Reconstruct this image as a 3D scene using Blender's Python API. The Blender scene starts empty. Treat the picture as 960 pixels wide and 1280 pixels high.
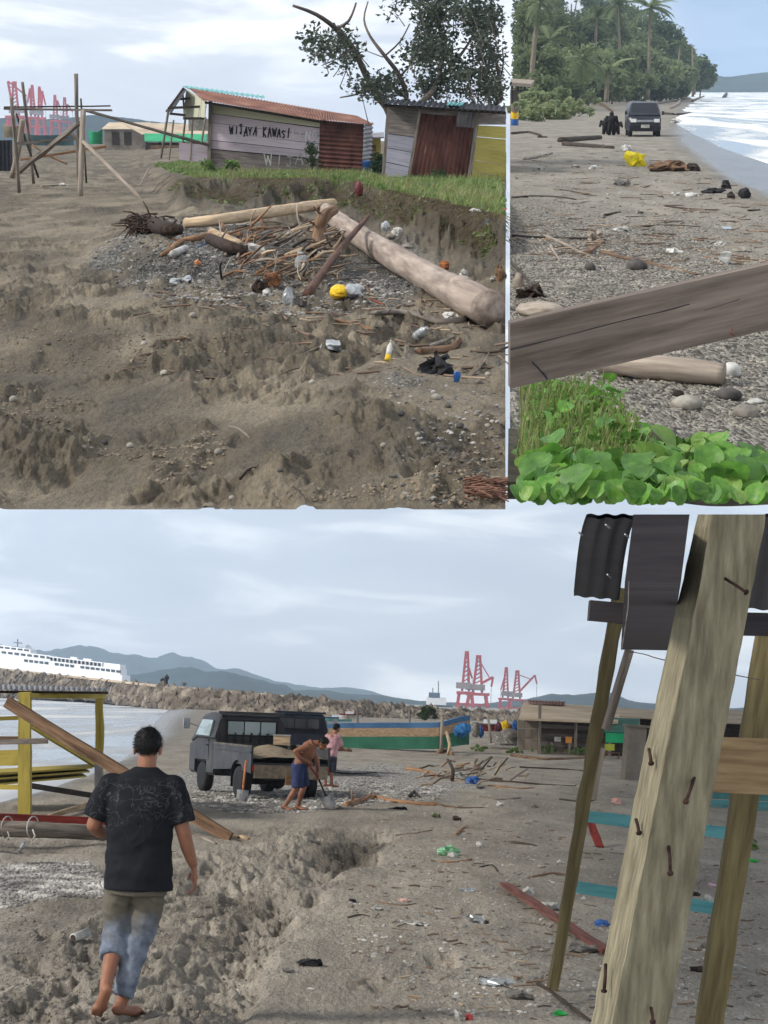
import bpy, bmesh, math, random
import numpy as np
from mathutils import Matrix, Vector
R = math.radians
random.seed(7)
rng = np.random.default_rng(11)
scene = bpy.context.scene
COL = scene.collection

# ------------------------------------------------------------------ camera
F = 2500.0                       # focal length in photo pixels (960 wide)
CX, CY = 480.0, 640.0
# three stretches of shore, each with its own ground plane (horizon left/right in the photo, eye height)
PAN = {'A': (166, 166, 2.0), 'B': (112, 112, 2.3), 'C': (858, 896, 2.05)}
def camvec(px, py):
    return np.array([(px-CX)/F, (CY-py)/F, -1.0])
def frame(yl, yr):
    a, b = camvec(0, yl), camvec(960, yr)
    z = np.cross(b, a); z /= np.linalg.norm(z)
    if z[1] < 0: z = -z
    y = camvec(CX, (yl+yr)/2); y = y - z*np.dot(y, z); y /= np.linalg.norm(y)
    x = np.cross(y, z)
    return np.stack([x, y, z], axis=1)        # columns: local axes in camera space
MF = {k: frame(v[0], v[1]) for k, v in PAN.items()}
HE = {k: v[2] for k, v in PAN.items()}
W3 = MF['C'].T                                # camera space -> world (world = lower beach, level)
def m4(rot3, loc):
    m = Matrix([[float(rot3[i, j]) for j in range(3)]+[float(loc[i])] for i in range(3)]+[[0, 0, 0, 1]])
    return m
CAMLOC = np.array([0, 0, HE['C']])
PM = {}
for k in PAN:
    r = W3 @ MF[k]
    PM[k] = m4(r, CAMLOC - r @ np.array([0, 0, HE[k]]))
cam_d = bpy.data.cameras.new('camera'); cam = bpy.data.objects.new('camera', cam_d); COL.objects.link(cam)
cam.matrix_world = m4(W3, CAMLOC)
cam_d.sensor_fit = 'HORIZONTAL'; cam_d.sensor_width = 36.0; cam_d.lens = 36.0*F/960.0
cam_d.clip_start = 0.1; cam_d.clip_end = 40000
scene.camera = cam

# ------------------------------------------------------------------ sky, sun, exposure
SUN = Vector((-0.86, -0.36, 0.62)).normalized()
el = math.asin(SUN.z)
world = bpy.data.worlds.new('World'); scene.world = world; world.use_nodes = True
wt = world.node_tree; wt.nodes.clear()
def wn(t): return wt.nodes.new(t)
out = wn('ShaderNodeOutputWorld'); mixs = wn('ShaderNodeMixShader')
sky = wn('ShaderNodeTexSky'); sky.sky_type = 'NISHITA'; sky.sun_disc = False
sky.sun_elevation = el; sky.sun_rotation = math.atan2(SUN.x, SUN.y); sky.air_density = 1.0; sky.dust_density = 1.5
bg1 = wn('ShaderNodeBackground'); bg1.inputs[1].default_value = 0.115
bg2 = wn('ShaderNodeBackground'); bg2.inputs[1].default_value = 1.0
wt.links.new(sky.outputs[0], bg1.inputs[0])
tc = wn('ShaderNodeTexCoord')
mp = wn('ShaderNodeMapping'); mp.inputs['Scale'].default_value = (8, 8, 34); mp.inputs['Rotation'].default_value = (0, R(4), 0)
wt.links.new(tc.outputs['Generated'], mp.inputs[0])
nz = wn('ShaderNodeTexNoise'); nz.inputs['Scale'].default_value = 1.0; nz.inputs['Detail'].default_value = 7; nz.inputs['Roughness'].default_value = .55
nz.inputs['Distortion'].default_value = .5
wt.links.new(mp.outputs[0], nz.inputs['Vector'])
cr = wn('ShaderNodeValToRGB')
e = cr.color_ramp.elements
e[0].position = .36; e[0].color = (.415, .438, .48, 1)
e[1].position = .64; e[1].color = (.74, .745, .75, 1)
k = e.new(.51); k.color = (.465, .487, .53, 1)
wt.links.new(nz.outputs['Fac'], cr.inputs[0]); wt.links.new(cr.outputs[0], bg2.inputs[0])
# cloud cover: thin breaks through which the blue shows (large soft noise over the whole sky)
mp2 = wn('ShaderNodeMapping'); mp2.inputs['Scale'].default_value = (3.2, 3.2, 5.0); mp2.inputs['Location'].default_value = (0.0, 0.0, 0.0)
wt.links.new(tc.outputs['Generated'], mp2.inputs[0])
nz2 = wn('ShaderNodeTexNoise'); nz2.inputs['Scale'].default_value = 1.0; nz2.inputs['Detail'].default_value = 2
wt.links.new(mp2.outputs[0], nz2.inputs['Vector'])
# the sky clears towards the right of the upper beach
dotn = wn('ShaderNodeVectorMath'); dotn.operation = 'DOT_PRODUCT'
gap_dir = Vector(tuple(W3 @ camvec(1000, 20))).normalized()
dotn.inputs[1].default_value = gap_dir
nrm = wn('ShaderNodeVectorMath'); nrm.operation = 'NORMALIZE'
wt.links.new(tc.outputs['Generated'], nrm.inputs[0]); wt.links.new(nrm.outputs[0], dotn.inputs[0])
mr = wn('ShaderNodeMapRange'); mr.inputs[1].default_value = math.cos(R(5.4)); mr.inputs[2].default_value = math.cos(R(2.6))
mr.inputs[3].default_value = 0.0; mr.inputs[4].default_value = .85
mr.interpolation_type = 'SMOOTHSTEP'
wt.links.new(dotn.outputs['Value'], mr.inputs[0])
mr2 = wn('ShaderNodeMapRange'); mr2.inputs[1].default_value = .60; mr2.inputs[2].default_value = .80; mr2.inputs[3].default_value = .06; mr2.inputs[4].default_value = .5
wt.links.new(nz2.outputs['Fac'], mr2.inputs[0])
mx = wn('ShaderNodeMath'); mx.operation = 'MAXIMUM'
wt.links.new(mr.outputs[0], mx.inputs[0]); wt.links.new(mr2.outputs[0], mx.inputs[1])
wt.links.new(mx.outputs[0], mixs.inputs[0]); wt.links.new(bg2.outputs[0], mixs.inputs[1]); wt.links.new(bg1.outputs[0], mixs.inputs[2])
wt.links.new(mixs.outputs[0], out.inputs[0])

sl = bpy.data.lights.new('sun', 'SUN'); sl.energy = 1.9; sl.angle = R(10); sl.color = (1.0, .95, .88)
so = bpy.data.objects.new('sun', sl); COL.objects.link(so)
so.rotation_euler = SUN.to_track_quat('Z', 'Y').to_euler(); so.location = (-30, -20, 60)
scene.view_settings.view_transform = 'Standard'; scene.view_settings.look = 'None'
scene.view_settings.exposure = 0.87; scene.view_settings.gamma = 1.0; scene.view_settings.use_curve_mapping = False
scene.cycles.use_denoising = True
scene.cycles.use_adaptive_sampling = True; scene.cycles.adaptive_threshold = .025
scene.cycles.max_bounces = 5; scene.cycles.diffuse_bounces = 2; scene.cycles.transparent_max_bounces = 8
scene.cycles.volume_bounces = 1

# ------------------------------------------------------------------ helpers: pixels, noise
def raydir(p, px, py):
    return MF[p].T @ camvec(px, py)
def P(p, px, py, d):                       # point at local depth d on the sight line of a photo pixel
    v = raydir(p, px, py); return np.array([0, 0, HE[p]]) + v*(d/v[1])
def proj(p, x, y, z=0.0):                  # local -> photo pixel (vectorised)
    x, y = np.asarray(x, float), np.asarray(y, float); z = np.asarray(z, float)-HE[p]
    m = MF[p]
    c = [m[i, 0]*x + m[i, 1]*y + m[i, 2]*z for i in range(3)]
    return CX + F*c[0]/(-c[2]), CY - F*c[1]/(-c[2])
def _h(ix, iy, s):
    n = (ix*374761393 + iy*668265263 + s*974634777) & 0x7fffffff
    n = ((n ^ (n >> 13))*1274126177) & 0x7fffffff
    n = n ^ (n >> 16)
    return (n & 0xffff)/65535.0
def vn(x, y, s=0):
    x = np.asarray(x, float); y = np.asarray(y, float)
    ix = np.floor(x).astype(np.int64); iy = np.floor(y).astype(np.int64)
    fx = x-ix; fy = y-iy; fx = fx*fx*(3-2*fx); fy = fy*fy*(3-2*fy)
    a = _h(ix, iy, s); b = _h(ix+1, iy, s); c = _h(ix, iy+1, s); d = _h(ix+1, iy+1, s)
    return (a*(1-fx)+b*fx)*(1-fy)+(c*(1-fx)+d*fx)*fy
def fbm(x, y, o=4, s=0, g=.5):
    t = 0; a = 1; n = 0
    for i in range(o):
        t = t + a*vn(x*2**i+17.3*i, y*2**i-9.1*i, s+i); n += a; a *= g
    return t/n
def ridge(x, y, o=4, s=0):
    t = 0; a = 1; n = 0
    for i in range(o):
        t = t + a*(1-np.abs(2*vn(x*2**i+5.7*i, y*2**i+3.1*i, s+i)-1)); n += a; a *= .55
    return t/n
def worley(x, y, s=0):                     # distance to the nearest scattered point: crisp clods
    ix = np.floor(x).astype(np.int64); iy = np.floor(y).astype(np.int64); best = np.full(np.shape(x), 9.0)
    for dx in (-1, 0, 1):
        for dy in (-1, 0, 1):
            a, b = ix+dx, iy+dy
            best = np.minimum(best, (a+_h(a, b, s)-x)**2+(b+_h(a, b, s+50)-y)**2)
    return np.sqrt(best)
def ss(a, b, x):
    t = np.clip((np.asarray(x, float)-a)/(b-a), 0, 1); return t*t*(3-2*t)
def lin(r, g, b):
    return tuple(((c/255)/12.92 if c/255 <= .04045 else ((c/255+.055)/1.055)**2.4) for c in (r, g, b))

# terrain heights: functions of local x,y
KS = 3.2     # depth stretch of ground relief
def hA(x, y):
    u, v = proj('A', x, y)
    n1 = fbm(u*.03, v*.05, 3, 5)
    vb = np.interp(u, [150, 185, 230, 330, 400, 450, 500, 560, 640], [205, 222, 262, 266, 262, 276, 300, 320, 350]) + (n1-.5)*26 + 30*(fbm(u*.05, v*.13, 4, 15, .6)-.5)
    hb = np.interp(u, [160, 235, 640], [0, .70, .68])
    bank = hb*ss(-2, 12, vb-v)*np.interp(v, [224, 262], [.76, 1.0])
    z = bank + .05*(fbm(x*.35, y*.1, 3, 2)-.5)*np.where(bank > .3, .6, 1)
    off = 1-ss(0, .3, bank)
    z = z + hb*.34*np.exp(-(np.maximum(v-vb, 0)/20)**2)*(1-ss(0, .5, bank))*(.5+fbm(u*.06, v*.1, 3, 88))
    z = z + off*.34*ss(.0, 1., 1-((u-270)/190)**2-((v-318)/52)**2)                 # gravel hump under the drift wood
    z = z + off*.12*ss(0, 1, 1-((u-120)/150)**2-((v-265)/22)**2)
    m = .35+.65*ss(250, 420, v)
    wx = x + .5*(fbm(x*.9, y/KS*.9, 2, 91)-.5); wy = y/KS + .5*(fbm(x*.9+40, y/KS*.9, 2, 92)-.5)
    patch = ss(.40, .62, fbm(x*.6, y/KS*.8, 3, 33))
    rdg = ridge(wx*1.5, wy*2.6, 4, 12)
    cl_ = ss(.44, .60, fbm(x*.9+7, y/KS*1.5, 4, 37, .6))
    z = z + off*m*(.30*(fbm(wx*.8, wy*1.3, 3, 3)-.5) + patch*.16*(rdg-.55) + (.03+.34*cl_)*(fbm(wx*3.2, wy*4.2, 5, 8, .68)-.45))
    z = z + off*m*cl_*(.13*(.55-worley(wx*3.6, wy*4.4, 5))*fbm(x*1.7, y/KS*2, 2, 6)+.07*(.5-worley(wx*9, wy*11, 8)))
    z = z + off*m*.03*(fbm(x*11, y/KS*11, 3, 14)-.5)
    # footprints / tyre hollows
    wu = 34*(fbm(u*.05, v*.09, 3, 95)-.5); wv = 18*(fbm(u*.05+31, v*.09, 3, 96)-.5)
    for (a, b, r) in FOOT:
        q = ((u-a+wu)/r)**2+((v-b+wv)/(r*.45))**2
        z = z - off*.06*np.exp(-q*q*.9)
    return np.maximum(z, -(637-v)*y/2500*.8)
FOOT = [(130, 390, 26), (205, 448, 16), (260, 480, 14), (150, 350, 20), (60, 445, 22), (300, 425, 18), (95, 500, 26), (200, 535, 26),
        (70, 590, 24), (270, 570, 28), (380, 500, 30), (450, 535, 26), (520, 590, 34), (400, 600, 30), (330, 630, 28), (190, 610, 26), (40, 400, 22),
        (100, 330, 20), (60, 300, 18), (240, 385, 18), (200, 410, 16), (300, 545, 20), (420, 455, 22), (130, 460, 20)]
def seaB(v): return np.interp(v, [112, 125, 140, 152, 166, 185, 205, 222, 260], [845, 868, 850, 842, 862, 905, 965, 1010, 1150])
def wetB(v): return np.interp(v, [112, 125, 140, 160, 178, 205, 230, 250, 300], [830, 850, 836, 824, 832, 862, 905, 955, 1090])
def hB(x, y):
    u, v = proj('B', x, y)
    z = .14*(fbm(x*.25, y*.05, 3, 4)-.5)*ss(125, 200, v) + .10*(ridge(x*.8, y/KS*.9, 4, 22)-.5)*ss(130, 260, v)
    z = z + .05*(fbm(x*4, y/KS*4, 3, 9)-.5)*ss(150, 280, v)
    s = ss(-2, 30, u-wetB(v)+10*(fbm(u*.05, v*.1, 2, 6)-.5))
    z = z*(1-s*.85)
    z = z - .22*ss(-8, 26, u-seaB(v))
    z = z + .9*ss(30, 0, u-640)*ss(160, 130, v)
    return z
def seaC(v): return np.interp(v, [860, 872, 885, 900, 920, 940, 960, 985, 1005, 1030], [420, 300, 228, 210, 202, 172, 130, 60, -20, -200])
def edgeC(v): return np.interp(v, [1028, 1045, 1062, 1080, 1095, 1112, 1150, 1200, 1240, 1400], [465, 480, 492, 470, 430, 408, 372, 345, 320, 290])
def hC(x, y):
    u, v = proj('C', x, y)
    e = edgeC(v)+100*(fbm(x*1.8, y/KS*2.0, 5, 41, .65)-.5)
    ins = ss(-14, 34, e-u)*ss(1024, 1040, v)
    left = np.interp(v, [1030, 1100, 1200, 1280], [330, 170, 40, -80])
    ch = ins*ss(-60, 90, u-left)
    wx = x + .5*(fbm(x*.9, y/KS*.9, 2, 71)-.5); wy = y/KS + .5*(fbm(x*.9+20, y/KS*.9, 2, 72)-.5)
    z = -.12*ins*np.exp(-((e-u)/100)**2) - .05*ch
    z = z - .16*np.exp(-((u-432)/55)**2-((v-1062)/17)**2)*ss(0, 20, e-u)
    z = z + ch*(.22*(fbm(wx*.9, wy*1.3, 3, 52)-.5)+.22*(ridge(wx*1.5, wy*2.4, 5, 53)-.5)+.22*(fbm(wx*3.2, wy*4.2, 5, 54, .66)-.5))
    z = z + ch*(.06*(.55-worley(wx*3.4, wy*4.2, 5))*fbm(x*1.7, y/KS*2, 2, 6)+.04*(.5-worley(wx*8.5, wy*10, 8)))
    flat = 1-ch
    z = z + flat*(.10*(fbm(x*.5, y/KS*.5, 4, 55)-.5)+.03*(ridge(wx*1.5, wy*1.8, 3, 58)-.5)+.028*(fbm(x*7, y/KS*7, 4, 56, .6)-.5))*ss(890, 960, v)
    z = z + flat*.10*np.exp(-((u-560)/220)**2-((v-1000)/14)**2)
    z = z - .13*np.exp(-((u-65)/85)**2-((v-1058)/7)**2) - .10*np.exp(-((u-70)/110)**2-((v-1128)/8)**2)
    z = z - .45*ss(-10, 40, seaC(v)-u)
    wu = 34*(fbm(u*.05, v*.09, 3, 95)-.5); wv = 16*(fbm(u*.05+31, v*.09, 3, 96)-.5)
    for (a, b, r) in FOOTC:
        q = ((u-a+wu)/r)**2+((v-b+wv)/(r*.42))**2
        z = z - .06*np.exp(-q*q*.9)
    return z
FOOTC = [(35, 1200, 22), (90, 1230, 22), (30, 1255, 20), (110, 1195, 16), (230, 1200, 24), (260, 1240, 26), (300, 1180, 20), (250, 1150, 18), (210, 1265, 20),
         (290, 1110, 16), (330, 1090, 16), (270, 1085, 14), (60, 1170, 15), (280, 1215, 22), (310, 1140, 18), (345, 1125, 16), (470, 1230, 22), (560, 1200, 18), (600, 1150, 16)]
HF = {'A': hA, 'B': hB, 'C': hC}
def S(p, px, py):                          # where the sight line of a photo pixel meets the ground
    v = raydir(p, px, py)
    hh = HE[p]
    tend = hh/max(-v[2], 1e-4)
    t = np.linspace(tend*.35, tend*1.35, 900)
    x, y, z = v[0]*t, v[1]*t, hh+v[2]*t
    g = z-HF[p](x, y)
    i = np.argmax(g < 0)
    if g[i] >= 0: i = len(t)-1
    return np.array([x[i], y[i], z[i]])
def gz(p, x, y): return float(HF[p](np.array([x]), np.array([y]))[0])

# ------------------------------------------------------------------ helpers: meshes
def _ico(n):
    bm = bmesh.new(); bmesh.ops.create_icosphere(bm, subdivisions=n, radius=1)
    v = np.array([x.co[:] for x in bm.verts]); bm.verts.ensure_lookup_table()
    f = [[q.index for q in fc.verts] for fc in bm.faces]; bm.free(); return v, f
ICO = {n: _ico(n) for n in (1, 2, 3, 4)}
def unit(a): a = np.asarray(a, float); return a/(np.linalg.norm(a)+1e-12)
class MB:
    def __init__(s): s.v = []; s.f = []; s.g = []; s.n = 0
    def add(s, v, f, g=None):             # g: coordinates along / across the grain
        v = np.asarray(v, float); s.v.append(v); o = s.n
        s.g.append(np.asarray(g, float) if g is not None else v[:, [0, 2, 1]])
        s.f += [[i+o for i in q] for q in f]; s.n += len(v); return s
    def hexa(s, c):                        # 8 corners: 4 of one face, the 4 opposite
        c = np.asarray(c, float); a = unit(c[1]-c[0]); b = unit(c[3]-c[0]-a*np.dot(c[3]-c[0], a)); n = np.cross(a, b); r = c-c[0]
        return s.add(c, [[0, 1, 2, 3], [7, 6, 5, 4], [0, 4, 5, 1], [1, 5, 6, 2], [2, 6, 7, 3], [3, 7, 4, 0]], np.stack([r @ a, r @ b, r @ n], 1))
    def box(s, c, d, rz=0, rx=0, ry=0):
        x, y, z = d[0]/2, d[1]/2, d[2]/2
        v = np.array([[-x, -y, -z], [x, -y, -z], [x, y, -z], [-x, y, -z], [-x, -y, z], [x, -y, z], [x, y, z], [-x, y, z]])
        m = np.array(Matrix.Rotation(rz, 3, 'Z') @ Matrix.Rotation(ry, 3, 'Y') @ Matrix.Rotation(rx, 3, 'X'))
        return s.add(v @ m.T + np.asarray(c, float), [[3, 2, 1, 0], [4, 5, 6, 7], [0, 1, 5, 4], [1, 2, 6, 5], [2, 3, 7, 6], [3, 0, 4, 7]])
    def slab(s, c4, t):                    # four corner points, thickness along the normal (both ways)
        c = [np.asarray(q, float) for q in c4]
        n = unit(np.cross(c[1]-c[0], c[3]-c[0]))*t/2
        return s.hexa(np.array([q+n for q in c]+[q-n for q in c]))
    def beam(s, a, b, w, h=None, up=(0, 0, 1), seg=1, jit=0, w1=None):
        h = w if h is None else h; w1 = w if w1 is None else w1
        a = np.asarray(a, float); b = np.asarray(b, float); d = unit(b-a)
        up = np.asarray(up, float)
        if abs(np.dot(d, up)) > .95: up = np.array([0, 1., 0])
        x = unit(np.cross(d, up)); z = np.cross(x, d)
        v = []; g = []; L_ = np.linalg.norm(b-a)
        for i in range(seg+1):
            q = i/seg; ww = (w+(w1-w)*q)/2; hh = h*(1+(w1/w-1)*q)/2; c = a+(b-a)*q
            for sx, sz in ((-1, -1), (1, -1), (1, 1), (-1, 1)):
                v.append(c+x*sx*ww+z*sz*hh+(rng.normal(0, jit, 3) if jit else 0)); g.append((q*L_, sx*ww, sz*hh))
        f = [[3, 2, 1, 0], [4*seg+i for i in range(4)]]
        for i in range(seg):
            for j in range(4):
                f.append([4*i+j, 4*i+(j+1) % 4, 4*i+4+(j+1) % 4, 4*i+4+j])
        return s.add(v, f, g)
    def tube(s, pts, rad, n=8, cap=True, jit=0, sub=1):
        pts = [np.asarray(q, float) for q in pts]
        if not hasattr(rad, '__len__'): rad = [rad]*len(pts)
        if sub > 1:
            k = np.linspace(0, len(pts)-1, (len(pts)-1)*sub+1); A = np.array(pts)
            # catmull-rom
            out = []; rr = []
            for q in k:
                i = min(int(q), len(pts)-2); t = q-i
                p0, p1, p2, p3 = A[max(i-1, 0)], A[i], A[i+1], A[min(i+2, len(A)-1)]
                out.append(.5*((2*p1)+(-p0+p2)*t+(2*p0-5*p1+4*p2-p3)*t*t+(-p0+3*p1-3*p2+p3)*t**3)); rr.append(rad[i]*(1-t)+rad[i+1]*t)
            pts, rad = out, rr
        v = []; g = []; al = 0.0; up = np.array([0.3, .2, 1.0]); x = None
        for i, c in enumerate(pts):
            d = unit(pts[min(i+1, len(pts)-1)]-pts[max(i-1, 0)])
            if x is None: x = unit(np.cross(d, up if abs(d[2]) < .9 else np.array([1., 0, 0])))
            else: x = unit(x-d*np.dot(x, d))
            y = np.cross(d, x)
            if i: al += np.linalg.norm(pts[i]-pts[i-1])
            for j in range(n):
                a = 2*math.pi*j/n; r = rad[i]*(1+(rng.normal(0, jit) if jit else 0))
                v.append(c+(x*math.cos(a)+y*math.sin(a))*r); g.append((al, rad[i]*math.cos(a), rad[i]*math.sin(a)))
        m = len(pts); f = []
        for i in range(m-1):
            for j in range(n): f.append([i*n+j, i*n+(j+1) % n, (i+1)*n+(j+1) % n, (i+1)*n+j])
        if cap: f += [list(range(n))[::-1], [(m-1)*n+j for j in range(n)]]
        return s.add(v, f, g)
    def lathe(s, prof, n=16, axis=None, base=(0, 0, 0)):
        v = []; f = []
        for (r, z) in prof:
            for j in range(n): v.append([r*math.cos(2*math.pi*j/n), r*math.sin(2*math.pi*j/n), z])
        m = len(prof)
        for i in range(m-1):
            for j in range(n): f.append([i*n+j, i*n+(j+1) % n, (i+1)*n+(j+1) % n, (i+1)*n+j])
        f += [list(range(n))[::-1], [(m-1)*n+j for j in range(n)]]
        v = np.array(v)
        if axis is not None:
            q = np.array(Vector((0, 0, 1)).rotation_difference(Vector(tuple(axis))).to_matrix()); v = v @ q.T
        return s.add(v+np.asarray(base, float), f)
    def blob(s, c, r, n=2, amp=.2, fr=2.0, seed=0, flat=None):
        v, f = ICO[n]; rr = 1+amp*(fbm(v[:, 0]*fr+seed*3.1+v[:, 2]*1.7, v[:, 1]*fr+seed*1.3-v[:, 2]*1.1, 3, seed)-.5)*2
        w = v*rr[:, None]*np.asarray(r, float)
        if flat is not None: w[:, 2] = np.maximum(w[:, 2], flat)
        return s.add(w+np.asarray(c, float), f)
    def corr(s, c4, waves, amp, n2=3, t=.004, sag=0):      # corrugated sheet: c4 = TL,TR,BR,BL; waves across TL->TR
        a, b, c, d = [np.asarray(q, float) for q in c4]
        nrm = unit(np.cross(b-a, d-a)); nu = waves*6
        v = []
        for i in range(nu+1):
            p = i/nu; w = math.sin(2*math.pi*waves*p)*amp
            for j in range(n2+1):
                q = j/n2; x = (a*(1-p)+b*p)*(1-q)+(d*(1-p)+c*p)*q
                v.append(x+nrm*(w+sag*math.sin(math.pi*q)))
        f = []
        for i in range(nu):
            for j in range(n2):
                k = i*(n2+1)+j; f.append([k, k+n2+1, k+n2+2, k+1])
        off = len(v); v = v+[q-nrm*t for q in v]
        f2 = [[i+off for i in q][::-1] for q in f]
        return s.add(v, f+f2)
INFO = {}
def mesh_from(name, mb, smooth=False):
    me = bpy.data.meshes.new(name)
    me.from_pydata(np.concatenate(mb.v).tolist(), [], mb.f); me.update()
    if mb.g and sum(len(q) for q in mb.g) == len(me.vertices):
        at = me.attributes.new('grain', 'FLOAT_VECTOR', 'POINT'); at.data.foreach_set('vector', np.concatenate(mb.g).astype(np.float32).reshape(-1))
    if smooth: me.polygons.foreach_set('use_smooth', [True]*len(me.polygons))
    return me
def tag(o, label=None, cat=None, group=None, kind=None):
    if label: o['label'] = label
    if cat: o['category'] = cat
    if group: o['group'] = group
    if kind: o['kind'] = kind
    return o
def thing(name, label, cat, p, base=(0, 0, 0), rz=0, group=None):
    o = bpy.data.objects.new(name, None); COL.objects.link(o); o.empty_display_size = .2
    lm = Matrix.Translation(Vector([float(q) for q in base])) @ Matrix.Rotation(rz, 4, 'Z')
    o.matrix_world = PM[p] @ lm
    INFO[o.name] = np.array(lm.inverted()); tag(o, label, cat, group); return o
def part(name, mb, m, parent, absolute=True, smooth=False, kind=None, label=None):
    # absolute: vertices are given in the shore's own coordinates; else in the thing's coordinates
    if absolute and parent is not None:
        root = parent
        while root.parent is not None: root = root.parent
        iv = INFO[root.name]; mb.v = [q @ iv[:3, :3].T+iv[:3, 3] for q in mb.v]
    o = bpy.data.objects.new(name, mesh_from(name, mb, smooth)); COL.objects.link(o)
    o.data.materials.append(m)
    if parent is not None: o.parent = parent
    if kind: o['kind'] = kind
    if label: o['label'] = label
    return o
def single(name, mb, m, p, label, cat, group=None, smooth=False, kind=None):     # a thing that is one mesh (vertices in shore coordinates)
    allv = np.concatenate(mb.v); c = np.array([allv[:, 0].mean(), allv[:, 1].mean(), allv[:, 2].min()])
    mb.v = [q-c for q in mb.v]
    o = bpy.data.objects.new(name, mesh_from(name, mb, smooth)); COL.objects.link(o); o.data.materials.append(m)
    o.matrix_world = PM[p] @ Matrix.Translation(Vector([float(q) for q in c]))
    return tag(o, label, cat, group, kind)
def inst(name, me, parent, mat4):
    o = bpy.data.objects.new(name, me); COL.objects.link(o); o.parent = parent; o.matrix_local = mat4; return o

# ------------------------------------------------------------------ materials
MATS = {}
def mat(name, c1, c2=None, scale=4.0, rough=.8, bump=.2, stretch=(1, 1, 1), spec=.3, metal=0, detail=5, bscale=None, c3=None, trans=0, coord='Object', lo=.35, hi=.65, bdist=.01):
    if name in MATS: return MATS[name]
    m = bpy.data.materials.new(name); m.use_nodes = True; nt = m.node_tree; b = nt.nodes['Principled BSDF']
    b.inputs['Roughness'].default_value = rough; b.inputs['Specular IOR Level'].default_value = spec; b.inputs['Metallic'].default_value = metal
    if c2 is None: c2 = tuple(q*.7 for q in c1)
    t = nt.nodes.new('ShaderNodeTexCoord'); mp = nt.nodes.new('ShaderNodeMapping'); mp.inputs['Scale'].default_value = stretch
    oi = nt.nodes.new('ShaderNodeObjectInfo'); ad = nt.nodes.new('ShaderNodeVectorMath'); ad.operation = 'ADD'
    cm = nt.nodes.new('ShaderNodeVectorMath'); cm.operation = 'SCALE'; cm.inputs[3].default_value = 37.0
    cx = nt.nodes.new('ShaderNodeCombineXYZ')
    for i in range(3): nt.links.new(oi.outputs['Random'], cx.inputs[i])
    nt.links.new(cx.outputs[0], cm.inputs[0])
    if coord == 'grain':
        ga = nt.nodes.new('ShaderNodeAttribute'); ga.attribute_name = 'grain'; nt.links.new(ga.outputs['Vector'], mp.inputs[0])
    else: nt.links.new(t.outputs[coord], mp.inputs[0])
    nt.links.new(mp.outputs[0], ad.inputs[0]); nt.links.new(cm.outputs[0], ad.inputs[1])
    n = nt.nodes.new('ShaderNodeTexNoise'); n.inputs['Scale'].default_value = scale; n.inputs['Detail'].default_value = detail; n.inputs['Roughness'].default_value = .62
    nt.links.new(ad.outputs[0], n.inputs['Vector'])
    r = nt.nodes.new('ShaderNodeValToRGB'); r.color_ramp.elements[0].position = lo; r.color_ramp.elements[1].position = hi
    r.color_ramp.elements[0].color = (*c2, 1); r.color_ramp.elements[1].color = (*c1, 1)
    if c3 is not None:
        k = r.color_ramp.elements.new(min(hi+.12, .99)); k.color = (*c3, 1)
    nt.links.new(n.outputs['Fac'], r.inputs[0])
    hv = nt.nodes.new('ShaderNodeHueSaturation')
    vr = nt.nodes.new('ShaderNodeMapRange'); vr.inputs[3].default_value = .86; vr.inputs[4].default_value = 1.14
    nt.links.new(oi.outputs['Random'], vr.inputs[0]); nt.links.new(vr.outputs[0], hv.inputs['Value'])
    nt.links.new(r.outputs[0], hv.inputs['Color']); nt.links.new(hv.outputs[0], b.inputs['Base Color'])
    if bump:
        bn = nt.nodes.new('ShaderNodeBump'); bn.inputs['Strength'].default_value = bump; bn.inputs['Distance'].default_value = bdist
        n2 = nt.nodes.new('ShaderNodeTexNoise'); n2.inputs['Scale'].default_value = bscale or scale*3; n2.inputs['Detail'].default_value = 4
        nt.links.new(ad.outputs[0], n2.inputs['Vector']); nt.links.new(n2.outputs['Fac'], bn.inputs['Height']); nt.links.new(bn.outputs[0], b.inputs['Normal'])
    if trans:
        b.inputs['Transmission Weight'].default_value = trans
    MATS[name] = m; return m
def leafmat(name, c1, c2, tl=.3, rough=.5, scale=.6, c3=None, spec=.35):
    m = mat(name, c1, c2, scale=scale, rough=rough, bump=0, spec=spec, detail=3, c3=c3)
    nt = m.node_tree; b = nt.nodes['Principled BSDF']; o = nt.nodes['Material Output']
    t = nt.nodes.new('ShaderNodeBsdfTranslucent'); mx = nt.nodes.new('ShaderNodeMixShader'); mx.inputs[0].default_value = tl
    src = b.inputs['Base Color'].links[0].from_socket
    nt.links.new(src, t.inputs[0]); nt.links.new(b.outputs[0], mx.inputs[1]); nt.links.new(t.outputs[0], mx.inputs[2]); nt.links.new(mx.outputs[0], o.inputs[0])
    return m
def wood(name, c1, c2, **k):
    a = dict(scale=5, rough=.85, bump=.35, spec=.2, bdist=.006); a.update(k); a['stretch'] = (.35, 4, 4); a['coord'] = 'grain'; a['scale'] = k.get('gs', 5); a.pop('gs', None)
    return mat(name, c1, c2, **a)
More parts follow.
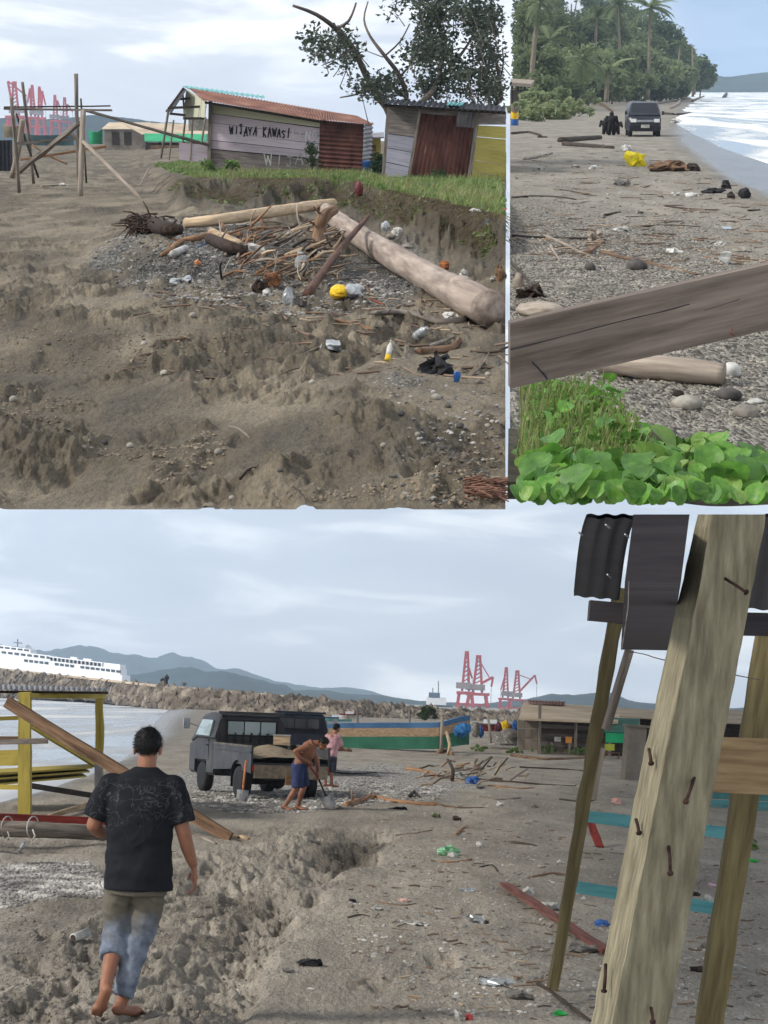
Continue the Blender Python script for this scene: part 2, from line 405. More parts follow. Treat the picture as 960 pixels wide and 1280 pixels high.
def sandmat(name, dry1, dry2, wetc, grav1, grav2, fine=1.0, roughwet=.28, gscale=9.0):
    m = bpy.data.materials.new(name); m.use_nodes = True; nt = m.node_tree; b = nt.nodes['Principled BSDF']; L = nt.links.new
    b.inputs['Specular IOR Level'].default_value = .25
    t = nt.nodes.new('ShaderNodeTexCoord'); mp = nt.nodes.new('ShaderNodeMapping'); mp.inputs['Scale'].default_value = (1, 1/KS, 1)
    L(t.outputs['Object'], mp.inputs[0])
    at = nt.nodes.new('ShaderNodeAttribute'); at.attribute_name = 'mask'; sp = nt.nodes.new('ShaderNodeSeparateColor'); L(at.outputs['Color'], sp.inputs[0])
    def noise(sc, de=5, ro=.6):
        n = nt.nodes.new('ShaderNodeTexNoise'); n.inputs['Scale'].default_value = sc; n.inputs['Detail'].default_value = de; n.inputs['Roughness'].default_value = ro
        L(mp.outputs[0], n.inputs['Vector']); return n
    def ramp(src, p0, c0, p1, c1):
        r = nt.nodes.new('ShaderNodeValToRGB'); r.color_ramp.elements[0].position = p0; r.color_ramp.elements[0].color = (*c0, 1)
        r.color_ramp.elements[1].position = p1; r.color_ramp.elements[1].color = (*c1, 1); L(src, r.inputs[0]); return r
    def mixc(f, a, c):
        x = nt.nodes.new('ShaderNodeMix'); x.data_type = 'RGBA'
        if hasattr(f, 'links'): L(f, x.inputs[0])
        else: x.inputs[0].default_value = f
        L(a, x.inputs[6]); L(c, x.inputs[7]); return x.outputs[2]
    n1 = noise(1.1, 6, .65); base = ramp(n1.outputs['Fac'], .36, dry2, .62, dry1)
    n2 = noise(34*fine, 5, .75); sp1 = ramp(n2.outputs['Fac'], .34, (.45, .45, .46), .62, (1.12, 1.1, 1.06))
    mu = nt.nodes.new('ShaderNodeMix'); mu.data_type = 'RGBA'; mu.blend_type = 'MULTIPLY'; mu.inputs[0].default_value = .75
    L(base.outputs[0], mu.inputs[6]); L(sp1.outputs[0], mu.inputs[7])
    vo = nt.nodes.new('ShaderNodeTexVoronoi'); vo.inputs['Scale'].default_value = gscale; L(mp.outputs[0], vo.inputs['Vector'])
    sv = nt.nodes.new('ShaderNodeSeparateColor'); L(vo.outputs['Color'], sv.inputs[0])
    gr = ramp(sv.outputs[0], .1, grav2, .95, grav1)
    # small scattered dark and pale bits everywhere
    c = mixc(sp.outputs[0], mu.outputs[2], gr.outputs[0])
    wc = nt.nodes.new('ShaderNodeRGB'); wc.outputs[0].default_value = (*wetc, 1)
    wmul = nt.nodes.new('ShaderNodeMix'); wmul.data_type = 'RGBA'; wmul.blend_type = 'MULTIPLY'; wmul.inputs[0].default_value = 1.0
    L(c, wmul.inputs[6]); L(wc.outputs[0], wmul.inputs[7])
    c2 = mixc(sp.outputs[1], c, wmul.outputs[2])
    L(c2, b.inputs['Base Color'])
    rr = nt.nodes.new('ShaderNodeMapRange'); rr.inputs[3].default_value = .92; rr.inputs[4].default_value = roughwet
    L(sp.outputs[2], rr.inputs[0]); L(rr.outputs[0], b.inputs['Roughness'])
    bp = nt.nodes.new('ShaderNodeBump'); bp.inputs['Strength'].default_value = .8; bp.inputs['Distance'].default_value = .09
    n3 = noise(9*fine, 6, .7); L(n3.outputs['Fac'], bp.inputs['Height'])
    bp2 = nt.nodes.new('ShaderNodeBump'); bp2.inputs['Distance'].default_value = .05; L(sp.outputs[0], bp2.inputs['Strength']); L(vo.outputs['Distance'], bp2.inputs['Height']); bp2.invert = True
    L(bp.outputs[0], bp2.inputs['Normal']); L(bp2.outputs[0], b.inputs['Normal'])
    return m
M = {}
M['wood_grey'] = wood('weathered_grey_wood', lin(150, 140, 130), lin(88, 80, 72))
M['wood_brown'] = wood('brown_wood', lin(140, 112, 88), lin(78, 58, 44))
M['wood_dark'] = wood('dark_wood', lin(84, 74, 66), lin(45, 38, 34))
M['wood_pale'] = wood('pale_driftwood', lin(205, 182, 150), lin(140, 118, 92))
M['wood_silver'] = wood('silver_driftwood', lin(168, 156, 142), lin(128, 116, 104), c3=lin(186, 168, 148), scale=4, stretch=(1.2, .2, 5))
M['wood_orange'] = wood('fresh_orange_wood', lin(172, 134, 102), lin(118, 88, 64))
M['wood_yellow'] = wood('yellow_painted_wood', lin(182, 164, 82), lin(140, 122, 60), lo=.25, hi=.5)
M['wood_red'] = wood('red_painted_wood', lin(150, 62, 52), lin(96, 42, 38))
M['log_y'] = wood('grey_log_bark', lin(170, 156, 144), lin(124, 110, 100), stretch=(16, .10, 16), scale=1.6, c3=lin(180, 164, 146), bump=.6, gs=2.5)
M['log_x'] = wood('peeled_log', lin(206, 184, 154), lin(164, 142, 114), stretch=(.25, .3, 6), scale=3)
M['bark'] = wood('grey_bark', lin(112, 100, 88), lin(60, 52, 46), stretch=(2, 2, .5))
M['root'] = mat('dark_fibrous_root', lin(72, 54, 42), lin(28, 20, 16), scale=14, bump=.9, bdist=.03)
M['rust'] = mat('rusty_sheet', lin(124, 82, 70), lin(78, 46, 42), scale=2.2, rough=.85, bump=.1, stretch=(1, 1, .4), c3=lin(168, 150, 140))
M['rust_roof'] = mat('rusty_roof_sheet', lin(150, 108, 90), lin(104, 62, 50), scale=1.2, rough=.8, bump=.1, c3=lin(176, 170, 166))
M['zinc'] = mat('zinc_sheet', lin(150, 148, 150), lin(104, 100, 102), scale=1.5, rough=.5, bump=.05, metal=.3)
M['dark_sheet'] = mat('dark_sheet', lin(52, 54, 60), lin(34, 35, 40), scale=2, rough=.6, bump=.1)
M['black'] = mat('black_rubber', (.018, .018, .02), (.01, .01, .011), scale=6, rough=.7, bump=.05)
M['white'] = mat('white_plastic', lin(204, 202, 196), lin(150, 148, 142), scale=5, rough=.5, bump=.1)
M['clear'] = mat('cloudy_plastic', lin(176, 180, 182), lin(128, 132, 134), scale=7, rough=.25, bump=.2, spec=.6)
M['yellow_pl'] = mat('yellow_plastic', lin(232, 196, 40), lin(206, 160, 24), scale=6, rough=.45, bump=.1)
M['blue_pl'] = mat('blue_plastic', lin(60, 110, 180), lin(40, 80, 140), scale=6, rough=.5, bump=.1)
M['green_pl'] = mat('green_plastic', lin(60, 190, 90), lin(40, 150, 70), scale=6, rough=.5, bump=.1)
M['cloth_grey'] = mat('dirty_grey_cloth', lin(150, 146, 140), lin(86, 82, 78), scale=10, rough=.95, bump=.6)
M['cloth_black'] = mat('wet_black_cloth', lin(48, 48, 50), lin(22, 22, 24), scale=10, rough=.8, bump=.7)
M['stone'] = mat('beach_stone', lin(168, 162, 150), lin(112, 106, 98), scale=5, rough=.85, bump=.2)
M['stone_dark'] = mat('dark_stone', lin(98, 94, 90), lin(62, 58, 56), scale=5, rough=.85, bump=.2)
# ------------------------------------------------------------------ ground sheets
def plane_pts(p, U, V):
    m = MF[p].T; cx, cy = (U-CX)/F, (CY-V)/F
    d = [m[i, 0]*cx+m[i, 1]*cy-m[i, 2] for i in range(3)]
    t = HE[p]/np.maximum(-d[2], 1e-6)
    return d[0]*t, d[1]*t
def hor(p, u): return PAN[p][0]+(PAN[p][1]-PAN[p][0])*u/960.0
def sheet(name, p, us, offs, hf, m, maskf=None, vmax=None, z0=None, smooth=True):
    U, O = np.meshgrid(us, offs); V = hor(p, U)+O
    if vmax is not None: V = np.minimum(V, vmax)
    x, y = plane_pts(p, U, V)
    z = hf(x, y) if hf is not None else np.full_like(x, z0)
    nr, nc = U.shape
    me = bpy.data.meshes.new(name)
    i = np.arange(nr*nc).reshape(nr, nc)
    q = np.stack([i[:-1, :-1], i[1:, :-1], i[1:, 1:], i[:-1, 1:]], -1).reshape(-1, 4)
    me.vertices.add(nr*nc); me.vertices.foreach_set('co', np.stack([x, y, z], -1).reshape(-1).astype(np.float32))
    me.loops.add(q.size); me.loops.foreach_set('vertex_index', q.reshape(-1).astype(np.int32))
    me.polygons.add(len(q)); me.polygons.foreach_set('loop_start', np.arange(0, q.size, 4, dtype=np.int32))
    me.polygons.foreach_set('use_smooth', np.ones(len(q), dtype=bool)); me.update(calc_edges=True); me.validate()
    if maskf is not None:
        g, w, s = maskf(x, y, U, V, z)
        c = np.stack([g, w, s, np.ones_like(g)], -1).reshape(-1).astype(np.float32)
        a = me.color_attributes.new('mask', 'FLOAT_COLOR', 'POINT'); a.data.foreach_set('color', c)
    o = bpy.data.objects.new(name, me); COL.objects.link(o); o.matrix_world = PM[p]; me.materials.append(m); o['kind'] = 'structure'
    return o
def offsets(a, b, n, near=1.4):
    # denser rows far away in depth, even rows near
    far = np.geomspace(a, 40, 60, endpoint=False) if a < 40 else np.array([])
    return np.concatenate([far, np.arange(40, b+near, near)])
def maskA(x, y, u, v, z):
    n = fbm(x*.9, y/KS*.9, 4, 61)
    n = fbm(x*1.4, y/KS*1.6, 5, 61, .65)
    g = ss(.0, 1.1, 1.0-((u-250)/150)**2-((v-338)/46)**2+(n-.5)*2.4)*.85
    g = np.maximum(g, .8*ss(.1, .8, 1.0-((u-470)/110)**2-((v-345)/40)**2+(n-.5)*1.6))
    g = np.maximum(g, .55*ss(.58, .72, n)*ss(430, 500, u)*ss(420, 480, v))
    w = ss(.46, .64, fbm(x*.7, y/KS*1.0, 4, 62))*.75
    w = np.maximum(w, .9*ss(.44, .60, fbm(x*.9+7, y/KS*1.5, 4, 37, .6))*ss(.38, .6, fbm(x*4, y/KS*5, 4, 66)))
    bank = ss(.04, .3, z)*ss(300, 150, v-(u-400)*.25)*(u > 165)
    vb = np.interp(u, [150, 185, 230, 330, 400, 450, 500, 560, 640], [205, 222, 262, 266, 262, 276, 300, 320, 350])
    soil = ss(26, 6, np.abs(v-vb+6))*ss(175, 235, u)
    w = np.maximum(w, soil)
    return g*(1-soil), w, w*.25
def maskB(x, y, u, v, z):
    n = fbm(x*.9, y/KS*.9, 4, 63)
    g = ss(230, 300, v+(n-.5)*90-(u-700)*.18)*.95
    g = np.maximum(g, .5*ss(.5, .65, n)*ss(150, 200, v))
    w = ss(-4, 30, u-wetB(v)+12*(fbm(u*.05, v*.15, 2, 6)-.5))
    g = g*(1-w)
    return g, w, w
def maskC(x, y, u, v, z):
    n = fbm(x*.9, y/KS*.9, 4, 64)
    g = ss(.2, .8, 1.15-((u-400)/230)**2-((v-980)/30)**2+(n-.5)*1.2)*.95
    g = np.maximum(g, .95*ss(.2, .8, 1.1-((u-60)/95)**2-((v-1098)/26)**2+(n-.5)*1.2))
    g = np.maximum(g, .5*ss(.5, .7, n)*ss(960, 930, v))
    e = edgeC(v)+30*(fbm(x*1.3, y/KS*1.4, 3, 41)-.5)
    pit = ss(0, 1, 1.2-((u-445)/62)**2-((v-1060)/24)**2)*ss(0, 16, e-u)
    w = np.maximum(pit, .55*ss(.5, .66, fbm(x*1.4, y/KS*1.8, 4, 65))*ss(0, 20, e-u)*ss(1020, 1040, v))
    w = np.maximum(w, .26*ss(.5, .68, fbm(x*.5, y/KS*.5, 4, 67)))
    s = ss(60, -10, u-seaC(v)+10*(n-.5))
    w = np.maximum(w, .6*s)
    return g*(1-s), w, s*.95
M['sandA'] = sandmat('damp_brown_sand', lin(142, 131, 112), lin(108, 100, 86), (.42, .41, .39), lin(150, 148, 142), lin(58, 58, 58), 1.0, .6, 42)
M['sandB'] = sandmat('grey_beach_sand', lin(158, 152, 140), lin(128, 122, 112), (.50, .54, .58), lin(164, 158, 146), lin(70, 66, 60), 1.0, .18, 34)
M['sandC'] = sandmat('dry_grey_sand', lin(178, 170, 157), lin(148, 141, 130), (.36, .35, .34), lin(206, 202, 196), lin(96, 95, 93), 1.0, .2, 26)
sheet('upper_beach_sand', 'A', np.concatenate([np.arange(-150, 0, 6), np.arange(0, 632.1, 1.3)]), offsets(14, 469, 0, 1.25), hA, M['sandA'], maskA, vmax=636)
sheet('palm_beach_sand', 'B', np.concatenate([np.arange(637.5, 960, 1.6), np.arange(960, 1150, 6)]), offsets(2.8, 470, 0, 1.6), hB, M['sandB'], maskB)
sheet('lower_beach_sand', 'C', np.concatenate([np.arange(-400, 0, 10), np.arange(0, 960, 1.4), np.arange(960, 1400, 10)]), np.concatenate([offsets(.25, 425, 0, 1.3), np.arange(430, 900, 20)]), hC, M['sandC'], maskC)

# ------------------------------------------------------------------ water
def seamat(name, water, foam, lo, hi, sc, sy):
    m = bpy.data.materials.new(name); m.use_nodes = True; nt = m.node_tree; b = nt.nodes['Principled BSDF']; L = nt.links.new
    t = nt.nodes.new('ShaderNodeTexCoord'); mp = nt.nodes.new('ShaderNodeMapping'); mp.inputs['Scale'].default_value = (sc, sy, 1); L(t.outputs['Object'], mp.inputs[0])
    n = nt.nodes.new('ShaderNodeTexNoise'); n.inputs['Scale'].default_value = 1; n.inputs['Detail'].default_value = 8; n.inputs['Roughness'].default_value = .6; n.inputs['Distortion'].default_value = .8
    L(mp.outputs[0], n.inputs['Vector'])
    r = nt.nodes.new('ShaderNodeValToRGB'); r.color_ramp.elements[0].position = lo; r.color_ramp.elements[0].color = (*water, 1)
    r.color_ramp.elements[1].position = hi; r.color_ramp.elements[1].color = (*foam, 1); L(n.outputs['Fac'], r.inputs[0]); L(r.outputs[0], b.inputs['Base Color'])
    r2 = nt.nodes.new('ShaderNodeMapRange'); r2.inputs[1].default_value = lo; r2.inputs[2].default_value = hi; r2.inputs[3].default_value = .16; r2.inputs[4].default_value = .9
    L(n.outputs['Fac'], r2.inputs[0]); L(r2.outputs[0], b.inputs['Roughness'])
    bp = nt.nodes.new('ShaderNodeBump'); bp.inputs['Strength'].default_value = .4; bp.inputs['Distance'].default_value = .15
    n2 = nt.nodes.new('ShaderNodeTexNoise'); n2.inputs['Scale'].default_value = 4; n2.inputs['Detail'].default_value = 5; L(mp.outputs[0], n2.inputs['Vector']); L(n2.outputs['Fac'], bp.inputs['Height']); L(bp.outputs[0], b.inputs['Normal'])
    return m
M['seaB'] = seamat('surf_water', lin(150, 160, 162), lin(236, 238, 238), .43, .56, .16, .03)
M['seaC'] = seamat('cove_water', lin(150, 158, 164), lin(226, 228, 230), .44, .62, .16, .02)
def wav(p, zb, amp, fx, fy):
    return lambda x, y: zb+amp*(ridge(x*fx, y*fy, 3, 77)-.5)
sheet('sea_beyond_palm_beach', 'B', np.concatenate([np.arange(800, 970, 3), np.arange(970, 1400, 20)]), np.geomspace(2.4, 180, 160), wav('B', -.06, .10, .12, .05), M['seaB'])
sheet('cove_water', 'C', np.concatenate([np.arange(-400, 0, 12), np.arange(0, 340, 4)]), np.geomspace(3.5, 172, 150), wav('C', -.27, .05, .3, .08), M['seaC'])

# ------------------------------------------------------------------ hills
def hills(name, p, pts, d, dep, m, low=-4, seed=3):
    # a ridge whose crest is seen along the given photo pixels; broad body, real slopes
    us = np.arange(pts[0][0], pts[-1][0]+.1, 4.0)
    cr_ = np.interp(us, [q[0] for q in pts], [q[1] for q in pts]) + 3*(fbm(us*.05, us*0+seed, 4, seed)-.5)
    mb = MB(); rows = 14; V = []
    for j in range(rows):
        q = j/(rows-1)
        for i, u in enumerate(us):
            top = P(p, u, cr_[i], d); 
            prof = math.sin(min(q*1.35, 1)*math.pi/2) if q < .75 else 1-(q-.75)*2.4
            dd = d-dep*(1-q/.741) if q < .741 else d+dep*(q-.741)*3
            r_ = (fbm(np.array([u*.045+j*.3]), np.array([q*5+seed]), 4, seed+5)[0]-.5)*.32*(1-abs(2*q-1)**2)
            zz = low+(top[2]-low)*max(0, min(1.02, prof+r_*(1 if q < .72 else 0)))
            V.append([top[0]*dd/d, dd, zz])
    n = len(us); f = [[j*n+i, j*n+i+1, (j+1)*n+i+1, (j+1)*n+i] for j in range(rows-1) for i in range(n-1)]
    mb.add(V, f)
    o = bpy.data.objects.new(name, mesh_from(name, mb, True)); COL.objects.link(o); o.data.materials.append(m); o.matrix_world = PM[p]; o['kind'] = 'structure'
    return o
M['forest_hill'] = mat('forested_hill', (.045, .07, .065), (.022, .036, .036), scale=.02, rough=1, bump=0, spec=0)
hills('far_mountains', 'C', [(-200, 830), (-60, 812), (0, 806), (20, 808), (60, 812), (110, 809), (150, 815), (195, 822), (215, 818), (240, 822), (265, 834), (300, 838), (340, 850), (400, 860), (430, 858), (470, 866), (520, 880), (600, 890), (700, 888), (830, 892), (1200, 900)], 4300, 900, M['forest_hill'], -8, 3)
hills('coastal_hills', 'C', [(90, 862), (150, 848), (200, 838), (240, 836), (275, 838), (310, 844), (330, 850), (352, 854), (368, 862), (400, 862), (440, 868), (480, 870), (520, 876), (560, 878), (600, 880), (660, 874), (690, 868), (715, 868), (745, 865), (765, 868), (785, 876), (820, 880), (860, 886), (950, 884), (1100, 888), (1300, 892)], 2500, 600, M['forest_hill'], -8, 9)
hills('hills_behind_upper_beach', 'A', [(-150, 140), (-40, 146), (10, 148), (60, 150), (100, 146), (125, 143), (150, 146), (175, 150), (205, 153), (240, 156), (270, 160), (330, 164)], 1650, 300, M['forest_hill'], -6, 15)
hills('headland', 'B', [(862, 108), (885, 96), (900, 93), (915, 96), (930, 95), (945, 93), (960, 90), (1000, 88), (1060, 95), (1150, 100)], 1900, 200, M['forest_hill'], -4, 21)
# ================================================================== shared builders
def px2m(p, d, n): return n*d/F
def stick(name, p, pts, wpx, m, label, cat='driftwood', group=None, n=8, lift=.5, jit=.06, w1=None, raised=None, sub=3, parent=None, twigs=0):
    # a branch lying along photo pixels; thickness in photo pixels
    W = []; rad = []
    k = len(pts)
    for i, q in enumerate(pts):
        g = S(p, q[0], q[1]); 
        wp = wpx+((w1 if w1 is not None else wpx)-wpx)*i/max(1, k-1)
        r = px2m(p, g[1], wp)/2
        up = q[2] if len(q) > 2 else 0
        if up: g = P(p, q[0], q[1], S(p, q[0], q[1]+up)[1])
        else: g = g+np.array([0, 0, r*lift])
        W.append(g); rad.append(r)
    mb = MB(); mb.tube(W, rad, n, jit=jit, sub=sub)
    for t in range(twigs):
        i = rng.integers(0, k-1); q = rng.random(); c = W[i]*(1-q)+W[i+1]*q; r = rad[i]*.45
        dv = rng.normal(0, 1, 3); dv[2] = abs(dv[2]); L_ = np.linalg.norm(W[-1]-W[0])*.12
        mb.tube([c, c+unit(dv)*L_*.6, c+unit(dv+rng.normal(0, .3, 3))*L_], [r, r*.7, r*.3], 6)
    if parent is not None: return part(name, mb, m, parent, smooth=True)
    return single(name, mb, m, p, label, cat, group, smooth=True)
def plank(name, p, a, b, wpx, m, label, cat='plank', t=.25, group=None, lift=0, parent=None, w1=None):
    A_, B_ = S(p, *a[:2]), S(p, *b[:2])
    if len(a) > 2: A_ = P(p, a[0], a[1], S(p, a[0], a[1]+a[2])[1])
    if len(b) > 2: B_ = P(p, b[0], b[1], S(p, b[0], b[1]+b[2])[1])
    w = px2m(p, (A_[1]+B_[1])/2, wpx)
    o = np.array([0, 0, w*t*.4+lift])
    mb = MB(); mb.beam(A_+o, B_+o, w, w*t, seg=6, jit=w*.03, w1=w1)
    if parent is not None: return part(name, mb, m, parent)
    return single(name, mb, m, p, label, cat, group)
def lump(name, p, px, py, wpx, hpx, m, label, cat, amp=.35, fr=2.0, n=3, seed=None, group=None, flat=-.45, smooth=False):
    # crumpled bag, cloth, stone: base seen at (px,py)
    g = S(p, px, py); w = px2m(p, g[1], wpx)/2; h = px2m(p, g[1], hpx)
    mb = MB(); sd = seed if seed is not None else int(px+py)
    if not smooth: amp, fr = min(amp*1.7, .85), fr*1.5
    mb.blob(g+np.array([0, w*.6, h*.35]), (w, w*1.0, h*.68), n, amp, fr, sd, flat*h)
    if not smooth:                       # crumple: random folds pulled out of the outline
        v = mb.v[0]; c0 = v.mean(0); r_ = np.random.default_rng(sd)
        for k_ in range(7):
            dv = unit(r_.normal(0, 1, 3)); s_ = (v-c0) @ dv/(w+h); v += dv*(.22*w*np.sin(s_*r_.uniform(6, 14)+r_.uniform(0, 6)))[:, None]*np.array([1, 1, .5])
    return single(name, mb, m, p, label, cat, group, smooth=smooth)
def bottle(p, px, py, lpx, tilt, rz, body, cap, band, label, rel=.26, group=None):
    g = S(p, px, py); L_ = px2m(p, g[1], lpx); r = L_*rel/2
    t = thing('bottle', label, 'bottle', p, g+np.array([0, 0, r*.6]), 0, group)
    ax = np.array([math.sin(rz)*math.sin(tilt), math.cos(rz)*math.sin(tilt), math.cos(tilt)])
    mb = MB(); mb.lathe([(r*.8, 0), (r, L_*.05), (r, L_*.28)], 14, ax); part('bottle_base', mb, band, t, False, True)
    mb = MB(); mb.lathe([(r*1.0, L_*.28), (r*.94, L_*.45), (r, L_*.62), (r*.8, L_*.74), (r*.4, L_*.86), (r*.38, L_*.9)], 14, ax); part('bottle_body', mb, body, t, False, True)
    mb = MB(); mb.lathe([(r*.42, L_*.9), (r*.42, L_), (r*.3, L_*1.005)], 12, ax); part('cap', mb, cap, t, False, True)
    return t
def leaves_mb(centres, rad, per, size, aspect=.5, seed=0, squash=.8, up=.0):
    # many small folded leaf faces around clump centres
    r_ = np.random.default_rng(seed); C_ = np.repeat(np.asarray(centres), per, 0); n = len(C_)
    rad = np.repeat(np.broadcast_to(np.asarray(rad, float), (len(centres),)), per)
    d = r_.normal(0, 1, (n, 3)); d /= np.linalg.norm(d, axis=1)[:, None]; d *= (r_.random(n)**.5*rad)[:, None]; d[:, 2] *= squash
    c = C_+d
    a = r_.normal(0, 1, (n, 3)); a[:, 2] = a[:, 2]*.6+up; a /= np.linalg.norm(a, axis=1)[:, None]
    b = np.cross(a, r_.normal(0, 1, (n, 3))); b /= np.linalg.norm(b, axis=1)[:, None]
    nn = np.cross(a, b); s = size*(.6+.8*r_.random(n))[:, None]
    v = np.stack([c-a*s*.5, c+b*s*aspect*.5+nn*s*.12, c+a*s*.5, c-b*s*aspect*.5+nn*s*.12], 1).reshape(-1, 3)
    f = np.arange(n*4).reshape(n, 4)
    f = np.concatenate([f[:, [0, 1, 2]], f[:, [0, 2, 3]]])
    mb = MB(); mb.v = [v]; mb.f = f.tolist(); mb.n = len(v); return mb
def wallquad(p, px4, ds):     # TL,TR,BR,BL pixels; depths for left, right
    dl, dr = ds
    return [P(p, *px4[0], dl), P(p, *px4[1], dr), P(p, *px4[2], dr), P(p, *px4[3], dl)]
def lerp(a, b, t): return np.asarray(a)*(1-t)+np.asarray(b)*t
def planks_h(parent, c4, n, mats, t=.03, gap=.03, jit=.015, f0=0, f1=1):     # horizontal boards, each an object
    for i in range(n):
        a = f0+(f1-f0)*(i+gap/2)/n; b = f0+(f1-f0)*(i+1-gap/2)/n
        j = rng.normal(0, jit/n, 4)
        q = [lerp(c4[0], c4[3], a+j[0]), lerp(c4[1], c4[2], a+j[1]), lerp(c4[1], c4[2], b+j[2]), lerp(c4[0], c4[3], b+j[3])]
        nrm = unit(np.cross(q[1]-q[0], q[3]-q[0]))*rng.uniform(-.012, .012)
        mb = MB(); mb.slab([x+nrm for x in q], t); part('plank', mb, mats[i % len(mats)] if isinstance(mats, list) else mats, parent)
def planks_v(parent, c4, n, mats, t=.03, gap=.04, jit=.01):
    for i in range(n):
        a = (i+gap/2)/n; b = (i+1-gap/2)/n
        q = [lerp(c4[0], c4[1], a), lerp(c4[0], c4[1], b), lerp(c4[3], c4[2], b), lerp(c4[3], c4[2], a)]
        nrm = unit(np.cross(q[1]-q[0], q[3]-q[0]))*rng.uniform(-.012, .012)
        mb = MB(); mb.slab([q[3]+nrm, q[0]+nrm, q[1]+nrm, q[2]+nrm], t); part('plank', mb, mats[i % len(mats)] if isinstance(mats, list) else mats, parent)
LET = {'W': [[(0, 1), (.22, 0), (.5, .75), (.78, 0), (1, 1)]], 'I': [[(.5, 1), (.5, 0)]], 'J': [[(.2, 1), (.9, 1)], [(.65, 1), (.65, .2), (.45, 0), (.15, .15)]],
       'A': [[(0, 0), (.5, 1), (1, 0)], [(.2, .38), (.8, .38)]], 'Y': [[(0, 1), (.5, .5), (1, 1)], [(.5, .5), (.45, 0)]], 'K': [[(.1, 1), (.1, 0)], [(.9, 1), (.1, .45), (.95, 0)]],
       'S': [[(.9, .9), (.4, 1), (.1, .75), (.8, .35), (.6, 0), (.05, .1)]], 'L': [[(.1, 1), (.1, 0), (.8, 0)]], 'E': [[(.85, 1), (.1, 1), (.1, 0), (.85, 0)], [(.1, .5), (.7, .5)]],
       'N': [[(.05, 0), (.05, 1), (.9, 0), (.9, 1)]], 'G': [[(.9, .85), (.5, 1), (.1, .5), (.5, 0), (.9, .2), (.9, .45), (.6, .45)]], ' ': []}
def writing(parent, p, text, x0, y0, x1, y1, hpx, d, m, wpx=1.6, name='lettering'):
    # hand-painted strokes along a base line in photo pixels, lying on a wall at depth d
    n = len(text)
    for i, ch in enumerate(text):
        mb = MB()
        bx = x0+(x1-x0)*i/n; by = y0+(y1-y0)*i/n; cw = (x1-x0)/n*.72
        dy = rng.normal(0, .9); hs = hpx*rng.uniform(.8, 1.15); sl_ = rng.normal(.02, .05)
        for st in LET[ch]:
            pp = [P(p, bx+q[0]*cw+q[1]*hs*sl_+rng.normal(0, .3), by+dy-q[1]*hs+rng.normal(0, .35), d(bx+q[0]*cw)) for q in st]; dm = d(bx)
            for a, b in zip(pp[:-1], pp[1:]):
                w = px2m(p, dm, wpx); e = unit(b-a)*w*.4; mb.slab([a-e+np.cross(unit(b-a), [0, 1, 0])*w/2, b+e+np.cross(unit(b-a), [0, 1, 0])*w/2, b+e-np.cross(unit(b-a), [0, 1, 0])*w/2, a-e-np.cross(unit(b-a), [0, 1, 0])*w/2], .006)
        if mb.n: part(name, mb, m, parent)

# harbour crane: portal legs, slewing house, mast, two-part boom
M['crane_red'] = mat('crane_red', lin(196, 44, 38), lin(160, 34, 30), scale=.2, rough=.6, bump=0)
M['crane_grey'] = mat('crane_grey_house', lin(150, 138, 136), lin(120, 108, 106), scale=.2, rough=.6, bump=0)
def crane(p, px, pybase, pytop, d, label, boom, wide, side=1, group='red harbour cranes'):
    base = P(p, px, pybase, d); Hh = px2m(p, d, pybase-pytop); w = px2m(p, d, wide)
    t = thing('harbour_crane', label, 'crane', p, base, 0, group)
    bw = max(w*.06, Hh*.026)
    for sx in (-1, 1):
        for sy in (-1, 1):
            mb = MB(); mb.beam((sx*w*.42, sy*w*.4, -2), (sx*w*.3, sy*w*.3, Hh*.30), bw*1.7); part('leg', mb, M['crane_red'], t, False)
    for sy in (-1, 1):
        mb = MB(); mb.beam((-w*.40, sy*w*.35, Hh*.13), (w*.40, sy*w*.35, Hh*.13), bw*1.3); part('tie_beam', mb, M['crane_red'], t, False)
    mb = MB(); mb.box((0, 0, Hh*.31), (w*.85, w*.8, Hh*.05))
    part('portal_frame', mb, M['crane_red'], t, False)
    mb = MB(); mb.box((side*-w*.1, 0, Hh*.43), (w*.72, w*.5, Hh*.10)); part('machine_house', mb, M['crane_grey'], t, False)
    mb = MB()
    for sx in (-1, 1):
        mb.beam((sx*w*.17, 0, Hh*.34), (sx*w*.05, 0, Hh*.96), bw*1.5)
    for q in np.linspace(.5, .93, 7): mb.beam((-w*.13*(1.3-q), 0, Hh*q), (w*.13*(1.3-q), 0, Hh*(q+.05)), bw*.8)
    mb.box((0, 0, Hh*.965), (w*.2, w*.18, Hh*.06))
    part('mast', mb, M['crane_red'], t, False)
    mb = MB(); a = np.array([side*w*.12, 0, Hh*.5])
    q1 = np.array([side*w*boom[0], 0, Hh*boom[1]]); q2 = np.array([side*w*boom[2], 0, Hh*boom[3]])
    mb.beam(a, q1, bw*1.6); mb.beam(q1, q2, bw*1.2); mb.beam((side*w*.03, 0, Hh*.9), lerp(a, q1, .75), bw*.7)
    part('boom', mb, M['crane_red'], t, False)
    mb = MB(); mb.tube([q2, q2-np.array([0, 0, Hh*.3])], bw*.15, 5); part('hoist_rope', mb, M['wood_dark'], t, False)
    return t

# ================================================================== upper beach (photograph top left)
p = 'A'
crane(p, 20, 166, 104, 1300, 'red harbour crane with bent boom at far left, above the pole frame', (.3, 1.0, -.55, .72), 26, -1)
crane(p, 42, 166, 108, 1330, 'red harbour crane second from the left behind the pole frame', (.2, .92, .42, .62), 15, -1)
crane(p, 51, 166, 110, 1360, 'red harbour crane beside the second one behind the pole frame', (.25, .90, .5, .6), 14, 1)
crane(p, 70, 166, 120, 1400, 'thin red harbour crane left of the tall pole', (.2, .85, .45, .6), 15, 1)
crane(p, 82, 166, 123, 1420, 'thin red harbour crane closest to the tall pole', (.2, .8, .55, .58), 17, 1)

